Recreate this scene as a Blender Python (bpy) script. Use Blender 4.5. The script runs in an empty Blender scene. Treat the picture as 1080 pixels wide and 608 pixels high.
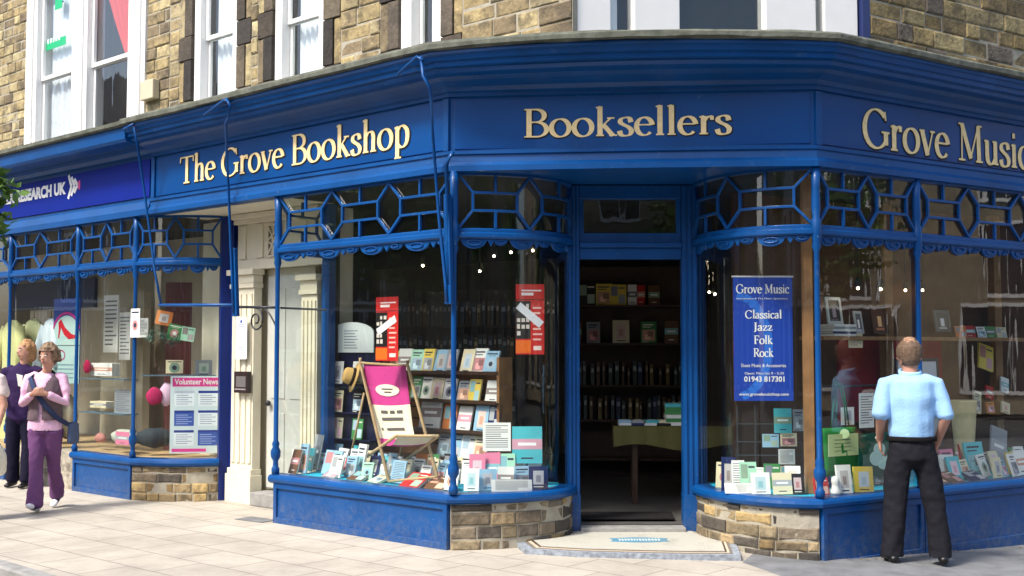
import bpy, bmesh, math, random
from mathutils import Vector, Matrix
R = math.radians
S = bpy.context.scene
COL = S.collection

# ------------------------------------------------------------ camera, world, sun, exposure
PITCH = math.atan(66/1200)
cam_d = bpy.data.cameras.new('camera'); cam = bpy.data.objects.new('camera', cam_d); COL.objects.link(cam)
cam_d.lens = 40.0; cam_d.sensor_width = 36.0; cam_d.clip_end = 500; cam_d.clip_start = .05
cam.location = (0, 0, 1.6); cam.rotation_euler = (R(90)+PITCH, 0, 0)
S.camera = cam
SUN = Vector((-.76, -.65, 0)).normalized(); EL = R(52)
w = bpy.data.worlds.new('World'); S.world = w; w.use_nodes = True
nt = w.node_tree; bg = nt.nodes['Background']
sky = nt.nodes.new('ShaderNodeTexSky'); sky.sky_type = 'NISHITA'; sky.sun_disc = False
sky.sun_elevation = EL; sky.sun_rotation = math.atan2(SUN.x, SUN.y)
sky.air_density = 1.0; sky.dust_density = 3.0; sky.ozone_density = 1.0
nt.links.new(sky.outputs[0], bg.inputs[0]); bg.inputs[1].default_value = .15
sl = bpy.data.lights.new('sun', 'SUN'); sl.energy = 2.1; sl.angle = R(9.0); sl.color = (1, .95, .86)
so = bpy.data.objects.new('sun', sl); COL.objects.link(so)
sd = Vector((SUN.x*math.cos(EL), SUN.y*math.cos(EL), math.sin(EL)))
so.rotation_euler = sd.to_track_quat('Z', 'Y').to_euler(); so.location = (-10, -8, 15)
S.view_settings.view_transform = 'Standard'; S.view_settings.look = 'None'; S.view_settings.gamma = 1
S.view_settings.use_curve_mapping = False; S.view_settings.exposure = 1.16

# ------------------------------------------------------------ materials
M = {}
def newmat(name):
    m = bpy.data.materials.new(name); m.use_nodes = True
    return m, m.node_tree, m.node_tree.nodes['Principled BSDF']
def mat(name, col, rough=.6, spec=.5, metal=0, var=.12, scale=6, bump=0, bscale=40, attr=False, coat=0, dirt=None):
    m, t, b = newmat(name)
    b.inputs['Roughness'].default_value = rough; b.inputs['Metallic'].default_value = metal
    b.inputs['Specular IOR Level'].default_value = spec
    if coat: b.inputs['Coat Weight'].default_value = coat; b.inputs['Coat Roughness'].default_value = .06
    tc = t.nodes.new('ShaderNodeTexCoord')
    n = t.nodes.new('ShaderNodeTexNoise'); n.inputs['Scale'].default_value = scale; n.inputs['Detail'].default_value = 6
    t.links.new(tc.outputs['Object'], n.inputs['Vector'])
    mr = t.nodes.new('ShaderNodeMapRange'); mr.inputs[1].default_value = .3; mr.inputs[2].default_value = .7
    mr.inputs[3].default_value = 1-var; mr.inputs[4].default_value = 1+var
    t.links.new(n.outputs[0], mr.inputs[0])
    mx = t.nodes.new('ShaderNodeMix'); mx.data_type = 'RGBA'; mx.blend_type = 'MULTIPLY'; mx.inputs[0].default_value = 1
    if attr:
        a = t.nodes.new('ShaderNodeAttribute'); a.attribute_name = 'Col'; t.links.new(a.outputs['Color'], mx.inputs[6])
    else: mx.inputs[6].default_value = (*col, 1)
    t.links.new(mr.outputs[0], mx.inputs[7])
    out = mx.outputs[2]
    if dirt:
        dn = t.nodes.new('ShaderNodeTexNoise'); dn.inputs['Scale'].default_value = dirt[1]; dn.inputs['Detail'].default_value = 8
        dn.inputs['Roughness'].default_value = .7
        t.links.new(tc.outputs['Object'], dn.inputs['Vector'])
        dr = t.nodes.new('ShaderNodeMapRange'); dr.inputs[1].default_value = dirt[2]; dr.inputs[2].default_value = dirt[2]+.12
        dr.inputs[4].default_value = dirt[3]; t.links.new(dn.outputs[0], dr.inputs[0])
        dx = t.nodes.new('ShaderNodeMix'); dx.data_type = 'RGBA'; dx.inputs[7].default_value = (*dirt[0], 1)
        t.links.new(dr.outputs[0], dx.inputs[0]); t.links.new(out, dx.inputs[6]); out = dx.outputs[2]
    if name == 'blue_paint':      # road splash and scuffs low down
        sp = t.nodes.new('ShaderNodeSeparateXYZ'); t.links.new(tc.outputs['Object'], sp.inputs[0])
        zr = t.nodes.new('ShaderNodeMapRange'); zr.inputs[1].default_value = -.05; zr.inputs[2].default_value = .34; zr.inputs[3].default_value = .62; zr.inputs[4].default_value = .0; t.links.new(sp.outputs[2], zr.inputs[0])
        gn = t.nodes.new('ShaderNodeTexNoise'); gn.inputs['Scale'].default_value = 16; gn.inputs['Detail'].default_value = 9; gn.inputs['Roughness'].default_value = .8; t.links.new(tc.outputs['Object'], gn.inputs['Vector'])
        gr = t.nodes.new('ShaderNodeMapRange'); gr.inputs[1].default_value = .42; gr.inputs[2].default_value = .66; t.links.new(gn.outputs[0], gr.inputs[0])
        gm = t.nodes.new('ShaderNodeMath'); gm.operation = 'MULTIPLY'; t.links.new(zr.outputs[0], gm.inputs[0]); t.links.new(gr.outputs[0], gm.inputs[1])
        gx = t.nodes.new('ShaderNodeMix'); gx.data_type = 'RGBA'; gx.inputs[7].default_value = (.16, .17, .18, 1); t.links.new(gm.outputs[0], gx.inputs[0]); t.links.new(out, gx.inputs[6]); out = gx.outputs[2]
        # chipped specks showing pale undercoat
        cn = t.nodes.new('ShaderNodeTexNoise'); cn.inputs['Scale'].default_value = 55; cn.inputs['Detail'].default_value = 4; t.links.new(tc.outputs['Object'], cn.inputs['Vector'])
        cr_ = t.nodes.new('ShaderNodeMapRange'); cr_.inputs[1].default_value = .73; cr_.inputs[2].default_value = .75; cr_.inputs[4].default_value = .7; t.links.new(cn.outputs[0], cr_.inputs[0])
        cx_ = t.nodes.new('ShaderNodeMix'); cx_.data_type = 'RGBA'; cx_.inputs[7].default_value = (.30, .36, .42, 1); t.links.new(cr_.outputs[0], cx_.inputs[0]); t.links.new(out, cx_.inputs[6]); out = cx_.outputs[2]
    t.links.new(out, b.inputs['Base Color'])
    if bump:
        bn = t.nodes.new('ShaderNodeTexNoise'); bn.inputs['Scale'].default_value = bscale; bn.inputs['Detail'].default_value = 5
        t.links.new(tc.outputs['Object'], bn.inputs['Vector'])
        bp = t.nodes.new('ShaderNodeBump'); bp.inputs['Strength'].default_value = bump; bp.inputs['Distance'].default_value = .01
        t.links.new(bn.outputs[0], bp.inputs['Height']); t.links.new(bp.outputs[0], b.inputs['Normal'])
    M[name] = m
    return m
mat('blue_paint', (.001, .060, .225), .38, .3, var=.14, scale=3, bump=.12, bscale=9, coat=.06, dirt=((.06, .13, .26), 11, .60, .6))
mat('sign_paint', (.001, .054, .215), .30, .3, var=.10, scale=2, bump=.05, bscale=4, coat=.12)
mat('violet_sign', (.002, .014, .21), .55, .15, var=.05, scale=2)
mat('navy_paint', (.004, .02, .16), .35, .5, var=.1)
mat('gold', (.92, .70, .34), .5, .5, var=.1, scale=20)
mat('outline', (.012, .012, .02), .6, .3)
mat('stone', (1, 1, 1), .9, .25, var=.22, scale=14, bump=1, bscale=30, attr=True, dirt=((.055, .048, .04), 4.5, .47, .6))
mat('mortar', (.36, .33, .26), .95, .2, var=.15, scale=10, bump=.5)
mat('cap_stone', (.115, .12, .095), .9, .25, var=.35, scale=9, bump=.8, bscale=25, dirt=((.06, .075, .045), 5, .55, .6))
mat('dark_stone', (.11, .095, .08), .9, .25, var=.35, scale=8, bump=.8, bscale=25)
mat('white_paint', (.80, .79, .76), .45, .4, var=.03)
mat('cream_paint', (.70, .65, .50), .5, .4, var=.05, bump=.05)
mat('door_paint', (.50, .51, .47), .4, .4, var=.05)
mat('wood', (.30, .15, .06), .5, .4, var=.25, scale=9, bump=.1)
mat('dark_wood', (.05, .024, .012), .5, .4, var=.25, scale=9)
mat('pale_wood', (.55, .38, .2), .55, .4, var=.15, scale=12)
mat('turquoise', (.02, .42, .62), .8, .2, var=.15, scale=5, bump=.6, bscale=6)
mat('printed', (1, 1, 1), .4, .4, var=.03, attr=True)
mat('cloth', (1, 1, 1), .85, .15, var=.04, scale=14, bump=.35, bscale=60, attr=True)
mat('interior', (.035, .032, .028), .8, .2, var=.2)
mat('backing_brown', (.10, .045, .025), .7, .2, var=.3, scale=3)
mat('interior_red', (.34, .02, .03), .8, .2, var=.15)
mat('interior_pale', (.50, .46, .36), .8, .2, var=.06)
mat('shop_floor', (.09, .085, .08), .5, .3, var=.15)
mat('iron', (.012, .014, .02), .5, .5)
mat('skin', (.52, .27, .19), .5, .4, var=.08, scale=20)
mat('hair', (1, 1, 1), .7, .3, var=.4, scale=60, bump=.9, bscale=90, attr=True)
mat('leaf', (.10, .19, .035), .6, .3, var=.4, scale=9, attr=False)
mat('bark', (.09, .07, .05), .9, .2, var=.3)
mat('slate', (.06, .06, .07), .8, .3, var=.2)
mat('far_stone', (.30, .25, .17), .9, .2, var=.25, scale=2)
mat('far_render', (.62, .60, .54), .9, .2, var=.08, scale=2)
def emis(name, col, st):
    m, t, b = newmat(name); b.inputs['Emission Color'].default_value = (*col, 1); b.inputs['Emission Strength'].default_value = st
    b.inputs['Base Color'].default_value = (*col, 1); M[name] = m
emis('bulb', (1, .82, .55), 9)
# thin pane: clear with a fresnel reflection and a little old-glass waviness
def glass(name, tint=(.93, .96, .94), wav=.02, dirty=.03):
    m = bpy.data.materials.new(name); m.use_nodes = True; t = m.node_tree; t.nodes.clear()
    o = t.nodes.new('ShaderNodeOutputMaterial'); tr = t.nodes.new('ShaderNodeBsdfTransparent'); tr.inputs[0].default_value = (*tint, 1)
    g = t.nodes.new('ShaderNodeBsdfGlossy'); g.inputs['Roughness'].default_value = .015
    fr = t.nodes.new('ShaderNodeFresnel'); 
    ge = t.nodes.new('ShaderNodeNewGeometry'); ir = t.nodes.new('ShaderNodeMapRange'); ir.inputs[3].default_value = 1.5; ir.inputs[4].default_value = 1/1.5
    t.links.new(ge.outputs['Backfacing'], ir.inputs[0]); t.links.new(ir.outputs[0], fr.inputs[0])      # same pane from either side
    mm = t.nodes.new('ShaderNodeMath'); mm.operation = 'MULTIPLY_ADD'; mm.inputs[1].default_value = 1.8; mm.inputs[2].default_value = .01
    t.links.new(fr.outputs[0], mm.inputs[0])
    tc = t.nodes.new('ShaderNodeTexCoord'); mp = t.nodes.new('ShaderNodeMapping'); mp.inputs['Scale'].default_value = (3, 3, .6)
    n = t.nodes.new('ShaderNodeTexNoise'); n.inputs['Scale'].default_value = 1.6
    t.links.new(tc.outputs['Object'], mp.inputs[0]); t.links.new(mp.outputs[0], n.inputs['Vector'])
    bp = t.nodes.new('ShaderNodeBump'); bp.inputs['Strength'].default_value = wav*10; bp.inputs['Distance'].default_value = .02
    t.links.new(n.outputs[0], bp.inputs['Height']); t.links.new(bp.outputs[0], g.inputs['Normal'])
    mx = t.nodes.new('ShaderNodeMixShader'); t.links.new(mm.outputs[0], mx.inputs[0]); t.links.new(tr.outputs[0], mx.inputs[1]); t.links.new(g.outputs[0], mx.inputs[2])
    df = t.nodes.new('ShaderNodeBsdfDiffuse'); df.inputs[0].default_value = (.5, .5, .46, 1)
    m2 = t.nodes.new('ShaderNodeMixShader'); m2.inputs[0].default_value = dirty
    t.links.new(mx.outputs[0], m2.inputs[1]); t.links.new(df.outputs[0], m2.inputs[2]); t.links.new(m2.outputs[0], o.inputs[0])
    M[name] = m
glass('glass', (.95, .98, .96), .008, .006); glass('upper_glass', (.9, .94, .94), .04, .02)

def ground_mats():
    m, t, b = newmat('paving'); L = t.links.new
    tc = t.nodes.new('ShaderNodeTexCoord'); mp = t.nodes.new('ShaderNodeMapping'); mp.inputs['Rotation'].default_value = (0, 0, R(40.8))
    L(tc.outputs['Object'], mp.inputs[0])
    br = t.nodes.new('ShaderNodeTexBrick'); br.inputs['Scale'].default_value = 1; br.inputs['Brick Width'].default_value = .62; br.inputs['Row Height'].default_value = .42
    br.inputs['Mortar Size'].default_value = .007; br.inputs['Mortar Smooth'].default_value = .3; br.inputs['Bias'].default_value = 0
    br.inputs['Color1'].default_value = (.45, .41, .345, 1); br.inputs['Color2'].default_value = (.405, .368, .31, 1); br.inputs['Mortar'].default_value = (.23, .205, .17, 1)
    L(mp.outputs[0], br.inputs['Vector'])
    n = t.nodes.new('ShaderNodeTexNoise'); n.inputs['Scale'].default_value = 1.7; n.inputs['Detail'].default_value = 10; n.inputs['Roughness'].default_value = .75
    L(tc.outputs['Object'], n.inputs['Vector'])
    mr = t.nodes.new('ShaderNodeMapRange'); mr.inputs[1].default_value = .32; mr.inputs[2].default_value = .68; mr.inputs[3].default_value = .74; mr.inputs[4].default_value = 1.12
    L(n.outputs[0], mr.inputs[0])
    mx = t.nodes.new('ShaderNodeMix'); mx.data_type = 'RGBA'; mx.blend_type = 'MULTIPLY'; mx.inputs[0].default_value = 1
    L(br.outputs[0], mx.inputs[6]); L(mr.outputs[0], mx.inputs[7])
    # spots of chewing gum and grime
    vo = t.nodes.new('ShaderNodeTexVoronoi'); vo.inputs['Scale'].default_value = 3.2; L(tc.outputs['Object'], vo.inputs['Vector'])
    vr = t.nodes.new('ShaderNodeMapRange'); vr.inputs[1].default_value = .035; vr.inputs[2].default_value = .06; vr.inputs[3].default_value = .45; vr.inputs[4].default_value = 0
    L(vo.outputs['Distance'], vr.inputs[0])
    m3 = t.nodes.new('ShaderNodeMix'); m3.data_type = 'RGBA'; m3.inputs[7].default_value = (.16, .145, .125, 1); L(vr.outputs[0], m3.inputs[0]); L(mx.outputs[2], m3.inputs[6])
    L(m3.outputs[2], b.inputs['Base Color']); b.inputs['Roughness'].default_value = .85; b.inputs['Specular IOR Level'].default_value = .3
    bp = t.nodes.new('ShaderNodeBump'); bp.inputs['Strength'].default_value = .4; bp.inputs['Distance'].default_value = .004
    n2 = t.nodes.new('ShaderNodeTexNoise'); n2.inputs['Scale'].default_value = 60; L(tc.outputs['Object'], n2.inputs['Vector'])
    sb = t.nodes.new('ShaderNodeMath'); sb.operation = 'SUBTRACT'; L(n2.outputs[0], sb.inputs[0]); L(br.outputs['Fac'], sb.inputs[1])
    L(sb.outputs[0], bp.inputs['Height']); L(bp.outputs[0], b.inputs['Normal']); M['paving'] = m
ground_mats()
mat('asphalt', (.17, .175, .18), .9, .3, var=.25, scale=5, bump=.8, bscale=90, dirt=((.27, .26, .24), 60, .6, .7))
mat('road', (.09, .09, .09), .9, .3, var=.25, scale=40, bump=.8, bscale=90)
mat('kerb_stone', (.27, .265, .25), .85, .3, var=.2, scale=9, bump=.4)
mat('blue_step', (.26, .29, .33), .8, .3, var=.4, scale=26, bump=.4)
mat('mosaic', (1, 1, 1), .55, .4, var=.10, scale=70, bump=.2, attr=True, dirt=((.28, .25, .20), 5, .55, .45))

# ------------------------------------------------------------ mesh builder (world coordinates)
W = {}
def tag(o, label=None, cat=None, group=None, kind=None):
    for k, v in (('label', label), ('category', cat), ('group', group), ('kind', kind)):
        if v: o[k] = v
    return o
def empty(name, loc, label, cat, group=None):
    o = bpy.data.objects.new(name, None); COL.objects.link(o); o.location = loc; W[o.name] = Vector(loc)
    o.empty_display_size = .1
    return tag(o, label, cat, group)
class MB:
    def __init__(s): s.v = []; s.f = []; s.c = []; s.col = (1, 1, 1)
    def add(s, vs, fs, col=None):
        b = len(s.v); s.v += [Vector(p) for p in vs]
        for f in fs: s.f.append([b+i for i in f]); s.c.append(col or s.col)
        return s
    def hexa(s, p, col=None):      # p: 4 bottom, 4 top
        return s.add(p, [(0, 3, 2, 1), (4, 5, 6, 7), (0, 1, 5, 4), (1, 2, 6, 5), (2, 3, 7, 6), (3, 0, 4, 7)], col)
    def prism(s, pts, ext, col=None):
        n = len(pts); e = Vector(ext); a = [Vector(p) for p in pts]
        return s.add(a+[p+e for p in a], [tuple(range(n))[::-1], tuple(range(n, 2*n))]+[(i, (i+1) % n, n+(i+1) % n, n+i) for i in range(n)], col)
    def tube(s, pts, r, n=8, col=None, flat=None):
        pts = [Vector(p) for p in pts]; k = len(pts); rr = r if isinstance(r, (list, tuple)) else [r]*k
        vs = []; 
        for i, p in enumerate(pts):
            t = (pts[min(i+1, k-1)]-pts[max(i-1, 0)]).normalized()
            if flat is not None: a = (flat - t*flat.dot(t)).normalized()
            else:
                a = Vector((0, 0, 1)) if abs(t.z) < .9 else Vector((1, 0, 0)); a = (a-t*a.dot(t)).normalized()
            b = t.cross(a)
            ra, rb = rr[i] if isinstance(rr[i], tuple) else (rr[i], rr[i])
            vs += [p+a*ra*math.cos(2*math.pi*j/n)+b*rb*math.sin(2*math.pi*j/n) for j in range(n)]
        fs = [(i*n+j, i*n+(j+1) % n, (i+1)*n+(j+1) % n, (i+1)*n+j) for i in range(k-1) for j in range(n)]
        fs += [tuple(range(n))[::-1], tuple(range((k-1)*n, k*n))]
        return s.add(vs, fs, col)
    def lathe(s, c, prof, n=14, col=None):
        vs = []; c = Vector(c)
        for r, z in prof: vs += [c+Vector((r*math.cos(2*math.pi*j/n), r*math.sin(2*math.pi*j/n), z)) for j in range(n)]
        k = len(prof)
        fs = [(i*n+j, i*n+(j+1) % n, (i+1)*n+(j+1) % n, (i+1)*n+j) for i in range(k-1) for j in range(n)]
        fs += [tuple(range(n))[::-1], tuple(range((k-1)*n, k*n))]
        return s.add(vs, fs, col)
    def ball(s, c, r, sq=(1, 1, 1), n=10, col=None):
        prof = [(max(.001, r*math.sin(math.pi*i/n)), -r*math.cos(math.pi*i/n)) for i in range(n+1)]
        b = len(s.v); s.lathe((0, 0, 0), prof, n=max(10, n), col=col); c = Vector(c)
        for i in range(b, len(s.v)): s.v[i] = Vector((s.v[i].x*sq[0], s.v[i].y*sq[1], s.v[i].z*sq[2]))+c
        return s
    def build(s, name, m, parent=None, label=None, cat=None, group=None, kind=None, smooth=False, bevel=0, origin=None, mods=None, recalc=True):
        if not s.v: return None
        if parent is not None: org = W[parent.name]
        elif origin is not None: org = Vector(origin)
        else:
            xs = [p.x for p in s.v]; ys = [p.y for p in s.v]; zs = [p.z for p in s.v]
            org = Vector(((min(xs)+max(xs))/2, (min(ys)+max(ys))/2, min(zs)))
        me = bpy.data.meshes.new(name); me.from_pydata([p-org for p in s.v], [], s.f)
        a = me.color_attributes.new('Col', 'FLOAT_COLOR', 'CORNER')
        vals = []
        for f, c in zip(s.f, s.c): vals += [c[0], c[1], c[2], 1.0]*len(f)
        a.data.foreach_set('color', vals)
        if recalc:
            bm = bmesh.new(); bm.from_mesh(me); bmesh.ops.recalc_face_normals(bm, faces=bm.faces); bm.to_mesh(me); bm.free()
        me.materials.append(M[m] if isinstance(m, str) else m)
        if smooth: me.polygons.foreach_set('use_smooth', [True]*len(me.polygons))
        o = bpy.data.objects.new(name, me); COL.objects.link(o); W[o.name] = org
        if parent is not None: o.parent = parent
        else: o.location = org
        if bevel:
            bv = o.modifiers.new('bevel', 'BEVEL'); bv.width = bevel; bv.segments = 2; bv.limit_method = 'ANGLE'; bv.angle_limit = R(40)
        if mods: mods(o)
        return tag(o, label, cat, group, kind)

# ------------------------------------------------------------ paths: plan lines; s along, d outward, z up
def ray(px, py):
    u = (px-540)/1200; v = (304-py)/1200
    return Vector((u, math.cos(PITCH)-v*math.sin(PITCH), math.sin(PITCH)+v*math.cos(PITCH)))
def gp(px, py, z=0):
    r = ray(px, py); t = (z-1.6)/r.z
    return Vector((r.x*t, r.y*t, z))
class Path:
    def __init__(s, pts, s0=0, bulge=None):
        s.p = [Vector((p[0], p[1])) for p in pts]; s.L = [s0]
        for a, b in zip(s.p, s.p[1:]): s.L.append(s.L[-1]+(b-a).length)
        tg = [(b-a).normalized() for a, b in zip(s.p, s.p[1:])]; nn = [Vector((t.y, -t.x)) for t in tg]
        s.m = [nn[0]]
        for a, b in zip(nn, nn[1:]):
            h = (a+b).normalized(); s.m.append(h/max(.4, h.dot(a)))
        s.m.append(nn[-1]); s.bulge = bulge or [0]*len(s.p)
    def P(s, t, z=0, d=0):
        i = 0
        while i < len(s.p)-2 and t > s.L[i+1]: i += 1
        k = (t-s.L[i])/(s.L[i+1]-s.L[i]); q = s.p[i].lerp(s.p[i+1], k) if True else None
        kk = min(1, max(0, k)); n = s.m[i].lerp(s.m[i+1], kk); b = s.bulge[i]*(1-kk)+s.bulge[i+1]*kk
        q = q+n*(d+b*max(0, d)/.38)
        return Vector((q.x, q.y, z))
    def on(s, px, py, d=0):        # straight paths: what a sight line meets on the plane at offset d
        O = s.p[0]; D = (s.p[1]-s.p[0]).normalized(); n = Vector((D.y, -D.x)); r = ray(px, py)
        t = (d+n.dot(O))/(n.x*r.x+n.y*r.y); q = Vector((r.x*t, r.y*t))
        return (q-O).dot(D)+s.L[0], 1.6+r.z*t
    def stops(s, a, b, step=None):
        r = [a]+[l for l in s.L if a+1e-4 < l < b-1e-4]+[b]
        if step:
            q = []
            for u, v in zip(r, r[1:]):
                k = max(1, math.ceil((v-u)/step)); q += [u+(v-u)*i/k for i in range(k)]
            r = q+[b]
        return r
    def dirn(s, t):
        a = s.P(t-.01); b = s.P(t+.01); return (b-a).normalized()
    def nrm(s, t):
        q = s.dirn(t); return Vector((q.y, -q.x, 0))
def sweep(mb, path, a, b, prof, step=None, col=None, closed=True):
    st = path.stops(a, b, step); n = len(prof); vs = []
    for t in st: vs += [path.P(t, z, d) for d, z in prof]
    fs = []
    for i in range(len(st)-1):
        for j in range(n if closed else n-1):
            fs.append((i*n+j, i*n+(j+1) % n, (i+1)*n+(j+1) % n, (i+1)*n+j))
    if closed: fs += [tuple(range(n)), tuple(range((len(st)-1)*n, len(st)*n))[::-1]]
    mb.add(vs, fs, col)
def pbox(mb, path, a, b, z0, z1, d0, d1, col=None, step=None):
    sweep(mb, path, a, b, [(d0, z0), (d1, z0), (d1, z1), (d0, z1)], step, col)
def pbar(mb, path, p, q, wd, d0, d1, col=None):      # flat bar between two (s,z) points in the surface
    n = 1 if abs(p[0]-q[0]) < .12 or len(path.p) < 3 else 4
    dx = q[0]-p[0]; dz = q[1]-p[1]; l = math.hypot(dx, dz); ox = -dz/l*wd/2; oz = dx/l*wd/2
    vs = []
    for i in range(n+1):
        s_, z_ = p[0]+dx*i/n, p[1]+dz*i/n
        vs += [path.P(s_+ox, z_+oz, d0), path.P(s_-ox, z_-oz, d0), path.P(s_-ox, z_-oz, d1), path.P(s_+ox, z_+oz, d1)]
    fs = [(i*4+j, i*4+(j+1) % 4, i*4+4+(j+1) % 4, i*4+4+j) for i in range(n) for j in range(4)]+[(0, 1, 2, 3), (n*4+3, n*4+2, n*4+1, n*4)]
    mb.add(vs, fs, col)

P1 = Vector((-.496, 9.2585)); P4 = Vector((2.397, 8.982))
DA = Vector((.7565, -.6540)); DB = Vector((.8438, .5366))
DOORY = 9.93
def ell(cx, cy, a, b, t0, t1, n=14): return [(cx+a*math.cos(R(t0+(t1-t0)*i/n)), cy+b*math.sin(R(t0+(t1-t0)*i/n))) for i in range(n+1)]
A = Path([P1-DA*16, P1], -16)
B = Path([P4, P4+DB*9], 0)
LC = (P4-P1).length
C = Path([P1, P4], 0)
CL = Path(ell(-.496, DOORY, .985, DOORY-9.2585, -90, 0), 0)          # curved glass to the door, left
CR = Path(ell(2.397, DOORY, .777, DOORY-8.982, -180, -90), 0)         # right
PD = P1-DA*2.25
D = Path([P1-DA*5-Vector((-.654, -.7565))*.66, P1-Vector((-.654, -.7565))*.66], -5)   # recessed house door plane, same s as A
QA = P1-DA*4.73; QB = D.P(D.on(243, 400)[0])
QB = Vector((QB.x, QB.y))
mid = (QA+QB)/2+Vector((.05, -.28))
K = Path([tuple(QA*(1-t)**2+mid*2*t*(1-t)+QB*t*t) for t in [i/12 for i in range(13)]], 0)   # charity shop curved window
rng = random.Random(5)

def top_pt(p): return (p[0], p[1])
bulge_n = 12
def bul(a, b): return [(a.lerp(b, i/bulge_n)) for i in range(bulge_n+1)]
cpts = bul(P1, P4)
CORN = Path([P1-DA*4.42]+cpts+[P4+DB*9], 0, [0]+[.2*math.sin(math.pi*i/bulge_n)**.7 for i in range(bulge_n+1)]+[0])
CH_C = Path([P1-DA*16, P1-DA*4.42], 0)

# ------------------------------------------------------------ ground
def gz(x, y): 
    t = min(1, max(0, (x-1.2)/4)); return -.15*t*t*(3-2*t)
def sheet(name, m, poly_fn, lift, kind='structure', x0=-40, x1=40, y0=-40, y1=60, n=None):
    mb = MB(); xs = n[0]; ys = n[1]
    for x in xs:
        for y in ys: mb.v.append(Vector((x, y, gz(x, y)+lift)))
    k = len(ys)
    for i in range(len(xs)-1):
        for j in range(k-1): mb.f.append((i*k+j, (i+1)*k+j, (i+1)*k+j+1, i*k+j+1)); mb.c.append((1, 1, 1))
    return mb.build(name, m, kind=kind, origin=(0, 0, 0), smooth=True)
xs = [-60, -20, -8]+[-2+i*.4 for i in range(20)]+[8, 20, 60]
sheet('ground', 'road', None, -.13, n=(xs, [-60, -10, 0, 10, 80]))
# kerb line of the pavement runs beside the left frontage
k0 = gp(0, 590); k1 = gp(55, 606); kd = (k1-k0).normalized()
def raised(name, m, poly, z, thick):
    mb = MB(); n = len(poly)
    # subdivide along x so that it follows the fall of the ground
    bm = bmesh.new(); vs = [bm.verts.new((p[0], p[1], 0)) for p in poly]; bm.faces.new(vs)
    for i in range(22):
        x = -1+i*.35
        bmesh.ops.bisect_plane(bm, geom=bm.verts[:]+bm.edges[:]+bm.faces[:], plane_co=(x, 0, 0), plane_no=(1, 0, 0))
    bm.verts.index_update()
    top = [Vector((v.co.x, v.co.y, gz(v.co.x, v.co.y)+z)) for v in bm.verts]
    fs = [[v.index for v in f.verts] for f in bm.faces]
    mb.add(top, fs)
    if thick:
        be = [[v.index for v in e.verts] for e in bm.edges if len(e.link_faces) == 1]
        b = len(mb.v); mb.v += [p-Vector((0, 0, thick)) for p in top]
        for i, j in be: mb.f.append((i, j, b+j, b+i)); mb.c.append((1, 1, 1))
    bm.free()
    return mb.build(name, m, kind='structure', origin=(0, 0, 0))
ka = k0-kd*14; kb = gp(70, 610.5)
turn = [(ka.x, ka.y), (kb.x, kb.y), (kb.x+.4, kb.y-.25), (kb.x+1.2, kb.y-.6), (1.0, 5.2), (2.0, 6.9)]
pav = turn+[(2.02, 8.0), (1.75, 8.75), (2.1, 9.6), (2.2, 14), (-20, 30), (-34, 26)]
raised('pavement', 'paving', pav, 0, .13)
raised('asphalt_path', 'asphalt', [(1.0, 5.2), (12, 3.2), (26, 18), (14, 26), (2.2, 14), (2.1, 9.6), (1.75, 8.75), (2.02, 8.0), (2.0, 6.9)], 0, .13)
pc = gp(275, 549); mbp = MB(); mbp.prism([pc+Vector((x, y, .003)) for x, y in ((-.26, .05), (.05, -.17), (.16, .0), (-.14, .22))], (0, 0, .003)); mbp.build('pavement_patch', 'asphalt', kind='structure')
kbm = MB(); tv = [Vector((p[0], p[1], 0)) for p in turn]
pk = Path([(p.x, p.y) for p in tv], 0)
sweep(kbm, pk, 0, pk.L[-1], [(-.005, -.14), (.13, -.14), (.13, -.012), (.12, .004), (-.005, .004)], step=.7)
kbm.build('kerb', 'kerb_stone', kind='structure', bevel=.01)

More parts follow.
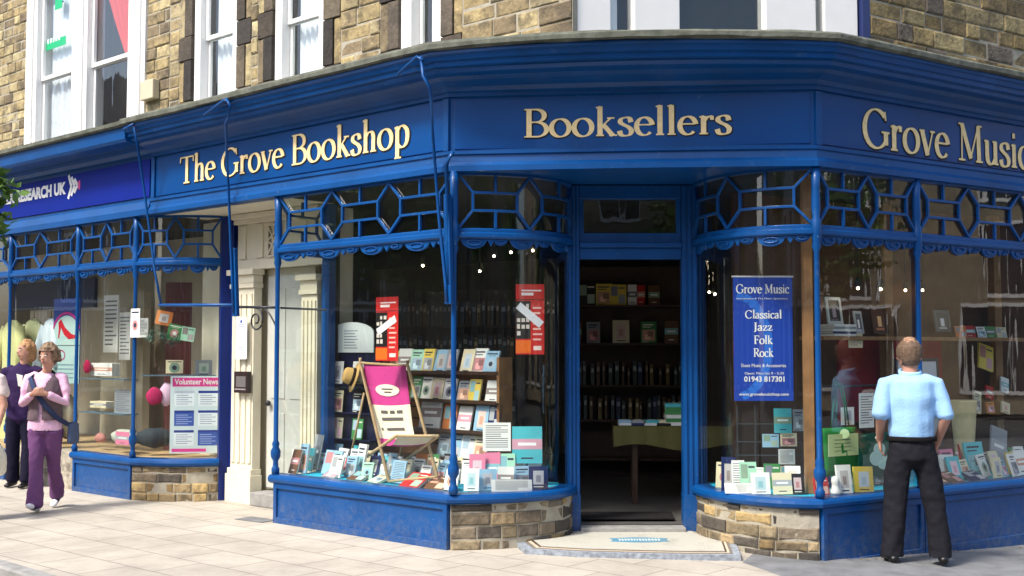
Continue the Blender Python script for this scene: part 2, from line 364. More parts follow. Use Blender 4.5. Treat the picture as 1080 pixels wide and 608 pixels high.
# ------------------------------------------------------------ masonry
def srgb(r, g, b): return tuple(((c/255)/12.92 if c/255 <= .04045 else ((c/255+.055)/1.055)**2.4) for c in (r, g, b))
WARM = [srgb(172, 154, 112), srgb(158, 140, 102), srgb(178, 162, 122), srgb(146, 130, 98), srgb(164, 150, 116), srgb(126, 112, 88), srgb(184, 170, 130)]
DARK = [srgb(110, 100, 88), srgb(88, 82, 74), srgb(128, 116, 98), srgb(70, 66, 62), srgb(140, 126, 100)]
def masonry(mb, mort, path, a, b, z0, z1, row, wmin, wmax, holes=(), pal=WARM, seed=1, d0=-.06, d=0.0, joint=.012, rough=.017):
    r = random.Random(seed); z = z0; k = 0
    while z < z1-.01:
        h = min(row*r.uniform(.85, 1.15), z1-z)
        if z1-(z+h) < row*.4: h = z1-z
        cuts = [(a, b)]
        for (ha, hb, hz0, hz1) in holes:
            if hz0 < z+h-.02 and hz1 > z+.02:
                nc = []
                for (u, v) in cuts:
                    if hb <= u or ha >= v: nc.append((u, v))
                    else:
                        if ha > u: nc.append((u, ha))
                        if hb < v: nc.append((hb, v))
                cuts = nc
        for (u, v) in cuts:
            s_ = u
            while s_ < v-.005:
                wd = r.uniform(wmin, wmax)
                if v-(s_+wd) < wmin*.6: wd = v-s_
                c = pal[r.randrange(len(pal))]; q = r.uniform(.8, 1.15); c = tuple(x*q for x in c)
                dd = d+r.uniform(0, rough); j = joint/2
                p = [(s_+j, z+j), (s_+wd-j, z+j), (s_+wd-j, z+h-j), (s_+j, z+h-j)]
                e = min(.012, wd*.15)
                st = path.stops(s_+j+e, s_+wd-j-e) if len(path.p) > 2 else [s_+j+e, s_+wd-j-e]
                # pillowed face
                back = [path.P(x, y, d0) for x, y in p]; mid_ = [path.P(x, y, dd-.006) for x, y in p]
                ff = [(p[0][0]+e, p[0][1]+e), (p[1][0]-e, p[1][1]+e), (p[2][0]-e, p[2][1]-e), (p[3][0]+e, p[3][1]-e)]
                fr = [path.P(x+r.uniform(-.003, .003), y+r.uniform(-.003, .003), dd+r.uniform(-.003, .003)) for x, y in ff]
                fs = [(4+i, 4+(i+1) % 4, 8+(i+1) % 4, 8+i) for i in range(4)]+[(i, (i+1) % 4, 4+(i+1) % 4, 4+i) for i in range(4)]+[(8, 9, 10, 11)]
                mb.add(back+mid_+fr, fs, c)
                s_ += wd
            if mort is not None: pbox(mort, path, u, v, z, z+h, d0-.12, d-.001)
        z += h; k += 1

# ================================================================== BOOKSHOP BUILDING
shop = empty('bookshop_building', (0.9, 9.9, 0), 'stone corner building with the royal blue bookshop front and gold lettering', 'building')
char = empty('charity_shop_building', (-6.5, 14.5, 0), 'left hand stone building with blue charity shop front and violet sign', 'building')

Z_SILL, Z_RAIL, Z_LAT = .45, 2.51, 3.05
def fascia_and_cornice():
    mb = MB()
    prof = [(-.10, 3.06), (.0, 3.05), (.075, 3.055), (.075, 3.10), (.055, 3.13), (.05, 3.185), (.065, 3.195), (.065, 3.222), (.03, 3.228), (.03, 3.665),
            (.055, 3.672), (.055, 3.70), (.08, 3.71), (.10, 3.74), (.17, 3.775), (.20, 3.80), (.285, 3.806), (.30, 3.83), (.30, 3.842), (.33, 3.85), (.335, 3.885), (.355, 3.892), (.365, 3.925), (.385, 3.935), (.385, 3.962), (-.10, 3.962)]
    sweep(mb, CORN, 0, CORN.L[-1], prof)
    corn = mb.build('cornice', 'blue_paint', shop)
    # sign boards between thin beads
    for nm, pa, a, b in (('sign_board', A, -4.33, -.03), ('sign_board', C, .03, LC-.03), ('sign_board', B, .03, 8.9)):
        m2 = MB(); pbox(m2, pa, a, b, 3.24, 3.652, .02, .042)
        sb = m2.build(nm, 'sign_paint', shop, bevel=.003)
        yield sb, pa
    m3 = MB()
    sweep(m3, CORN, -.02, CORN.L[-1], [(-.45, 3.964), (.40, 3.964), (.425, 3.972), (.425, 4.01), (.41, 4.03), (-.45, 4.06)], step=.5)
    r = random.Random(2)
    for v in m3.v: v.z += r.uniform(-.006, .006)
    m3.build('stone_capping', 'cap_stone', shop)
boards = list(fascia_and_cornice())
mbv = MB()
for pa, t0, t1 in ((A, -.045, .015), (B, -.015, .045), (A, -4.40, -4.34)):
    mbv = MB(); pbox(mbv, pa, t0, t1, 3.226, 3.662, .02, .058); mbv.build('sign_pilaster_strip', 'blue_paint', shop, bevel=.004)

# ---- serif letters drawn with an elliptical pen
def crs(p, n=6):
    out = []
    for i in range(len(p)-1):
        p0 = p[max(i-1, 0)]; p1 = p[i]; p2 = p[i+1]; p3 = p[min(i+2, len(p)-1)]
        for k in range(n):
            t = k/n
            out.append(tuple(.5*((2*p1[c])+(-p0[c]+p2[c])*t+(2*p0[c]-5*p1[c]+4*p2[c]-p3[c])*t*t+(-p0[c]+3*p1[c]-3*p2[c]+p3[c])*t**3) for c in (0, 1)))
    return out+[p[-1]]
def arc(cx, cy, rx, ry, a0, a1, n=20): return [(cx+rx*math.cos(R(a0+(a1-a0)*i/n)), cy+ry*math.sin(R(a0+(a1-a0)*i/n))) for i in range(n+1)]
L_ = lambda *p: ('l', list(p)); C_ = lambda *p: ('c', crs(list(p)))
T_ = lambda *p: ('t', list(p))     # thin straight
def A_(*a): return ('c', arc(*a))
GL = {
 'T': (.84, [T_((.03, .97), (.81, .97)), L_((.42, .0), (.42, .97)), T_((.24, .02), (.6, .02)), T_((.04, .98), (.02, .78)), T_((.80, .98), (.82, .78))]),
 'h': (.68, [L_((.17, 0), (.17, 1.05)), C_((.17, .46), (.25, .58), (.36, .635), (.46, .6), (.51, .48), (.51, .35)), L_((.51, .4), (.51, 0)), T_((.05, .02), (.29, .02)), T_((.39, .02), (.63, .02)), T_((.05, 1.0), (.18, 1.05))]),
 'e': (.60, [T_((.12, .37), (.5, .37)), A_(.31, .315, .235, .315, 8, 318)]),
 'G': (1.0, [A_(.50, .49, .43, .49, 42, 322), L_((.86, .42), (.86, .1)), T_((.70, .42), (.99, .42)), T_((.83, .95), (.86, .72))]),
 'r': (.50, [L_((.17, 0), (.17, .64)), C_((.17, .44), (.25, .56), (.35, .62), (.43, .58)), T_((.05, .02), (.30, .02)), T_((.05, .6), (.18, .64)), ('d', [(.42, .57)])]),
 'o': (.68, [A_(.34, .315, .265, .315, 0, 360, 32)]),
 'v': (.60, [L_((.09, .64), (.30, .0)), T_((.30, .0), (.52, .64)), T_((.0, .63), (.2, .63)), T_((.42, .63), (.61, .63))]),
 'B': (.80, [L_((.2, 0), (.2, 1)), A_(.40, .76, .26, .225, 90, -90), A_(.42, .27, .31, .26, 90, -90), T_((.06, .985), (.42, .985)), T_((.2, .53), (.42, .53)), T_((.06, .015), (.44, .015))]),
 'k': (.68, [L_((.17, 0), (.17, 1.05)), T_((.17, .28), (.48, .62)), L_((.28, .38), (.56, .0)), T_((.05, .02), (.29, .02)), T_((.44, .02), (.68, .02)), T_((.38, .63), (.6, .63)), T_((.05, 1.0), (.18, 1.05))]),
 's': (.50, [C_((.41, .47), (.37, .60), (.25, .64), (.12, .58), (.10, .47), (.20, .38), (.33, .30), (.42, .18), (.38, .04), (.25, -.01), (.12, .03), (.07, .17))]),
 'p': (.70, [L_((.17, -.33), (.17, .64)), C_((.17, .5), (.28, .62), (.42, .63), (.56, .5), (.59, .32), (.55, .12), (.43, 0), (.28, .01), (.17, .1)), T_((.05, -.32), (.32, -.32)), T_((.05, .6), (.18, .64))]),
 'l': (.34, [L_((.17, 0), (.17, 1.05)), T_((.05, .02), (.29, .02)), T_((.05, 1.0), (.18, 1.05))]),
 'i': (.34, [L_((.17, 0), (.17, .64)), T_((.05, .02), (.29, .02)), T_((.05, .6), (.18, .64)), ('d', [(.165, .88)])]),
 'M': (1.12, [T_((.18, .0), (.2, .98)), L_((.2, .98), (.56, .08)), T_((.56, .08), (.9, .98)), L_((.92, .0), (.9, .98)), T_((.05, .02), (.32, .02)), T_((.78, .02), (1.07, .02)), T_((.06, .98), (.24, .98)), T_((.86, .98), (1.05, .98))]),
 'u': (.70, [L_((.16, .64), (.16, .2)), C_((.16, .25), (.19, .08), (.30, .0), (.42, .05), (.52, .18)), L_((.52, 0), (.52, .64)), T_((.04, .62), (.17, .63)), T_((.4, .62), (.53, .63)), T_((.52, .02), (.64, .02))]),
 'c': (.56, [A_(.32, .315, .245, .315, 48, 318), ('d', [(.47, .53)])]),
 'C': (.92, [A_(.48, .49, .42, .49, 42, 318), T_((.81, .96), (.83, .72))]),
 'a': (.58, [C_((.10, .5), (.17, .61), (.28, .64), (.38, .58), (.41, .45)), L_((.41, .48), (.41, .08)), C_((.41, .38), (.22, .32), (.08, .2), (.12, .04), (.24, .0), (.41, .13)), T_((.41, .03), (.53, .03))]),
 'J': (.42, [L_((.22, .98), (.22, .1)), C_((.22, .12), (.17, -.1), (.02, -.15)), T_((.07, .985), (.37, .985))]),
 'z': (.54, [T_((.07, .61), (.48, .61)), L_((.45, .6), (.09, .04)), T_((.06, .03), (.49, .03)), T_((.07, .61), (.06, .45)), T_((.49, .03), (.5, .2))]),
 'F': (.70, [L_((.2, 0), (.2, 1)), T_((.06, .98), (.64, .98)), T_((.2, .52), (.5, .52)), T_((.06, .02), (.36, .02)), T_((.64, .98), (.65, .78)), T_((.5, .62), (.5, .42))]),
 'R': (.84, [L_((.2, 0), (.2, 1)), A_(.40, .75, .26, .235, 90, -90), T_((.06, .985), (.42, .985)), T_((.2, .51), (.42, .51)), L_((.42, .5), (.74, .02)), T_((.06, .02), (.34, .02)), T_((.68, .02), (.86, .02))]),
 ' ': (.34, []),
}
def word_width(txt): return sum(GL[c][0] for c in txt)
def serif(mb, txt, place, size, stretch=1.0, grow=0.0, depth0=0.0, th=.006, off=(0, 0), a=.078, b=.024, layer=.00035):
    """place(x, y, d) -> world point; size = cap height"""
    x = 0; k = 0
    def slab(pts, hw):
        nonlocal k
        n = len(pts); lo = []; hi = []
        for i, p in enumerate(pts):
            q0 = pts[max(i-1, 0)]; q1 = pts[min(i+1, n-1)]
            if i == 0 and math.dist(pts[0], pts[-1]) < 1e-4: q0 = pts[-2]
            if i == n-1 and math.dist(pts[0], pts[-1]) < 1e-4: q1 = pts[1]
            tx, ty = q1[0]-q0[0], q1[1]-q0[1]; l = math.hypot(tx, ty) or 1; nx, ny = -ty/l, tx/l
            h = hw(nx, ny)+grow
            e = (grow if i == n-1 else -grow if i == 0 else 0)
            px, py = p[0]+tx/l*e, p[1]+ty/l*e
            lo.append((px-nx*h, py-ny*h)); hi.append((px+nx*h, py+ny*h))
        dd = depth0+k*layer; k = (k+1) % 6
        W_ = lambda p, d_: place((x+p[0])*size*stretch+off[0], p[1]*size+off[1], d_)
        vs = []
        for i in range(n): vs += [W_(lo[i], dd), W_(hi[i], dd), W_(hi[i], dd+th), W_(lo[i], dd+th)]
        fs = [(i*4+j, i*4+(j+1) % 4, i*4+4+(j+1) % 4, i*4+4+j) for i in range(n-1) for j in range(4)]+[(0, 1, 2, 3), (n*4-1, n*4-2, n*4-3, n*4-4)]
        mb.add(vs, fs)
    pen = lambda nx, ny: math.sqrt((a*(nx*.985+ny*.17))**2+(b*(-nx*.17+ny*.985))**2)
    for ch in txt:
        adv, st = GL[ch]
        for kind, pts in st:
            if kind in 'lc': slab(pts, pen)
            elif kind == 't': slab(pts, lambda nx, ny: b*1.05)
            else:
                c = pts[0]; slab([(c[0]-.055, c[1]), (c[0]-.03, c[1]), (c[0]+.03, c[1]), (c[0]+.055, c[1])], lambda nx, ny: .07)
        x += adv
    return x*size*stretch
def sign_words(txt, board, path, px0, py0, px1, py1, cap_px):
    s0, z0 = path.on(px0, py0, .045); s1, z1 = path.on(px1, py1, .045); _, zt = path.on(px0, py0-cap_px, .045)
    size = zt-z0; wd = word_width(txt)*size; stx = (s1-s0)/wd; z = (z0+z1)/2
    pl = lambda x, y, d: path.P(s0+x, z+y, d)
    m1 = MB(); serif(m1, txt, pl, size, stx, grow=.03, depth0=.0425, th=.002, off=(.004, -.005), layer=.0002); m1.build('letter_outline', 'outline', board)
    m2 = MB(); serif(m2, txt, pl, size, stx, depth0=.046, th=.004); m2.build('lettering', 'gold', board)
sign_words('The Grove Bookshop', boards[0][0], A, 190, 189, 433, 160.5, 28)
sign_words('Booksellers', boards[1][0], C, 551, 144.5, 772, 142, 29.5)
sign_words('Grove Music', boards[2][0], B, 910, 156, 1086, 178, 42)

# ---- windows: posts, rail, scalloped valance, lattice, glass
def lattice(mb, path, cuts, z0, z1, w_=.021, d0=.005, d1=.03):
    h = z1-z0
    for a, b in zip(cuts, cuts[1:]):
        q = b-a; l = a+q*.19; r = b-q*.19; za = z0+h*.33; zb = z0+h*.67; m = (a+b)/2
        for p in (((l, za), (r, za)), ((l, zb), (r, zb)), ((l, za), (l, zb)), ((r, za), (r, zb)), ((m, z0), (m, za)), ((m, zb), (m, z1)),
                  ((l, za), (a, z0)), ((l, zb), (a, z1)), ((r, za), (b, z0)), ((r, zb), (b, z1))):
            e = rng.uniform(0, .0012)
            pbar(mb, path, p[0], p[1], w_, d0+e, d1+e)
def valance(mb, path, a, b, z, n):
    q = (b-a)/n
    for i in range(n):
        u = a+q*i
        for (c, wd, dp, k) in ((u+q*.28, q*.27, .082, 'r'), (u+q*.62, q*.085, .065, 't'), (u+q*.82, q*.15, .055, 'r')):
            N = 10; e = .002*(k == 't')
            vs = []
            for j in range(N+1):
                t = -1+2*j/N
                yy = dp*math.sqrt(max(0, 1-t*t)) if k == 'r' else dp*(1-abs(t))
                yy = max(yy, .012)
                vs += [path.P(c+wd*t, z, .0), path.P(c+wd*t, z-yy, .0), path.P(c+wd*t, z-yy, .022+e), path.P(c+wd*t, z, .022+e)]
            mb.add(vs, [(j*4+x, j*4+(x+1) % 4, j*4+4+(x+1) % 4, j*4+4+x) for j in range(N) for x in range(4)]+[(0, 1, 2, 3), (N*4+3, N*4+2, N*4+1, N*4)])
            if k == 'r':    # carved scroll boss on the lobe
                ring = [(c+wd*.5*math.cos(g), z-dp*.42+dp*.26*math.sin(g)) for g in [2*math.pi*x/12 for x in range(13)]]
                for p0, p1 in zip(ring, ring[1:]): pbar(mb, path, p0, p1, .010, .018, .034)
def wpost(parent, path, s, r=.024, z0=.45, z1=3.06, knob=True, name='post', mat_='blue_paint'):
    mb = MB(); c = path.P(s, 0, .02)
    pr = [(r*1.5, z0), (r*1.6, z0+.05), (r*1.1, z0+.07), (r*1.0, z0+.12), (r*1.9, z0+.16), (r*2.0, z0+.21), (r*1.2, z0+.25), (r*1.5, z0+.28), (r*.95, z0+.31), (r*.9, 2.38), (r*1.5, 2.42), (r*1.3, 2.47), (r*1.7, 2.5), (r*1.7, 2.62), (r*1.2, 2.66), (r*1.5, 2.72), (r*1.35, 2.9), (r*1.6, z1)]
    if not knob: pr = [(r, z0), (r, z1)]
    mb.lathe(c, pr); mb.build(name, mat_, parent, smooth=True)
def rail(parent, path, a, b, mat_='blue_paint'):
    mb = MB(); sweep(mb, path, a, b, [(-.03, 2.512), (.035, 2.512), (.05, 2.525), (.05, 2.555), (.03, 2.566), (.03, 2.59), (.015, 2.60), (-.03, 2.60)])
    pbox(mb, path, a, b, 3.035, 3.058, -.03, .035)
    mb.build('frieze_rail', mat_, parent)
def sillp(parent, path, a, b, z=Z_SILL, mat_='blue_paint', out=.055, step=None):
    mb = MB(); sweep(mb, path, a, b, [(-.08, z-.085), (out-.015, z-.085), (out+.01, z-.07), (out+.018, z-.045), (out+.01, z-.02), (out-.01, z-.005), (-.08, z)], step)
    mb.build('window_sill', mat_, parent, smooth=False)
def pane(parent, path, a, b, z0=Z_SILL, z1=3.05, d=0.0, m='glass', name='window_pane'):
    mb = MB(); st = path.stops(a, b)
    vs = []
    for t in st: vs += [path.P(t, z0, d), path.P(t, z1, d)]
    mb.add(vs, [(2*i, 2*i+2, 2*i+3, 2*i+1) for i in range(len(st)-1)])
    return mb.build(name, m, parent, smooth=len(st) > 3, recalc=False)
def riser(parent, path, a, b, z0=0, z1=.37, mat_='blue_paint', d=.045, drop=.15):
    mb = MB(); pbox(mb, path, a, b, z0-drop, z1, -.05, d-.02)
    for (u, v, q0, q1) in ((a, b, z1-.05, z1-.001), (a, b, z0-drop, z0+.055), (a, a+.045, z0+.05, z1-.04), (b-.045, b, z0+.05, z1-.04)):
        pbox(mb, path, u, v, q0, q1, d-.03, d+rng.uniform(0, .0015))
    mb.build('stall_riser', mat_, parent, bevel=.004)
def bay(parent, path, a, b, cells, val_n, mat_='blue_paint', z0=Z_SILL):
    n = MB(); lattice(n, path, cells, 2.60, 3.036); n.build('frieze_lattice', mat_, parent, bevel=.002)
    v = MB(); valance(v, path, a+.02, b-.02, 2.513, val_n); v.build('scalloped_valance', mat_, parent, bevel=.003)
    pane(parent, path, a, b, z0)
sA0 = -2.25
bay(shop, A, sA0, .05, [sA0+.03, -1.47, -.72, .03], 4)
rail(shop, Path([A.P(sA0)]+[P1]+CL.p[1:], 0), 0, 2.25+CL.L[-1])
sillp(shop, Path([A.P(sA0-.05)]+[P1]+CL.p[1:], 0), 0, 2.30+CL.L[-1])
riser(shop, A, sA0, 0.0, drop=.02)
bay(shop, CL, .05, CL.L[-1], [.06, .66, CL.L[-1]], 3)
bay(shop, CR, 0, CR.L[-1], [0, CR.L[-1]*.46, CR.L[-1]-.02], 3)
prt = Path([tuple(p) for p in CR.p]+[P4+DB*9], 0)
rail(shop, prt, 0, prt.L[-1]); sillp(shop, prt, 0, prt.L[-1])
edges = [0, 1.22, 3.40, 5.58, 7.76, 8.8]
for a, b in zip(edges, edges[1:]):
    bay(shop, B, a, b, [a+.02, (a+b)/2, b-.02] if b-a < 2 else [a+.02, a+.70, a+1.45, b-.02], 3 if b-a < 2 else 5)
    riser(shop, B, a+.006, b-.006, z0=-.10, drop=.12)
    wpost(shop, B, a if a else .0)
wpost(shop, A, sA0+.0); wpost(shop, A, .05)
# return of the left window towards the house door
RTO = D.P(D.on(347, 400)[0]); RT = Path([RTO, A.P(sA0)], 0); RL = RT.L[-1]
pane(shop, RT, 0, RL); wb = MB(); pbox(wb, RT, -.03, .06, 0, 3.05, -.05, .05); wb.build('corner_post', 'blue_paint', shop)
wb = MB(); lattice(wb, RT, [.05, RL], 2.6, 3.036); pbox(wb, RT, .03, RL, 2.512, 2.6, -.03, .03); wb.build('frieze_lattice', 'blue_paint', shop)
mb = MB(); mo = MB(); masonry(mb, mo, RT, 0, RL-.06, 0, .37, .12, .12, .3, pal=DARK, seed=8, d=.03); mb.build('stone_plinth', 'stone', shop); mo.build('plinth_mortar', 'mortar', shop)
# curved stone plinths beneath the curved glass
def plinth(parent, path, a, b, z0, z1, seed, pal):
    s1 = MB(); mo = MB(); masonry(s1, mo, path, a, b, z0, z1, .098, .13, .34, pal=pal, seed=seed, d=.025, d0=-.05, rough=.02)
    s1.build('stone_plinth', 'stone', parent); mo.build('plinth_mortar', 'mortar', parent)
MIX = [srgb(150, 132, 100), srgb(120, 108, 90), srgb(172, 148, 104), srgb(95, 88, 80), srgb(185, 160, 112), srgb(140, 118, 82), srgb(165, 145, 112)]
plinth(shop, CL, .0, CL.L[-1]*.98, -.01, .365, 3, MIX+DARK+DARK)
plinth(shop, CR, CR.L[-1]*.02, CR.L[-1], -.06, .365, 4, MIX+DARK+DARK+DARK)

# ---- doorway: jambs, header, transom light, threshold
DW = Path([(.489, DOORY), (1.62, DOORY)], 0)
def jamb(a, b, nm='door_jamb'):
    mb = MB(); pbox(mb, DW, a, b, .03, 3.05, -.10, .02)
    n = 3
    for i in range(n):
        u = a+(b-a)*(i+.5)/n; pbox(mb, DW, u-.012, u+.012, .12, 3.04, .018, .034)
    pbox(mb, DW, a-.004, b+.004, .03, .36, -.10, .04)
    mb.build(nm, 'blue_paint', shop, bevel=.004)
jamb(0, .10); jamb(.995, 1.131)
mb = MB()
for z0, z1, d in ((2.40, 2.50, .0), (2.50, 2.54, .04), (2.54, 2.63, -.01), (2.93, 3.05, .0)): pbox(mb, DW, .101, .994, z0, z1, -.1, d)
for u, v in ((.101, .14), (.955, .994)): pbox(mb, DW, u, v, 2.631, 2.929, -.1, -.012)
mb.build('door_header', 'blue_paint', shop, bevel=.004)
pane(shop, DW, .14, .955, 2.63, 2.93, -.05, name='transom_light')
# ceiling of the lobby and shops (one slab), dark blue painted below
mb = MB()
sl_ = [A.P(-15.9, 3.062, -.06), A.P(0, 3.062, -.06), B.P(0, 3.062, -.06), B.P(8.9, 3.062, -.06), B.P(8.9, 3.062, -7), Vector((2, 17, 3.062)), A.P(-15.9, 3.062, -7)]
mb.prism(sl_, (0, 0, .16)); mb.build('ceiling_slab', 'interior', shop)
mb = MB(); ck = [A.P(-.0, 3.055, -.04)]+[C.P(LC, 3.055, -.04)]+[Vector((x, y-.02, 3.055)) for x, y in [tuple(p) for p in CR.p][::-1]]+[Vector((x, y-.02, 3.055)) for x, y in [tuple(p) for p in CL.p][::-1]]
mb.prism(ck, (0, 0, .006)); mb.build('lobby_soffit', 'blue_paint', shop)
# threshold platform with mosaic
def threshold():
    base = []
    le = [CL.P(t, 0, -.01) for t in [CL.L[-1]*k for k in (1, .85, .7, .55, .42)]]
    ri = [CR.P(t, 0, -.01) for t in [CR.L[-1]*k for k in (.48, .36, .24, .12, 0)]]
    front = [Vector((.10, 9.06, 0)), Vector((.5, 8.93, 0)), Vector((.95, 8.86, 0)), Vector((1.4, 8.80, 0)), Vector((1.75, 8.80, 0))]
    poly = le+front+ri
    t = empty('threshold', (1.0, 9.4, 0), 'raised mosaic threshold with blue cartouche at the bookshop door', 'threshold')
    def lay(m, shrink, z0, z1, mt, nm, col):
        c = Vector((1.02, 9.42, 0)); pts = [c+(p-c)*shrink for p in poly]; mb = MB()
        mb.prism([Vector((p.x, p.y, z0)) for p in pts], (0, 0, z1-z0), col); return mb.build(nm, mt, t)
    lay(0, 1.0, -.12, .040, 'blue_step', 'stone_step', (1, 1, 1))
    lay(0, .93, .03, .044, 'mosaic', 'outer_border', srgb(120, 112, 104))
    lay(0, .90, 0.035, .048, 'mosaic', 'middle_border', srgb(205, 190, 165))
    lay(0, .875, .04, .052, 'mosaic', 'dark_line', srgb(80, 62, 52))
    lay(0, .855, .045, .056, 'mosaic', 'mosaic_field', srgb(184, 182, 170))
    # cartouche
    mb = MB(); cx, cy = 1.04, 9.42
    out = [(-.27, 0), (-.30, .05), (-.22, .055), (-.1, .075), (0, .08), (.1, .075), (.22, .055), (.30, .05), (.27, 0), (.30, -.05), (.22, -.055), (.1, -.075), (0, -.08), (-.1, -.075), (-.22, -.055), (-.30, -.05)]
    mb.prism([Vector((cx+x*.8, cy-.04+y*1.5, .055)) for x, y in out], (0, 0, .0045), srgb(88, 140, 165)); r = random.Random(3)
    x = -.21
    while x < .2:
        wd = r.uniform(.012, .022); mb.hexa([Vector((cx+(x+a*wd)*.8, cy-.075+b*.07, z)) for z in (.059, .0615) for a, b in ((0, 0), (1, 0), (1, 1), (0, 1))], srgb(225, 228, 220)); x += wd+.014
    mb.build('cartouche', 'mosaic', t)
    mb = MB(); mb.prism([Vector((.59, DOORY-.14, .05)), Vector((1.485, DOORY-.14, .05)), Vector((1.485, DOORY+.08, .05)), Vector((.59, DOORY+.08, .05))], (0, 0, .040)); mb.build('door_sill', 'kerb_stone', t, bevel=.004)
threshold()
mb = MB(); mb.prism([Vector(p) for p in ((.62, 10.05, .125), (1.42, 10.05, .125), (1.45, 10.45, .125), (.60, 10.45, .125))], (0, 0, .012), srgb(35, 33, 34))
mb.build('door_mat', 'cloth', label='dark flat doormat just inside the open shop door', cat='doormat')

# ---- upper storey walls and windows
UA = Path([A.P(-16, 0, -.16), A.P(3, 0, -.16)], -16); UB = Path([B.P(-3, 0, -.16), B.P(9, 0, -.16)], -3)
sUA = UA.on(604, 20)[0]; sUB = UB.on(917, 30)[0]
UC = Path([UA.P(sUA), UB.P(sUB)], 0)
ZT = 7.6
def upper_window(parent, path, a, b, z0, z1, frame=.09, meet=None, depth=-.07, cols=1, jw=.1, curtain=None, blind=None, pale=False):
    wd = MB(); pbox(wd, path, a+.001, b-.001, z0, z0+.06, depth-.08, depth+.05)
    pbox(wd, path, a+.001, b-.001, z1-.08, z1, depth-.08, depth+.05)
    W2 = (b-a)/cols
    for i in range(cols+1):
        u = a+W2*i
        lo = u if i == 0 else u-jw/2; hi = u+frame if i == 0 else (u if i == cols else u+jw/2)
        if i == cols: lo = u-frame
        pbox(wd, path, max(lo, a+.001), min(hi, b-.001), z0+.061, z1-.081, depth-.08, depth+.05)
    o = wd.build('window_frame', 'white_paint', parent, bevel=.004)
    for i in range(cols):
        u0 = a+W2*i+(frame if i == 0 else jw/2); u1 = a+W2*(i+1)-(frame if i == cols-1 else jw/2)
        s1 = MB(); mz = meet or (z0+z1)/2
        for (q0, q1, dd) in ((z0+.062, mz+.02, -.05), (mz-.02, z1-.082, -.015)):
            for (x0, x1, y0, y1) in ((u0, u0+.04, q0, q1), (u1-.04, u1, q0, q1), (u0+.04, u1-.04, q0, q0+.045), (u0+.04, u1-.04, q1-.045, q1)):
                pbox(s1, path, x0, x1, y0, y1, depth+dd-.03, depth+dd)
        s1.build('sash', 'white_paint', o, bevel=.003)
        pane(o, path, u0+.03, u1-.03, z0+.07, z1-.09, depth-.05, 'upper_glass', 'pane')
    if curtain:
        cm = MB()
        for (c0, c1, colr, z_0) in curtain:
            n = 24; vs = []
            for i in range(n+1):
                t = i/n; x = c0+(c1-c0)*t; w_ = .03*math.sin(t*40)
                vs += [path.P(x, z1, depth-.16+w_), path.P(x if not isinstance(z_0, tuple) else z_0[1]+(x-z_0[1])*.35, z_0 if not isinstance(z_0, tuple) else z_0[0], depth-.16+w_)]
            cm.add(vs, [(2*i, 2*i+2, 2*i+3, 2*i+1) for i in range(n)], colr)
        cm.build('curtain', 'cloth', o, smooth=True)
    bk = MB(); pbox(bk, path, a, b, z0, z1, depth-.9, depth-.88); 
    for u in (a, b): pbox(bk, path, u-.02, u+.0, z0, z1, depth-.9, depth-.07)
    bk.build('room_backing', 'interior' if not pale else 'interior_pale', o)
    return o
ux = lambda px, py: UA.on(px, py)[0]
WN = [(ux(203, 70), ux(250, 70)), (ux(288, 60), ux(342, 50)), (ux(421, 30), ux(466, 20))]
WL = (ux(29, 80), ux(155, 60))
holesA = [(a, b, 4.0, 6.4) for a, b in WN]
split = -4.42
mb = MB(); mo = MB()
JW = .24
hol = [(a-JW, b+JW, 4.0, 6.4) for a, b in WN]
masonry(mb, mo, UA, split, sUA, 4.0, ZT, .155, .18, .42, holes=hol, pal=WARM, seed=11, d0=-.08)
mb.build('stone_wall', 'stone', shop); mo.build('wall_mortar', 'mortar', shop)
mb = MB()
for a, b in WN:      # long-and-short jamb stones, blackened
    for side in (0, 1):
        z = 4.0; i = 0
        while z < 6.4:
            h = .44 if i % 2 else .26; h = min(h, 6.4-z)
            x0, x1 = (a-JW, a) if side == 0 else (b, b+JW)
            if i % 2 == 0: pass
            c = DARK[rng.randrange(4)]; kq = rng.uniform(.4, .9); c = tuple(k*kq for k in c)
            inn = .1 if i % 2 else 0
            if side == 0: pbox(mb, UA, x0+inn, x1, z+.004, z+h-.004, -.2, .012+rng.uniform(0, .01), c); 
            else: pbox(mb, UA, x0, x1-inn, z+.004, z+h-.004, -.2, .012+rng.uniform(0, .01), c)
            if inn:
                y0, y1 = ((x0, x0+inn-.006) if side == 0 else (x1-inn+.006, x1))
                pbox(mb, UA, y0, y1, z+.004, z+h-.004, -.1, .004, WARM[rng.randrange(7)])
            z += h; i += 1
    pbox(mb, UA, a-JW, b+JW, 6.4, 6.7, -.2, .02, DARK[0])
mb.build('window_surround', 'stone', shop, bevel=.006)
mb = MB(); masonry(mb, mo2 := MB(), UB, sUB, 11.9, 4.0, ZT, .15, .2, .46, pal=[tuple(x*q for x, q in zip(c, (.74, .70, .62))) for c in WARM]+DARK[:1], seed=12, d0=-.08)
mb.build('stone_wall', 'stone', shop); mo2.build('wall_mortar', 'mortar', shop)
mb = MB(); masonry(mb, mo2 := MB(), UC, 0, UC.L[-1], 6.41, ZT, .15, .2, .46, seed=14, d0=-.08)
mb.build('stone_wall', 'stone', shop); mo2.build('wall_mortar', 'mortar', shop)
net = srgb(232, 235, 238)
upper_window(shop, UA, *WN[0], 4.05, 6.4, meet=4.92, frame=.11, curtain=[(WN[0][0]+.15, WN[0][1]-.1, net, 4.1)])
upper_window(shop, UA, *WN[1], 4.05, 6.4, meet=4.83, frame=.11, curtain=[(WN[1][0]+.15, WN[1][1]-.1, net, 4.1)])
upper_window(shop, UA, *WN[2], 4.05, 6.4, meet=5.3, frame=.13, curtain=[(WN[2][0]+.2, WN[2][1]-.1, net, 4.1)])
